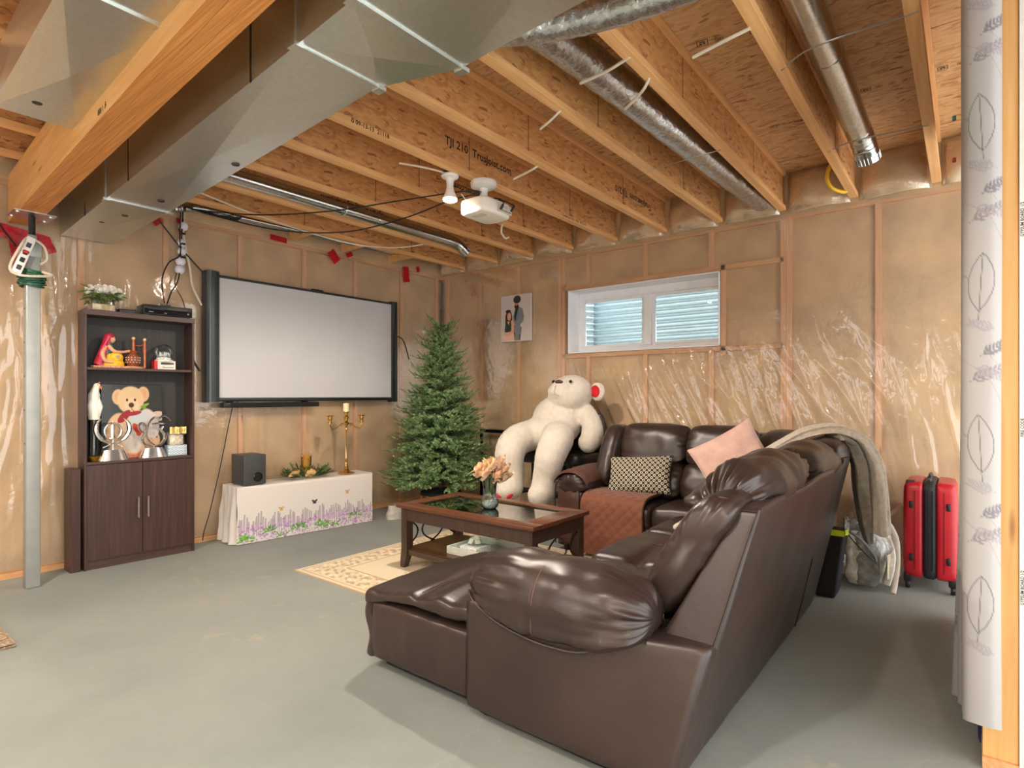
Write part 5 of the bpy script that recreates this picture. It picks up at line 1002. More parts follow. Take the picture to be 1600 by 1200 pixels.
for a in ((TX0+0.04, TX0+0.06, TY0+0.06, TY1-0.06), (TX1-0.06, TX1-0.04, TY0+0.06, TY1-0.06)):
    m = MB(); m.rbox(*a, 0.10, 0.14, 0.002, 1); m.build('shelf_rail', TD, tb)
IRON = plain('bronze_iron', (58, 42, 34), 0.3, 0.6, 0.1)
for ye in (TY0+0.045, TY1-0.045):
    for cx_ in (TX0+0.185, TX1-0.185):
        for s in (-1, 1):
            m = MB(); m.tube([(cx_+s*(0.022+0.12*(abs(t)**2.2)), ye, 0.243+0.097*t) for t in np.linspace(-1, 1, 17)], 0.006, 7); m.ell((cx_+s*0.022, ye, 0.243), (0.009, 0.009, 0.006), 10, 6); m.build('curved_bar', IRON, tb)
vx, vy = 2.95, 2.52
vs_ = thing('flower_vase', 'ribbed glass vase of peach artificial roses on the coffee table', 'vase', (vx, vy, TZ-0.012))
m = MB(); prof = [(0, 0), (0.04, 0), (0.058, 0.02), (0.062, 0.05), (0.05, 0.08), (0.042, 0.10), (0.046, 0.15), (0.056, 0.215)]
m.lathe(prof, 36, c=(vx, vy, TZ-0.011)); m.v = [(vx+(p[0]-vx)*(1+0.03*math.sin(18*math.atan2(p[1]-vy, p[0]-vx))), vy+(p[1]-vy)*(1+0.03*math.sin(18*math.atan2(p[1]-vy, p[0]-vx))), p[2]) for p in m.v]
m.build('vase_glass', glass('vase_crystal', (0.88, 0.93, 0.93), 0.06, 2.2), vs_, 60)
m = MB(); m.lathe([(0, 0.004), (0.036, 0.004), (0.052, 0.022), (0.056, 0.05), (0, 0.052)], 24, c=(vx, vy, TZ-0.011)); m.build('clear_pebbles', plain('pale_pebbles', (196, 204, 200), 0.2, 0, 0.2, 90), vs_)
rnd = random.Random(9)
for k, (dx, dz, dd) in enumerate([(-0.085, 0.30, 0), (-0.035, 0.315, -0.05), (-0.03, 0.27, 0.05), (0.025, 0.33, 0.05), (0.05, 0.30, -0.05), (0.095, 0.285, 0), (0.0, 0.265, -0.08), (0.10, 0.24, -0.03), (-0.06, 0.275, 0.02), (0.045, 0.26, 0.06), (0.06, 0.335, 0.0)]):
    p = (vx+0.62*dx-0.785*dd*0.6, vy-0.785*dx-0.62*dd*0.6, TZ+dz-0.03); m = MB(); rose(m, p, 0.038+0.006*rnd.random(), seed=20+k, tilt=(rnd.uniform(-.9, .2), rnd.uniform(-.9, -.2)), mi2=2)
    m.tube(spl([(vx, vy, TZ+0.03), (vx+0.3*(p[0]-vx), vy+0.3*(p[1]-vy), TZ+0.15), (p[0], p[1], p[2])], 8), 0.003, 5, 1); m.build('rose', [PETP, STEMG, plain('shaded_peach_petal', (238, 176, 130), 0.55)], vs_, 70)  # deeper inner petals put the shading inside the bloom into the colour
m = MB(); leafm(m, (vx-0.05, vy+0.06, TZ+0.25), (-0.6, 0.9, -0.35), (0, 0, 1), 0.09, 0.03); m.build('leaf', plain('pale_leaf', (206, 200, 140), 0.5), vs_, 60)
for k in range(4):
    m = MB(); leafm(m, (vx+0.02*math.cos(k*1.7), vy+0.02*math.sin(k*1.7), TZ+0.26), (0.3*math.cos(k*1.7), 0.3*math.sin(k*1.7), 0.9), (1, 0, 0), 0.075, 0.028); m.build('leaf', plain('yellow_bud', (226, 214, 130), 0.5), vs_, 60)
tr = thing('serving_tray', 'white rectangular tray on the lower shelf of the coffee table', 'tray', (2.93, 2.50, 0.146)); m = MB(); m.rbox(2.755, 3.10, 2.27, 2.735, 0.146, 0.154, 0.002, 1); m.build('tray_floor', WHITE, tr)
for a in ((2.755, 2.767, 2.27, 2.735), (3.088, 3.10, 2.27, 2.735), (2.767, 3.088, 2.27, 2.282), (2.767, 3.088, 2.723, 2.735)):
    m = MB(); m.rbox(*a, 0.154, 0.195, 0.003, 1); m.build('tray_rim', plain('tray_rim_paint', (206, 208, 200), 0.5), tr)
nb = thing('tissue_box', 'white lace patterned tissue box with crumpled tissue on the tray', 'tissue box', (2.86, 2.57, 0.155)); m = MB(); m.rbox(2.785, 2.935, 2.495, 2.645, 0.155, 0.205, 0.006, 2); m.build('box_body', plain('lace_white', (228, 224, 214), 0.7, 0, 0.2, 95), nb)
for k in range(6):
    m = MB(); a = k*1.05; m.grid(6, 6, lambda u, v: (2.86+0.055*math.cos(a)*u+0.035*(v-0.5)*math.sin(a), 2.57+0.055*math.sin(a)*u-0.035*(v-0.5)*math.cos(a), 0.202+0.05*math.sin(PI*(0.15+0.7*u))+0.012*noise.noise((u*5, v*5, k)))); m.build('tissue', PETW, nb, 30)

# ================================================================ CHRISTMAS TREE
FIR = plain('fir_needle', (118, 152, 96), 0.65, 0, 0.22, 22); FIR2 = plain('fir_needle_pale', (150, 180, 126), 0.65, 0, 0.18, 22); BARK = plain('bark_brown', (86, 70, 46), 0.8, 0, 0.2)
def needles(mb, p, d, L, ln, n, rnd, wd=0.0034, mi=0):
    d = Vector(d).normalized(); s_ = d.orthogonal().normalized()
    for j in range(n):
        t = (j+0.5)/n; a = rnd.uniform(0, 2*PI); q = Matrix.Rotation(a, 3, d) @ s_; dirn = (q*0.85+d*0.75).normalized(); w_ = d.cross(q).normalized()*wd; P = p+d*(L*t); l = ln*(1-0.35*t)
        mb.add([P-w_, P+w_, P+dirn*l+w_*0.3, P+dirn*l-w_*0.3], [(0, 1, 2, 3)], mi)
sprigs = []
for k in range(5):
    rnd = random.Random(40+k); m = MB(); pth = [Vector((0.30*t, 0.02*math.sin(t*3+k), 0.05*t-0.07*t*t)) for t in np.linspace(0, 1, 8)]
    m.tube(pth, [0.005-0.0005*i for i in range(8)], 5, 1)
    for i in range(1, 8):
        p = pth[i]
        for s in ((-1, 1) if i < 7 else (0,)):
            L = (0.115-0.009*i)*rnd.uniform(.85, 1.15) if s else 0.085; d = Vector((0.75, s*(0.75 if i < 6 else 0.5), rnd.uniform(-.12, .3)+0.1)).normalized(); m.tube([p, p+d*L], [0.0025, 0.0012], 4, 1); needles(m, p+d*L*0.12, d, L*0.9, 0.0185, 40, rnd, mi=0 if rnd.random() < 0.55 else 2)
            if s and i < 5:
                d2_ = Vector((0.9, s*0.2, rnd.uniform(0, .5))).normalized(); p2 = p+d*L*0.5; m.tube([p2, p2+d2_*L*0.6], [0.002, 0.001], 4, 1); needles(m, p2, d2_, L*0.6, 0.020, 24, rnd, mi=2)
        needles(m, pth[i-1], pth[i]-pth[i-1], (pth[i]-pth[i-1]).length, 0.02, 9, rnd)
    sprigs.append(m)
tcx, tcy = 4.17, 4.22
tree = thing('christmas_tree', 'bushy green artificial christmas tree standing in the room corner', 'tree', (tcx, tcy, 0))
m = MB(); m.tube([(tcx, tcy, 0.05), (tcx, tcy, 2.08)], [0.022, 0.006], 10); m.build('trunk', BARK, tree)
smesh = []
for s_ in sprigs:
    o = s_.build('branch', [FIR, BARK, FIR2], None, 0); o.parent = tree; smesh.append(o)
rnd = random.Random(77); NBR = 295; cnt = 0
for k in range(NBR):
    t = (k+0.5)/NBR; zrel = 1-math.sqrt(1-t*0.985); z = 0.24+1.83*zrel; R = 0.56*(1-zrel)**0.85*(1.0 if zrel > 0.06 else 0.93)+0.035; a = k*2.39996+rnd.uniform(-.25, .25); L = max(0.11, R*rnd.uniform(0.50, 1.0) if k % 3 == 0 else R*rnd.uniform(.85, 1.06)); Ls = min(0.36, 0.16+0.45*R)*rnd.uniform(.9, 1.1)
    r0 = max(0.0, L-Ls*0.93); el = (0.20+0.95*zrel**2.0)+rnd.uniform(-.22, .16)
    base = smesh[k % 5]
    if k < 5: o = base
    else: o = base.copy(); C.objects.link(o); o.parent = tree
    o.location = (r0*math.cos(a), r0*math.sin(a), z+0.04-0.0*r0); o.rotation_euler = (rnd.uniform(-.5, .5), -el+0.12, a); sc = Ls/0.34; o.scale = (sc, sc*rnd.uniform(.9, 1.15), sc)
rn2 = random.Random(5); m = MB()
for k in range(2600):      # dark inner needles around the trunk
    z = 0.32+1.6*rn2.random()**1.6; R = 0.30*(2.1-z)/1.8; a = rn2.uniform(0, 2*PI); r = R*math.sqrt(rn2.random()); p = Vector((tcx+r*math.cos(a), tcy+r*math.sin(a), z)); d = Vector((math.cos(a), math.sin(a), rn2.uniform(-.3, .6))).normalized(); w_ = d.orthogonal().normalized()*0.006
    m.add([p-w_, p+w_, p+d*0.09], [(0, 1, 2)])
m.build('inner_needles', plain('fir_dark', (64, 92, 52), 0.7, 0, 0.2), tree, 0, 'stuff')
m = MB(); m.lathe([(0, 0), (0.19, 0), (0.20, 0.01), (0.22, 0.20), (0.215, 0.205), (0.205, 0.19), (0, 0.17)], 36, c=(tcx, tcy, 0)); m.build('gold_pot', GOLD, tree)
m = MB(); m.lathe([(0, 0.19), (0.20, 0.19), (0.205, 0.225), (0.10, 0.25), (0, 0.26)], 30, c=(tcx, tcy, 0)); m.build('pot_filling', plain('dark_soil', (30, 28, 26), 0.9), tree)
bgm = MB(); bgm.grid(20, 12, lambda u, v: (3.74+0.12*math.cos(2*PI*u)*(1-0.25*v)+0.012*noise.noise((u*8, v*4, 2)), 4.40+0.08*math.sin(2*PI*u)*(1-0.25*v), 0.13*v), cu=True); tag(bgm.build('plastic_bag', plain('grey_plastic', (170, 166, 158), 0.4, 0, 0.1), None, 60), 'crumpled grey plastic bag beside the gold tree pot', 'bag')
ef = thing('empty_frame', 'thin black metal frame leaning against the wall right of the tree', 'frame', (4.80, 4.02, 0)); BM = plain('black_metal', (20, 19, 18), 0.35, 0.5)
for a in ((3.885, 3.915, 0.0, 0.83), (4.195, 4.225, 0.0, 0.83)):
    m = MB(); m.rbox(4.775, 4.80, *a, 0.003, 1); m.build('upright', BM, ef)
for z in (0.795, 0.30):
    m = MB(); m.rbox(4.777, 4.798, 3.915, 4.195, z, z+0.035, 0.003, 1); m.build('crossbar', BM, ef)
for z in (0.55, 0.66, 0.74):
    m = MB(); m.tube([(4.772, 3.90, z), (4.768, 3.90, z)], 0.005, 8); m.build('screw', NICKEL, ef)

# ================================================================ PORTRAIT ON THE WALL
def couple(k):
    sk = (222, 172, 136)
    k.poly([(0.40, 0.02), (0.43, 0.30), (0.70, 0.30), (0.66, 0.02)], (86, 96, 106)); k.poly([(0.40, 0.02), (0.42, 0.24), (0.50, 0.24), (0.47, 0.02)], (64, 66, 70)); k.poly([(0.44, 0.14), (0.60, 0.14), (0.62, 0.02), (0.46, 0.02)], (168, 150, 122), 0.5)
    k.poly([(0.40, 0.30), (0.42, 0.55), (0.50, 0.72), (0.62, 0.74), (0.74, 0.68), (0.78, 0.52), (0.76, 0.42), (0.66, 0.36), (0.66, 0.14), (0.50, 0.14)], (128, 134, 142)); k.poly([(0.45, 0.52), (0.50, 0.73), (0.60, 0.73), (0.54, 0.56), (0.50, 0.42)], (44, 46, 50)); k.line([(0.66, 0.40), (0.74, 0.50), (0.72, 0.62)], 0.008, (108, 114, 122)); k.line([(0.55, 0.42), (0.60, 0.58), (0.60, 0.72)], 0.008, (104, 110, 118))
    k.ell(0.535, 0.80, 0.085, 0.10, sk); k.ell(0.535, 0.745, 0.075, 0.05, (54, 40, 34)); k.ell(0.535, 0.775, 0.03, 0.012, (190, 120, 104)); k.ell(0.55, 0.895, 0.125, 0.085, (48, 42, 42)); k.ell(0.56, 0.93, 0.10, 0.05, (56, 50, 50))
    for x in (0.50, 0.57): k.ell(x, 0.825, 0.013, 0.008, (48, 34, 28))
    k.poly([(0.02, 0.02), (0.12, 0.18), (0.44, 0.20), (0.46, 0.02)], (226, 190, 172)); k.ell(0.27, 0.50, 0.12, 0.18, (60, 40, 34)); k.ell(0.20, 0.42, 0.05, 0.12, (66, 44, 38)); k.poly([(0.12, 0.20), (0.16, 0.42), (0.38, 0.46), (0.42, 0.22)], (48, 62, 58)); k.poly([(0.22, 0.44), (0.30, 0.44), (0.27, 0.36)], sk)
    k.ell(0.285, 0.545, 0.065, 0.085, sk); k.poly([(0.35, 0.46), (0.44, 0.44), (0.44, 0.20), (0.28, 0.13), (0.20, 0.15), (0.36, 0.24)], sk); k.poly([(0.10, 0.22), (0.16, 0.22), (0.30, 0.15), (0.26, 0.12), (0.12, 0.16)], sk); k.ell(0.25, 0.66, 0.09, 0.035, (50, 32, 28)); k.ell(0.29, 0.50, 0.025, 0.009, (190, 90, 84))
    for x in (0.26, 0.31): k.ell(x, 0.56, 0.009, 0.006, (44, 30, 26))
    k.line([(0.40, 0.40), (0.46, 0.37)], 0.02, sk)
pc = thing('canvas_portrait', 'white canvas photo of a couple, man in dark turban, hanging left of the window', 'picture', (4.84, 3.77, 1.775))
m = MB(); m.rbox(4.833, 4.856, 3.567, 3.970, 1.776, 2.272, 0.003, 1); m.build('stretched_canvas', plain('canvas_white', (214, 204, 198), 0.8, 0, 0.02), pc)
m = print_grid(np.linspace(0, 1, 120), np.linspace(0, 1, 150), lambda u, v: (4.8322, 3.969-0.401*u, 1.777+0.494*v), I((208, 198, 194), couple)); m.build('printed_photo', inked('canvas_ink', 0.75), pc, 0)

# ================================================================ STOOLS AND GIANT BEAR
BLEA = leather('black_leather', (38, 36, 35), 0.32); DLEG = plain('dark_leg', (40, 28, 24), 0.4, 0, 0.1)
st1 = thing('counter_stool', 'black leather counter stool under the giant bear, the one nearer the sofa', 'stool', (4.49, 2.835, 0), 0, 'counter stools under the bear')
def soft(mb, a, T=None, p=6, nu=18, nv=32, wr=0.0, sd=0):
    x0, x1, y0, y1, z0, z1 = a; cy, cz, hy, hz = (y0+y1)/2, (z0+z1)/2, (y1-y0)/2, (z1-z0)/2
    pr = [(cy+hy*math.copysign(abs(math.cos(t))**0.35, math.cos(t)), cz+hz*math.copysign(abs(math.sin(t))**0.35, math.sin(t))) for t in np.linspace(0, 2*PI, 29)[:-1]]
    mb.puff(pr, x0, x1, nu, nv, p, wr, 9, 0.25, sd, T=T); return mb
soft(MB(), (-0.24, 0.20, -0.205, 0.205, 0.575, 0.690)).build('seat', BLEA, st1, world=False)
soft(MB(), (0.185, 0.245, -0.205, 0.205, 0.60, 1.045), TR((0, 0, 0), 0, 0.0)).build('backrest', BLEA, st1, world=False)
for sx2 in (-0.205, 0.215):
    for sy2 in (-0.178, 0.178):
        m = MB(); m.rbox(sx2-0.02, sx2+0.02, sy2-0.02, sy2+0.02, 0, 0.585, 0.003, 1); m.build('leg', DLEG, st1, world=False)
for a in ((-0.212, -0.198, -0.16, 0.16, 0.315, 0.345), (-0.19, 0.20, -0.187, -0.171, 0.24, 0.27), (-0.19, 0.20, 0.171, 0.187, 0.24, 0.27)):
    m = MB(); m.rbox(*a, 0.002, 1); m.build('footrail', DLEG, st1, world=False)
dup(st1, (4.49, 3.255, 0), 0, 'black leather counter stool under the giant bear, the one nearer the tree')
PLUSH = plain('white_plush', (220, 211, 197), 0.95, 0, 0.03, 25, 0.5, 160, Sheen_Weight=0.4)
def blob(name, parts, mat, parent, vox=0.012, smooth=10, fuzz=0.0):
    mb = MB()
    for c, r, R in parts: mb.ell((0, 0, 0), r, 24, 16, 0, Matrix.Translation(c) @ (R or Matrix.Identity(4)))
    o = mb.build(name, mat, None, 0)
    md = o.modifiers.new('r', 'REMESH'); md.mode = 'VOXEL'; md.voxel_size = vox; md.use_smooth_shade = True
    sm = o.modifiers.new('s', 'SMOOTH'); sm.iterations = smooth; sm.factor = 0.5
    dg = bpy.context.evaluated_depsgraph_get(); me = bpy.data.meshes.new_from_object(o.evaluated_get(dg)); o.modifiers.clear(); o.data = me
    if fuzz:
        for v in me.vertices: v.co += v.normal*fuzz*noise.noise(v.co*55)
    inv = chain(parent).inverted(); me.transform(inv); o.parent = parent
    me.polygons.foreach_set('use_smooth', [True]*len(me.polygons)); return o
def limb(pts, rads, n=9):
    P = spl([tuple(p) for p in pts], n); Rr = [q[0] for q in spl([(r,) for r in rads], n)]
    return [(p, (r, r, r), None) for p, r in zip(P, Rr)]
br = thing('giant_teddy_bear', 'giant white plush bear lying back across the black stools with red ear linings', 'teddy bear', (4.45, 2.98, 0.70))
E = [((4.455, 2.985, 0.965), (0.20, 0.255, 0.24), Matrix.Rotation(0.3, 4, 'Y')), ((4.36, 3.03, 0.86), (0.215, 0.26, 0.165), None), ((4.52, 2.94, 1.06), (0.14, 0.20, 0.12), None),
     ((4.50, 2.860, 1.225), (0.175, 0.212, 0.165), None), ((4.44, 2.865, 1.19), (0.155, 0.19, 0.125), None), ((4.365, 2.885, 1.235), (0.105, 0.125, 0.095), None), ((4.40, 2.875, 1.30), (0.10, 0.09, 0.06), None)]
E += limb([(4.34, 3.15, 0.84), (4.10, 3.17, 0.80), (3.985, 3.17, 0.70), (3.985, 3.165, 0.52), (3.97, 3.15, 0.40)], (0.145, 0.142, 0.135, 0.118, 0.115), 14)+[((3.93, 3.15, 0.375), (0.125, 0.105, 0.095), None)]
E += limb([(4.34, 2.90, 0.84), (4.12, 2.76, 0.82), (4.00, 2.745, 0.70), (3.995, 2.79, 0.52), (3.98, 2.805, 0.40)], (0.145, 0.142, 0.13, 0.112, 0.11), 14)+[((3.94, 2.81, 0.365), (0.12, 0.10, 0.105), None)]
E += limb([(4.52, 2.72, 1.04), (4.46, 2.62, 0.95), (4.41, 2.585, 0.84), (4.385, 2.61, 0.785)], (0.09, 0.092, 0.10, 0.09), 10)
E += limb([(4.55, 3.10, 1.03), (4.60, 3.16, 0.92), (4.58, 3.18, 0.80)], (0.075, 0.075, 0.075), 8)
blob('body', E, PLUSH, br, 0.013, 8, 0.004)
for c, rc in (((4.555, 2.615, 1.235), -0.15), ((4.64, 3.02, 1.26), 0.35)):
    e = blob('ear', [(c, (0.035, 0.085, 0.085), Matrix.Rotation(rc, 4, 'Z'))], PLUSH, br, 0.01, 4, 0.003)
    m = MB(); m.ell((0, 0, 0), (0.012, 0.052, 0.055), 16, 10, 0, Matrix.Translation((c[0]-0.03, c[1]+0.008, c[2]+0.002)) @ Matrix.Rotation(rc, 4, 'Z')); m.build('ear_lining', plain('red_velvet', (196, 22, 30), 0.8, 0, 0.08), e)
m = MB(); m.ell((0, 0, 0), (0.028, 0.042, 0.022), 18, 12, 0, TR((4.318, 2.872, 1.318), 0, 0.5)); m.build('nose', plain('brown_nose', (78, 52, 38), 0.45), br)
for y in (2.772, 2.955):
    m = MB(); m.ell((4.352, y, 1.325), (0.013, 0.016, 0.015), 12, 8); m.build('eye', plain('dark_eye', (26, 26, 34), 0.1), br)
m = MB(); m.tube(spl([(4.275, 2.876, 1.295), (4.258, 2.88, 1.25), (4.262, 2.882, 1.215)], 10), 0.0025, 5); m.tube(spl([(4.282, 2.93, 1.205), (4.262, 2.884, 1.212), (4.278, 2.84, 1.195)], 12), 0.0025, 5); m.build('mouth_stitch', plain('grey_thread', (168, 158, 146), 0.8), br)
for k, (p, rr) in enumerate((((3.825, 3.165, 0.335), 0.5), ((3.862, 3.075, 0.335), -0.6))):
    m = MB(); m.ell((0, 0, 0), (0.018, 0.034, 0.016), 12, 8, 0, TR(p, rr, 0.4, 0.5)); m.build('paw_pad', MT['red_velvet'], br)
# ================================================================ SECTIONAL SOFA
def soft3(mb, fn, n=(16, 16, 16), r=0.2, mi=0, T=None, rr=None):
    """rounded cube [-1,1]^3 mapped through fn(x,y,z)"""
    key = {}; vs = []; fs = []
    rx, ry, rz = rr or (r, r, r)
    def vid(p):
        k = tuple(round(c, 5) for c in p)
        if k not in key:
            q = [max(-1+a, min(1-a, c)) for c, a in zip(p, (rx, ry, rz))]; d = [(c-b)/a for c, b, a in zip(p, q, (rx, ry, rz))]; L = math.sqrt(sum(c*c for c in d))
            if L > 1e-9: p = tuple(b+c/L*a for b, c, a in zip(q, d, (rx, ry, rz)))
            key[k] = len(vs); vs.append(fn(*p))
        return key[k]
    ax = [[-1+2*i/m for i in range(m+1)] for m in n]
    for d in range(3):
        a, b = [(1, 2), (2, 0), (0, 1)][d]
        for s in (-1, 1):
            for i in range(n[a]):
                for j in range(n[b]):
                    q = []
                    for ii, jj in ((i, j), (i+1, j), (i+1, j+1), (i, j+1)):
                        p = [0, 0, 0]; p[d] = s; p[a] = ax[a][ii]; p[b] = ax[b][jj]; q.append(vid(tuple(p)))
                    fs.append(tuple(q if s > 0 else q[::-1]))
    mb.add(vs, fs, mi, T); return mb
def lerp(a, b, t): return a+(b-a)*t
def pw(x, pts):
    for (x0, y0), (x1, y1) in zip(pts[:-1], pts[1:]):
        if x <= x1: return y0+(y1-y0)*max(0, (x-x0))/(x1-x0)
    return pts[-1][1]
LEA = leather('brown_leather', (51, 38, 34), 0.35); PIPING = plain('dark_piping', (40, 27, 24), 0.45); THREAD = plain('tan_thread', (98, 72, 62), 0.6)
sofa = thing('sectional_sofa', 'large brown leather L-shaped reclining sectional sofa with one footrest raised', 'sofa', (3.0, 1.3, 0))
nz3 = lambda p, f, s: noise.noise((p[0]*f+s, p[1]*f, p[2]*f))
# near end: side base under the armrest
def side(x, y, z):
    zz = 0.035+(z+1)/2*0.405; yr = 0.685-0.2*zz; Y = lerp(yr, 1.478, (y+1)/2); back = max(0, min(1, (1.05-Y)/0.45))
    Xo = 1.585+0.13*back*(zz/0.44)-0.012*math.sin(PI*(y+1)/2)*math.sin(PI*(z+1)/2)
    X = lerp(Xo, 1.87, (x+1)/2); return (X+0.003*nz3((X, Y, zz), 6, 1), Y, zz+0.05*max(0, 0.75-Y)*0)
soft3(MB(), side, (10, 30, 20), 0.1, rr=(0.12, 0.035, 0.06)).build('side_panel', LEA, sofa, 180)
def swap(P):
    x, y, z = P[1], P[0], P[2]; k = max(0, min(1, (0.54-z)/0.14))*max(0, min(1, (1.70-x)/0.06))
    return (x-0.011*k*(0.6-abs(noise.noise((y*15, z*3, 4)))*1.8), y, z)
armp = [(1.572, 0.385), (1.562, 0.45), (1.574, 0.53), (1.63, 0.600), (1.745, 0.620), (1.85, 0.590), (1.915, 0.52), (1.905, 0.44), (1.82, 0.40), (1.68, 0.37)]
MB().puff(armp, 0.775, 1.515, 90, 80, 3.0, 0.034, 12, 0.26, 3, fn=swap).build('armrest', LEA, sofa, 180)
def seamloop(prof, x0, x1, wv, p, fn, off=1.006, r=0.0022, i0=0, i1=48):
    pr = smooth_loop(prof, 48); cy = sum(q[0] for q in pr)/48; cz = sum(q[1] for q in pr)/48; sc = (1-abs(wv)**p)**(1/p)*off
    return [fn((x0+wv*(x1-x0)/2+(x1-x0)/2, cy+(y-cy)*sc, cz+(z-cz)*sc)) for y, z in pr][i0:i1]
m = MB(); m.tube(seamloop(armp, 0.775, 1.515, 0.02, 3.0, swap, 1.006), 0.0022, 5, closed=True); m.tube(seamloop(armp, 0.775, 1.515, 0.05, 3.0, swap, 1.006), 0.0014, 5, closed=True); m.build('arm_seam', THREAD, sofa)
# piping along the lower edge of the arm pad
m = MB(); m.tube(spl([(1.70, 0.79, 0.478), (1.625, 0.84, 0.435), (1.582, 0.95, 0.383), (1.570, 1.05, 0.370), (1.570, 1.18, 0.372), (1.574, 1.32, 0.395), (1.59, 1.43, 0.43), (1.62, 1.49, 0.46)], 40), 0.0045, 6); m.build('arm_piping', PIPING, sofa)
# raised footrest
def foot(x, y, z):
    X = lerp(1.602, 2.40, (x+1)/2); Y = lerp(1.482, 2.052, (y+1)/2); Z = lerp(0.055, 0.305, (z+1)/2)
    return (X-0.008*math.sin(PI*(z+1)/2)*(x < 0)+0.006*nz3((X, Y*2, Z*0.6), 9, 4)*(x < -0.9), Y, Z)
soft3(MB(), foot, (8, 30, 16), 0.06, rr=(0.05, 0.05, 0.08)).build('footrest_side', LEA, sofa, 180)
def pad(x, y, z):
    X = lerp(1.588, 2.425, (x+1)/2); Y = lerp(1.30, 2.095, (y+1)/2); base = pw(Y, [(1.30, 0.41), (1.46, 0.405), (1.75, 0.385), (1.95, 0.362), (2.1, 0.338)]); crown = 0.030*(1-x*x)*(1-0.3*max(0, y)); top = base+crown-0.012*math.exp(-((Y-1.76)/0.02)**2)
    bot = base-0.055+0.012*math.sin(Y*11)*(x < -0.6); Z = lerp(bot, top, (z+1)/2); w_ = 0.010*nz3((X*0.9, Y*3.2, 0), 4.5, 7)*(0.4+abs(x)) if z > 0 else 0.006*nz3((X, Y*4, Z), 6, 2)
    return (X, Y, Z+w_)
soft3(MB(), pad, (40, 50, 8), 0.2, rr=(0.07, 0.06, 0.85)).build('footrest_pad', LEA, sofa, 180)
def pads(X, Y): x = (X-1.588)/0.837*2-1; y = (Y-1.30)/0.795*2-1; return pad(x, y, 1)[2]+0.0015
m = MB(); m.tube([(X, 1.752, pads(X, 1.752)) for X in np.linspace(1.64, 2.38, 30)], 0.0022, 5); m.tube([(X, 1.768, pads(X, 1.768)) for X in np.linspace(1.64, 2.38, 30)], 0.0014, 5); m.build('pad_seam', THREAD, sofa)
soft3(MB(), lambda x, y, z: (lerp(1.60, 2.41, (x+1)/2), lerp(2.048, 2.105, (y+1)/2)-0.02*(1-z)*0.5+0.012*math.sin(z*5), lerp(0.045, 0.335, (z+1)/2)), (24, 6, 18), 0.3, rr=(0.06, 0.9, 0.12)).build('footrest_front', LEA, sofa, 180)
m = MB(); m.box(1.66, 2.34, 1.50, 2.02, 0.012, 0.06); m.box(1.64, 1.68, 0.72, 1.45, 0.0, 0.05); m.build('recliner_mechanism', BLACK, sofa, 0)
# seats of the near section
def seat(x0, x1, y0, y1, z0, z1, crown, seed, nm='seat_cushion', roll=0.0, n=(26, 26, 8)):
    def f(x, y, z):
        X = lerp(x0, x1, (x+1)/2); Y = lerp(y0, y1, (y+1)/2); t = z1+crown*(1-x*x)*(1-0.5*y*y)-roll*math.exp(-((y-0.28)/0.10)**2)
        Z = lerp(z0, t, (z+1)/2); return (X, Y, Z+(0.007*nz3((X, Y, 0), 7, seed) if z > 0 else 0))
    return soft3(MB(), f, n, 0.2, rr=(0.16, 0.14, 0.7)).build(nm, LEA, sofa, 180)
seat(1.885, 2.425, 0.76, 1.36, 0.27, 0.428, 0.022, 3, roll=0.012)
seat(2.430, 3.06, 0.76, 1.46, 0.25, 0.432, 0.024, 5, roll=0.03, n=(26, 40, 8)); seat(3.065, 3.60, 0.76, 1.47, 0.25, 0.432, 0.02, 8, roll=0.02)
m = MB(); m.tube([(X, 1.215, 0.452+0.010*(1-((X-2.745)/0.315)**2)) for X in np.linspace(2.47, 3.02, 20)], 0.002, 5); m.tube([(2.745+0.0015*math.sin(Y*30), Y, 0.447) for Y in np.linspace(0.9, 1.40, 16)], 0.002, 5); m.build('seat_seam', THREAD, sofa)
def slab(x0, x1, y0, y1, z0, z1, nm, r=0.1, n=(10, 10, 10), seed=0, rr=None):
    return soft3(MB(), lambda x, y, z: (lerp(x0, x1, (x+1)/2)+0.002*nz3((x, y, z), 2, seed), lerp(y0, y1, (y+1)/2), lerp(z0, z1, (z+1)/2)), n, r, rr=rr).build(nm, LEA, sofa, 180)
slab(2.43, 3.60, 0.80, 1.435, 0.035, 0.30, 'seat_base', 0.06, (20, 12, 8), 1); slab(1.87, 2.425, 0.80, 1.40, 0.06, 0.28, 'seat_base', 0.06, (10, 12, 8), 2)
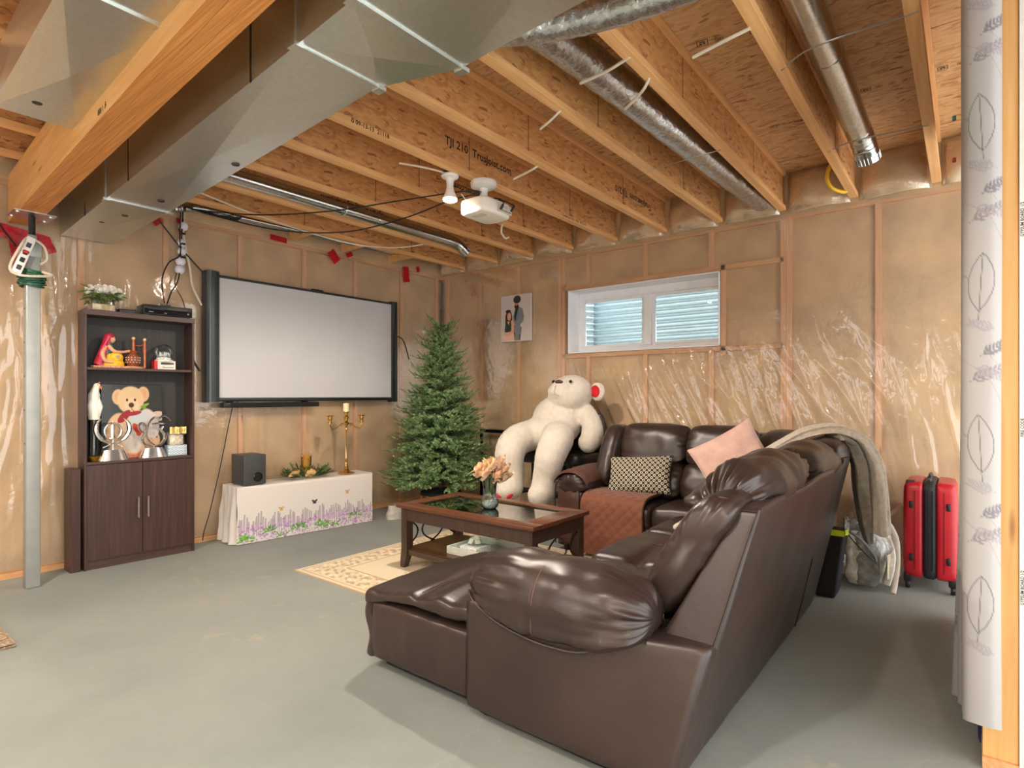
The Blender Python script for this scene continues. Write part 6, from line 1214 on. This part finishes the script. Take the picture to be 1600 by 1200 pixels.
# leaning back panel of the near section (narrows towards the top)
XL = [(0, 1.583), (0.40, 1.742), (0.845, 1.872)]; XR = [(0, 3.62), (0.40, 3.55), (0.845, 3.45)]
def bpanel(x, y, z):
    Z = lerp(0.03, 0.846+0.006*math.sin((x+1)*6), (z+1)/2); yr = 0.69-0.22*Z; th = pw(Z, [(0, 0.06), (0.38, 0.10), (0.42, 0.185), (0.846, 0.06)])
    return (lerp(pw(Z, XL), pw(Z, XR), (x+1)/2), yr+th*(y+1)/2-0.010*math.sin(PI*(z+1)/2)*math.sin(PI*(x+1)/2)+0.004*nz3((x*2, 0, Z*2), 2, 5), Z)
soft3(MB(), bpanel, (44, 8, 36), 0.1, rr=(0.012, 0.25, 0.02)).build('back_panel', LEA, sofa, 180)
m = MB(); m.tube([bpanel(-0.998, -0.9, z) for z in np.linspace(-0.98, 0.98, 30)], 0.0035, 6); m.tube([bpanel(x, -0.85, 1.0) for x in np.linspace(-0.98, 0.98, 50)], 0.0045, 6); m.tube([bpanel(-1.0, y, 0.985) for y in np.linspace(-0.9, 0.9, 8)], 0.0035, 6); m.tube([tuple(a+b_ for a, b_ in zip(bpanel(0.55, -1, z), (0, -0.002, 0))) for z in np.linspace(-0.98, -0.1, 20)], 0.003, 6); m.build('back_piping', PIPING, sofa)
# back cushions: bolster at the near end, then two puckered pillow tops
bol = [(0.79, 0.455), (0.875, 0.475), (0.875, 0.56), (0.80, 0.70), (0.73, 0.81), (0.665, 0.872), (0.585, 0.875), (0.560, 0.83), (0.62, 0.72), (0.70, 0.56)]
MB().puff(bol, 1.795, 2.16, 60, 64, 4.6, 0.016, 14, 0.35, 2).build('back_bolster', LEA, sofa, 180)
m = MB(); m.tube(seamloop(bol, 1.80, 2.12, -0.62, 4.2, lambda P: P, 1.004)[4:30], 0.002, 5); m.build('bolster_seam', THREAD, sofa)
pil = [(0.70, 0.60), (0.83, 0.61), (0.86, 0.70), (0.80, 0.84), (0.73, 0.935), (0.645, 0.975), (0.555, 0.955), (0.505, 0.885), (0.515, 0.815), (0.60, 0.72)]
MB().puff(pil, 1.985, 2.80, 100, 96, 3.4, 0.060, 13, 0.17, 6).build('back_cushion', LEA, sofa, 180)
MB().puff(pil, 2.765, 3.47, 90, 96, 3.6, 0.050, 13, 0.15, 9).build('back_cushion', LEA, sofa, 180)
lum = [(0.74, 0.44), (0.90, 0.45), (0.925, 0.52), (0.88, 0.60), (0.80, 0.645), (0.70, 0.63), (0.68, 0.55)]
MB().puff(lum, 2.05, 2.79, 30, 40, 4, 0.015, 10, 0.2, 4).build('lumbar_cushion', LEA, sofa, 180); MB().puff(lum, 2.79, 3.45, 30, 40, 4, 0.015, 10, 0.2, 5).build('lumbar_cushion', LEA, sofa, 180)
# curved corner wedge
cpth = [(3.42, 0.62), (3.70, 0.63), (3.98, 0.72), (4.20, 0.90), (4.34, 1.14)]
cp2 = spl(cpth, 60)
def along(P):
    t = max(0, min(1, P[0])); k = t*59; i = min(58, int(k)); f = k-i; c = Vector(cp2[i]).lerp(Vector(cp2[i+1]), f); d = (Vector(cp2[i+1])-Vector(cp2[i])).normalized(); n = Vector((-d.y, d.x)); e = (P[0]-t)*0.9
    return (c.x+n.x*(P[1]-0.63)+d.x*e, c.y+n.y*(P[1]-0.63)+d.y*e, P[2])
wed = [(0.68, 0.44), (0.86, 0.45), (0.86, 0.66), (0.79, 0.84), (0.72, 0.935), (0.64, 0.968), (0.55, 0.95), (0.515, 0.885), (0.53, 0.80), (0.60, 0.65)]
MB().puff(wed, 0.02, 0.98, 60, 64, 6, 0.014, 10, 0.2, 12, fn=along).build('corner_back_cushion', LEA, sofa, 180)
soft3(MB(), lambda x, y, z: along(((x+1)/2, 0.70-0.22*lerp(0.03, 0.87, (z+1)/2)+0.06*(y+1)/2, lerp(0.03, 0.87, (z+1)/2))), (30, 4, 16), 0.1, rr=(0.02, 0.3, 0.03)).build('corner_back_panel', LEA, sofa, 180)
cs_ = [(3.60, 0.80), (4.20, 1.00), (4.22, 1.17), (3.74, 1.17), (3.66, 1.25), (3.60, 1.46)]
m = MB(); bm = bmesh.new()
m.prism([(3.605, 0.86), (3.95, 0.93), (4.15, 1.165), (3.74, 1.165), (3.66, 1.27), (3.605, 1.45)], 0.035, 0.43); o = m.build('corner_seat', LEA, sofa, 30)
md = o.modifiers.new('b', 'BEVEL'); md.width = 0.035; md.segments = 4; bm.free()
# window section: two seats, backs, side wing, armrest
def yseat(y0, y1, seed):
    def f(x, y, z):
        X = lerp(3.715, 4.20, (x+1)/2); Y = lerp(y0, y1, (y+1)/2); t = 0.425+0.02*(1-x*x)*(1-y*y)+0.008*(1-y*y)
        return (X, Y, lerp(0.26, t, (z+1)/2)+(0.006*nz3((X, Y, 0), 7, seed) if z > 0 else 0))
    soft3(MB(), f, (24, 24, 8), 0.2, rr=(0.2, 0.14, 0.75)).build('seat_cushion', LEA, sofa, 180)
yseat(1.725, 2.275, 2); yseat(1.175, 1.722, 6)
slab(3.755, 4.55, 1.18, 2.30, 0.035, 0.29, 'seat_base', 0.06, (12, 20, 8), 3)
slab(3.735, 3.80, 1.73, 2.275, 0.04, 0.27, 'front_panel', 0.1, (4, 16, 8), 4); slab(3.735, 3.80, 1.18, 1.72, 0.04, 0.27, 'front_panel', 0.1, (4, 16, 8), 5)
def xax(P): return (P[1], P[0], P[2])     # puff axis along Y, profile (X,z)
up = [(4.165, 0.675), (4.155, 0.74), (4.185, 0.86), (4.235, 0.945), (4.32, 0.978), (4.42, 0.955), (4.47, 0.87), (4.46, 0.74), (4.36, 0.68)]
lo = [(4.08, 0.425), (4.055, 0.50), (4.09, 0.62), (4.15, 0.69), (4.25, 0.70), (4.36, 0.66), (4.36, 0.48), (4.24, 0.42)]
for a, b_, sd in ((1.655, 2.215, 3), (1.165, 1.665, 8)):
    MB().puff(up, a, b_, 70, 64, 4.5, 0.022, 12, 0.16, sd, fn=xax).build('back_cushion', LEA, sofa, 180); MB().puff(lo, a, b_, 40, 48, 5, 0.014, 10, 0.2, sd+1, fn=xax).build('lumbar_cushion', LEA, sofa, 180)
wing = [(4.02, 0.50), (4.00, 0.60), (4.07, 0.76), (4.14, 0.88), (4.21, 0.945), (4.30, 0.96), (4.42, 0.94), (4.46, 0.80), (4.42, 0.55), (4.20, 0.48)]
MB().puff(wing, 2.185, 2.345, 40, 64, 3.5, 0.012, 14, 0.5, 5, fn=xax).build('back_wing', LEA, sofa, 180)
slab(4.44, 4.60, 1.10, 2.35, 0.035, 0.92, 'back_panel', 0.08, (6, 20, 16), 7)
ap2 = [(2.275, 0.46), (2.255, 0.52), (2.285, 0.58), (2.36, 0.612), (2.45, 0.605), (2.52, 0.56), (2.535, 0.49), (2.50, 0.45), (2.40, 0.44)]
MB().puff(ap2, 3.735, 4.36, 60, 56, 5, 0.018, 14, 0.3, 2, fn=lambda P: (P[0], P[1], P[2]+0.02*math.sin((P[0]-3.735)*3.0))).build('armrest', LEA, sofa, 180)
slab(3.765, 4.40, 2.30, 2.52, 0.035, 0.48, 'side_panel', 0.06, (10, 8, 10), 9)
m = MB(); m.rbox(3.752, 3.768, 2.318, 2.505, 0.06, 0.495, 0.006, 2); m.build('arm_front_panel', plain('smooth_brown_panel', (74, 48, 42), 0.22, 0, 0.05), sofa)
m = MB(); m.tube(spl([(3.750, 2.525, 0.05), (3.748, 2.53, 0.45), (3.745, 2.50, 0.535), (3.743, 2.40, 0.52), (3.745, 2.31, 0.50)], 24), 0.005, 6); m.build('arm_piping', PIPING, sofa)
for x, y in ((1.66, 0.75), (1.66, 1.42), (3.5, 0.78), (3.80, 2.45), (4.5, 2.25), (3.80, 1.25)):
    m = MB(); m.lathe([(0, 0), (0.025, 0), (0.028, 0.04), (0, 0.04)], 12, c=(x, y, 0)); m.build('foot', BLACK, sofa)

# ---- throw, pillows, blanket on the sofa
def quiltmat():
    m, nt, b = nodes('quilted_brown'); co = coords(nt, (1, 1, 1))
    b.inputs['Base Color'].default_value = (*lin((122, 70, 48)), 1); b.inputs['Roughness'].default_value = 0.75; b.inputs['Sheen Weight'].default_value = 0.25
    n = nd(nt, 'ShaderNodeTexNoise', i_Scale=160.0, i_Detail=2.0); nt.links.new(co, n.inputs['Vector']); bump(nt, b, n.outputs[0], 0.12, 0.002); return m
QM = quiltmat()
pth = [(4.17, 0.462), (4.05, 0.472), (3.90, 0.475), (3.78, 0.468), (3.72, 0.435), (3.702, 0.38), (3.697, 0.25), (3.692, 0.12), (3.690, 0.035)]
PQ = spl(pth, 110); seg = np.cumsum([0]+[math.dist(a, b_) for a, b_ in zip(PQ[:-1], PQ[1:])])
def quilt(u, v, o=0.0):
    i = min(108, int(u*109)); f = u*109-i; x = lerp(PQ[i][0], PQ[i+1][0], f); z = lerp(PQ[i][1], PQ[i+1][1], f); s = lerp(seg[i], seg[i+1], f); y = 1.765+0.505*v
    a, b_ = (s+y)*PI/0.085, (s-y)*PI/0.085; h = 0.008*(abs(math.sin(a))*abs(math.sin(b_)))**0.5+0.006*noise.noise((s*7, y*7, 2))
    dx, dz = PQ[i+1][0]-PQ[i][0], PQ[i+1][1]-PQ[i][1]; L = math.hypot(dx, dz); return (x+dz/L*(h+o), y, z-dx/L*(h+o))
qc = thing('quilted_throw', 'brown quilted throw laid over the far sofa seat and hanging to the floor', 'throw', (3.8, 2.0, 0.03))
m = MB(); m.grid(110, 64, lambda u, v: quilt(u, v)); m.grid(110, 2, lambda u, v: (lambda p: (p[0]+0.004*v, p[1], p[2]-0.012*v))(quilt(u, 0))); m.build('quilted_sheet', QM, qc, 180)
m = MB(); m.tube([quilt(u, 0) for u in np.linspace(0, 1, 80)], 0.006, 6); m.build('edge_binding', plain('dark_binding', (54, 32, 24), 0.7), qc)
m = MB(); m.grid(30, 24, lambda u, v: (lambda a: (3.745+0.40*u, 2.395+0.150*math.cos(a), 0.515+0.112*math.sin(a)+0.02*math.sin(u*1.6)+0.006*noise.noise((u*7, v*6, 4))-0.02*(u < 0.05)))(PI*(0.05+0.9*v))); tag(m.build('arm_cover', plain('arm_cover_brown', (88, 56, 50), 0.6, 0, 0.08, 20, 0.4, 40), None, 180), 'plum brown quilted cover over the far sofa armrest', 'cover')
def pattern_mat():
    m, nt, b = nodes('ring_pattern'); co = coords(nt, (1, 1, 1), 'UV')
    v = nd(nt, 'ShaderNodeTexVoronoi', i_Scale=36.0); v.inputs['Randomness'].default_value = 0.0
    t = nt.nodes.new('ShaderNodeTexCoord'); mp = nt.nodes.new('ShaderNodeMapping'); mp.inputs['Rotation'].default_value = (0, 0, PI/4); nt.links.new(t.outputs['Object'], mp.inputs[0]); mp.inputs['Scale'].default_value = (1, 1, 0.0); nt.links.new(mp.outputs[0], v.inputs['Vector'])
    c = ramp(nt, v.outputs['Distance'], [(0.0, (24, 22, 22)), (0.15, (24, 22, 22)), (0.20, (210, 200, 176)), (0.36, (210, 200, 176)), (0.42, (30, 28, 28))]); nt.links.new(c, b.inputs['Base Color']); b.inputs['Roughness'].default_value = 0.8; MT['ring_pattern'] = m; return m
def pillow3(name, label, mats, c, n, upv, W, H, D, trim=None):
    """pillow with local x across, y up, z facing out"""
    n = Vector(n).normalized(); upv = Vector(upv); x = upv.cross(n).normalized(); y = n.cross(x)
    R = frame(c, x, y, n); t = bpy.data.objects.new(name, None); C.objects.link(t); t.matrix_basis = R; tag(t, label, 'pillow')
    def f(a, b_, z):
        e = max(0, (1-abs(a)**2.6)*(1-abs(b_)**2.6))**0.45; pin = 1-0.07*(1-abs(a)**2)*abs(b_)**3; pin2 = 1-0.07*(1-abs(b_)**2)*abs(a)**3
        return (a*W/2*pin2, b_*H/2*pin, z*D/2*(0.08+0.92*e)+0.006*noise.noise((a*3, b_*3, z)))
    soft3(MB(), f, (36, 28, 4), 0.1, rr=(0.03, 0.03, 0.9)).build('pillow_cover', mats, t, 180, world=False)
    m = MB(); q = [f(a, b_, 0) for a, b_ in [(s, -1) for s in np.linspace(-1, 1, 20)]+[(1, s) for s in np.linspace(-1, 1, 20)]+[(s, 1) for s in np.linspace(1, -1, 20)]+[(-1, s) for s in np.linspace(1, -1, 20)]]; m.tube(q, 0.004, 6, closed=True); m.build('edge_piping', trim or mats, t, world=False); return t
pillow3('patterned_pillow', 'black and cream ring patterned oblong pillow on the far sofa seat', pattern_mat(), (4.02, 1.945, 0.598), (-0.93, -0.05, 0.42), (0.38, 0.10, 0.9), 0.50, 0.30, 0.13, BLACK)
PINK = plain('pink_velvet', (226, 186, 172), 0.7, 0, 0.05, 14, 0.3, 26, Sheen_Weight=0.5)
hh = Vector((0.15, -0.985, 0.0)); zz_ = Vector((0.22, 0.03, 0.97)); e1 = hh*(-0.85)+zz_*(-0.52); e2 = hh*0.52+zz_*(-0.85)
pillow3('pink_pillow', 'pink velvet square pillow balanced on its corner against the sofa back', PINK, (4.0, 1.235, 0.735), (-0.95, -0.15, 0.22), e2*-1, 0.46, 0.46, 0.14)
SHERPA = plain('sherpa_cream', (224, 213, 197), 0.95, 0, 0.06, 40, 0.8, 150, Sheen_Weight=0.3); SHG = plain('sherpa_grey_back', (150, 144, 134), 0.9, 0, 0.08, 30, 0.4, 120)
bl = thing('sherpa_blanket', 'cream sherpa blanket draped over the sofa corner and hanging behind it', 'blanket', (3.75, 0.6, 0.95))
BP = [(3.56, 0.95, 0.845), (3.62, 0.85, 0.915), (3.69, 0.73, 0.985), (3.77, 0.60, 1.005), (3.845, 0.49, 0.95), (3.875, 0.43, 0.83), (3.885, 0.41, 0.68), (3.895, 0.405, 0.52), (3.90, 0.405, 0.43)]
def bundle(BP, W, Tk, seed, nu=70, nv=44):
    bp = [Vector(q) for q in spl(BP, nu)]; wv_ = Vector((0.95, 0.30, 0)).normalized()
    def f(i, a):
        u = i/(nu-1); c = bp[i]; d = (bp[min(nu-1, i+1)]-bp[max(0, i-1)]).normalized(); w_ = (wv_-d*wv_.dot(d)).normalized(); n = d.cross(w_).normalized(); W_ = W(u); t = Tk(u)
        ca, sa = math.cos(a), math.sin(a); k = 1+0.10*math.sin(a*5+u*4+seed)+0.10*noise.noise((ca*2, sa*2+u*5, seed))
        return c+w_*(W_*math.copysign(abs(ca)**0.7, ca)*k)+n*(t*math.copysign(abs(sa)**0.7, sa)*k)
    m = MB(); vs = [f(i, 2*PI*j/nv) for i in range(nu) for j in range(nv)]; fs = [(i*nv+j, i*nv+(j+1) % nv, (i+1)*nv+(j+1) % nv, (i+1)*nv+j) for i in range(nu-1) for j in range(nv)]
    fs += [tuple(range(nv-1, -1, -1)), tuple((nu-1)*nv+k for k in range(nv))]; m.add(vs, fs); return m
bundle(BP, lambda u: 0.10+0.05*u, lambda u: 0.020+0.030*u, 1).build('upper_layer', SHERPA, bl, 60)
bundle([(3.70, 0.60, 0.975), (3.77, 0.53, 0.93), (3.80, 0.485, 0.83), (3.79, 0.47, 0.68), (3.80, 0.455, 0.50), (3.84, 0.44, 0.37)], lambda u: 0.10-0.06*u**2, lambda u: 0.018+0.02*math.sin(PI*u), 5, 50, 32).build('under_layer', SHG, bl, 60)
m = MB(); soft3(m, lambda x, y, z: (3.14+0.10*x+0.02*y, 1.16+0.13*y, 0.468+0.022*z+0.016*noise.noise((x*2, y*2, 3))), (10, 10, 3), 0.2, rr=(0.3, 0.3, 0.8)); tag(m.build('folded_cloth', SHERPA, None, 180), 'small folded white cloth lying on the sofa seat behind the near back cushion', 'cloth')

# ================================================================ BAGS AND SUITCASE BEHIND THE SOFA
bb = thing('black_tote', 'black tote bag with a neon yellow band behind the sofa corner', 'bag', (4.02, 0.57, 0))
soft3(MB(), lambda x, y, z: (3.93+0.085*x*(1-0.1*z), 0.635-0.03*z+0.048*y*(1-0.15*z), lerp(0.0, 0.40, (z+1)/2)), (8, 8, 12), 0.2, rr=(0.2, 0.3, 0.08)).build('bag_body', plain('navy_black_fabric', (16, 16, 24), 0.8, 0, 0.1), bb, 180)
m = MB(); m.grid(10, 4, lambda u, v: (3.85+0.158*u, 0.560+0.006*math.sin(u*9)-0.002, 0.372+0.035*v)); m.grid(8, 4, lambda u, v: (3.8495, 0.562+0.10*u, 0.372+0.035*v)); m.build('neon_band', plain('neon_yellow', (206, 226, 20), 0.6), bb, 60)
m = MB(); m.grid(12, 6, lambda u, v: (3.855+0.15*u, 0.562+0.01*math.sin(u*7), 0.405+0.075*v)); m.build('printed_top', plain('grey_print', (140, 140, 136), 0.7, 0, 0.6, 70), bb, 60)
m = MB(); m.tube(spl([(3.96, 0.562, 0.37), (3.98, 0.52, 0.31), (4.01, 0.46, 0.24), (4.06, 0.43, 0.20), (4.08, 0.44, 0.24), (4.03, 0.50, 0.33), (3.99, 0.56, 0.38)], 30), 0.009, 6, flat=0.4); m.build('strap_handle', BLACK, bb)
cb = thing('clear_storage_bag', 'clear plastic storage bag stuffed with folded bedding beside the red suitcase', 'bag', (4.30, 0.50, 0))
def cbag(u, v, s=1.0): a = 2*PI*u; k = s*(1+0.07*noise.noise((math.cos(a)*2, math.sin(a)*2, v*4)))*(0.88+0.25*math.sin(PI*min(1, v*0.9+0.08))-0.42*max(0, v-0.7)); return (4.33+0.235*math.cos(a)*k, 0.51+0.155*math.sin(a)*k, 0.004+0.43*v)
m = MB(); m.grid(44, 24, cbag, cu=True); m.build('clear_film', FILM3, cb, 180)
cols = [(232, 222, 208), (140, 142, 138), (236, 226, 212), (186, 130, 122), (224, 216, 204), (120, 126, 122)]; rnd = random.Random(6)
for k in range(6):
    m = MB(); a = k*0.95+2.6; cx_, cy_ = 4.33+0.10*math.cos(a), 0.51+0.055*math.sin(a)
    soft3(m, lambda x, y, z: (cx_+0.085*x+0.012*noise.noise((y*2, z*3, k)), cy_+0.065*y+0.012*noise.noise((x*2, z*3, k+5)), lerp(0.03, 0.31+0.012*k, (z+1)/2)+0.02*math.sin(x*3+k)), (8, 8, 12), 0.3, rr=(0.5, 0.5, 0.25)); m.build('folded_bedding', plain('bedding_%d' % k, cols[k], 0.9, 0, 0.18, 26, 0.4, 60), cb, 180)
for k in range(5):
    m = MB(); y0 = 0.395+0.006*k; x0 = 4.17+0.055*k; m.tube(spl([(x0, y0-0.01, 0.05), (x0-0.01, y0-0.03, 0.14), (x0+0.02, y0-0.035, 0.22), (x0+0.05, y0-0.02, 0.28), (x0+0.03, y0, 0.33)], 18), 0.022, 8, flat=0.6); m.build('bedding_roll', plain('bedding_fold', (202, 196, 184), 0.9, 0, 0.12, 40), cb)
for P in ([(4.15, 0.35, 0.006), (4.22, 0.345, 0.05), (4.255, 0.335, 0.18), (4.27, 0.345, 0.32), (4.30, 0.40, 0.42)], [(4.30, 0.40, 0.42), (4.38, 0.40, 0.425), (4.47, 0.36, 0.46), (4.52, 0.33, 0.49)], [(4.30, 0.40, 0.42), (4.40, 0.36, 0.33), (4.42, 0.345, 0.20), (4.36, 0.34, 0.06)]):
    m = MB(); m.tube(spl(P, 20), 0.015, 8, flat=0.35); m.build('bag_strap', plain('pale_webbing', (212, 200, 188), 0.8, 0, 0.06), cb)
m = MB(); m.grid(6, 6, lambda u, v: (4.115+0.10*u, 0.375-0.02*u, 0.09+0.15*v)); m.build('label_card', plain('label_beige', (190, 176, 146), 0.6), cb, 0)
sc_ = thing('suitcase', 'red hard shell suitcase with black zip band standing on wheels by the window wall', 'suitcase', (4.50, 0.175, 0))
REDS = plain('red_shell', (178, 24, 38), 0.32, 0, 0.04, 6)
for s in (-1, 1):
    def shell(x, y, z):
        Y = 0.178+s*(0.030+0.105*(y+1)/2*(1-0.05*abs(z)**6)); out = (y+1)/2; k = 1-0.035*out**3
        X = 4.515+0.205*x*k; Z = 0.375+0.295*z*k; g = 0.004*(abs(math.sin(x*9)) < 0.25)*out; return (X, Y-s*g, Z)
    soft3(MB(), shell if s > 0 else (lambda x, y, z: shell(-x, y, z)), (20, 8, 20), 0.15, rr=(0.16, 0.34, 0.12)).build('shell_half', REDS, sc_, 50)
    m = MB(); m.box(4.305, 4.311, 0.178+s*0.072-0.001, 0.178+s*0.072+0.001, 0.13, 0.62); m.build('shell_groove', plain('dark_red', (110, 12, 22), 0.5), sc_, 0)
soft3(MB(), lambda x, y, z: (4.515+0.2065*x, 0.178+0.034*y, 0.375+0.297*z), (14, 4, 14), 0.15, rr=(0.17, 0.3, 0.12)).build('zip_band', plain('black_ballistic', (24, 26, 28), 0.6, 0, 0.1, 90), sc_, 60)
m = MB(); m.tube([(4.303, 0.163, 0.14), (4.302, 0.163, 0.62)], 0.003, 5); m.tube([(4.303, 0.195, 0.14), (4.302, 0.195, 0.62)], 0.003, 5); m.build('zip_teeth', BLACK, sc_)
for y in (0.085, 0.27):
    for z in (0.205, 0.53):
        m = MB(); m.rbox(4.298, 4.316, y-0.010, y+0.010, z-0.022, z+0.022, 0.006, 2); m.build('side_stud', BLACK, sc_)
for y in (0.065, 0.29):
    for x in (4.36, 4.67):
        m = MB(); m.rbox(x-0.025, x+0.025, y-0.022, y+0.022, 0.045, 0.10, 0.008, 2); m.lathe([(0, -0.012), (0.024, -0.012), (0.027, -0.006), (0.027, 0.006), (0.024, 0.012), (0, 0.012)], 18, T=TR((x, y, 0.027), PI/2)); m.build('wheel', BLACK, sc_)
m = MB(); m.tube(spl([(4.36, 0.178, 0.672), (4.38, 0.178, 0.70), (4.50, 0.178, 0.705), (4.52, 0.178, 0.675)], 16), 0.011, 8); m.rbox(4.33, 4.38, 0.25, 0.30, 0.64, 0.675, 0.006, 2); m.build('carry_handle', BLACK, sc_)

# ================================================================ CURTAIN
CP = [(2.338, -0.085), (2.326, -0.060), (2.330, -0.025), (2.345, 0.002), (2.375, 0.010), (2.42, -0.004), (2.48, 0.012), (2.54, -0.012)]
x = 2.62; k = 0
while x < 3.92: CP.append((x, 0.000+(0.017 if k % 2 == 0 else -0.022))); x += 0.075; k += 1
cpp = spl(CP, 700); cl_ = np.cumsum([0]+[math.dist(a, b_) for a, b_ in zip(cpp[:-1], cpp[1:])]); CLN = float(cl_[-1])
def cpt(s):
    i = int(np.searchsorted(cl_, s, 'right'))-1; i = max(0, min(len(cpp)-2, i)); f = (s-cl_[i])/(cl_[i+1]-cl_[i]); return (lerp(cpp[i][0], cpp[i+1][0], f), lerp(cpp[i][1], cpp[i+1][1], f))
def curt_ink(k):
    rnd = random.Random(8); ln = (92, 88, 92)
    def leaf(s, z, h=0.095, wd=0.034, tilt=0.0):
        P = [(s+wd*math.sin(PI*t)**0.8*(1 if q else -1)*1.0+tilt*(t-.5), z-h+2*h*t) for q in (0, 1) for t in (np.linspace(0, 1, 22) if q == 0 else np.linspace(1, 0, 22))]
        k.line(P, 0.0016, ln, 0.85); k.line([(s-tilt*.55, z-h-0.03), (s, z), (s+tilt*.5, z+h)], 0.0015, ln, 0.85); k.line([(s+wd, z+0.02), (s+wd+0.02, z+0.035)], 0.0014, ln, 0.7)
    def fern(s, z, ang, L, c, n=6):
        d = (math.cos(ang), math.sin(ang)); k.line([(s, z), (s+d[0]*L, z+d[1]*L)], 0.0014, c, 0.8)
        for i in range(n):
            t = (i+1)/n*L
            for q in (-1, 1): a = ang+q*0.75; r = 0.0125*(1.15-0.5*i/n); k.ell(s+d[0]*t+math.cos(a)*r, z+d[1]*t+math.sin(a)*r, r, 0.0036, c, a, 0.8)
    rows = [(2.02), (1.49), (0.955), (0.42)]
    for col in range(int(CLN/0.24)+1):
        s0 = 0.054+0.24*col
        for i, z in enumerate(rows+[2.55]):
            zz = z+(0.265 if col % 2 else 0)
            leaf(s0, zz, tilt=0.01*(-1)**i); fern(s0+0.030, zz+0.205, PI-0.5, 0.085, (120, 116, 122)); fern(s0+0.02, zz+0.255, PI+0.45, 0.075, (148, 142, 148)); fern(s0+0.0, zz+0.29, PI-0.6, 0.07, (104, 102, 110)); fern(s0-0.04, zz-0.16, 0.4, 0.07, (150, 146, 152)); k.line([(s0-0.06, zz+0.12), (s0-0.02, zz+0.22), (s0+0.05, zz+0.285)], 0.0013, (150, 140, 140), 0.7); k.line([(s0-0.07, zz+0.14), (s0-0.05, zz+0.25), (s0-0.01, zz+0.31)], 0.0013, (150, 140, 140), 0.7)
us = list(np.arange(0, 0.36, 0.003))+list(np.arange(0.36, CLN, 0.012))
def cfn(s, z):
    x, y = cpt(s); zb = pw(x, [(2.33, 0.165), (2.5, 0.125), (2.9, 0.03), (4, 0.02)]); t = (z-0.02)/2.6; fl_ = 1+0.35*(1-t)
    return (x, (y-0.0)*1.0+0.010*math.sin(z*2.1+s*3)*(1-t)*(0.3 if s < 0.3 else 1)+0.02*(1-t)**3*(s > 0.5), zb+(2.625-zb)*t)
m = print_grid(us, np.linspace(0.02, 2.62, 470), cfn, I((166, 164, 163), curt_ink))
cu = m.build('curtain', inked('curtain_cloth', 0.8, 0.12, 300), None, 180); tag(cu, 'white curtain printed with grey leaf outlines and ferns hanging by the wooden stud', 'curtain')
m = MB(); m.tube([(2.30, -0.02, 2.628), (3.95, 0.012, 2.628)], 0.006, 8); tag(m.build('curtain_wire', GAL), 'thin wire carrying the leaf print curtain along the joists', 'wire')
for i, (z, c) in enumerate(((2.20, (60, 130, 130)), (2.05, (190, 70, 60)))):
    m = MB(); p_ = cpt(0.8+0.2*i); soft3(m, lambda x, y, zz: (2.62+0.012*x, 0.036+0.006*y, z+0.006*zz), (3, 3, 3), 0.3); tag(m.build('clothes_peg', plain('peg_%d' % i, c, 0.5)), ['tiny teal peg clipped to the curtain edge', 'tiny red peg clipped to the curtain edge below the teal one'][i], 'peg')
m = MB(); soft3(m, lambda x, y, z: (2.60+0.05*x, -0.052+0.022*y, 0.06+0.06*z+0.01*math.sin(x*4)), (6, 6, 6), 0.3, rr=(0.4, 0.6, 0.5)); tag(m.build('cloth_bundle', plain('blue_cloth', (52, 54, 110), 0.8, 0, 0.15)), 'small dark blue cloth bundle on the floor below the curtain hem', 'cloth')
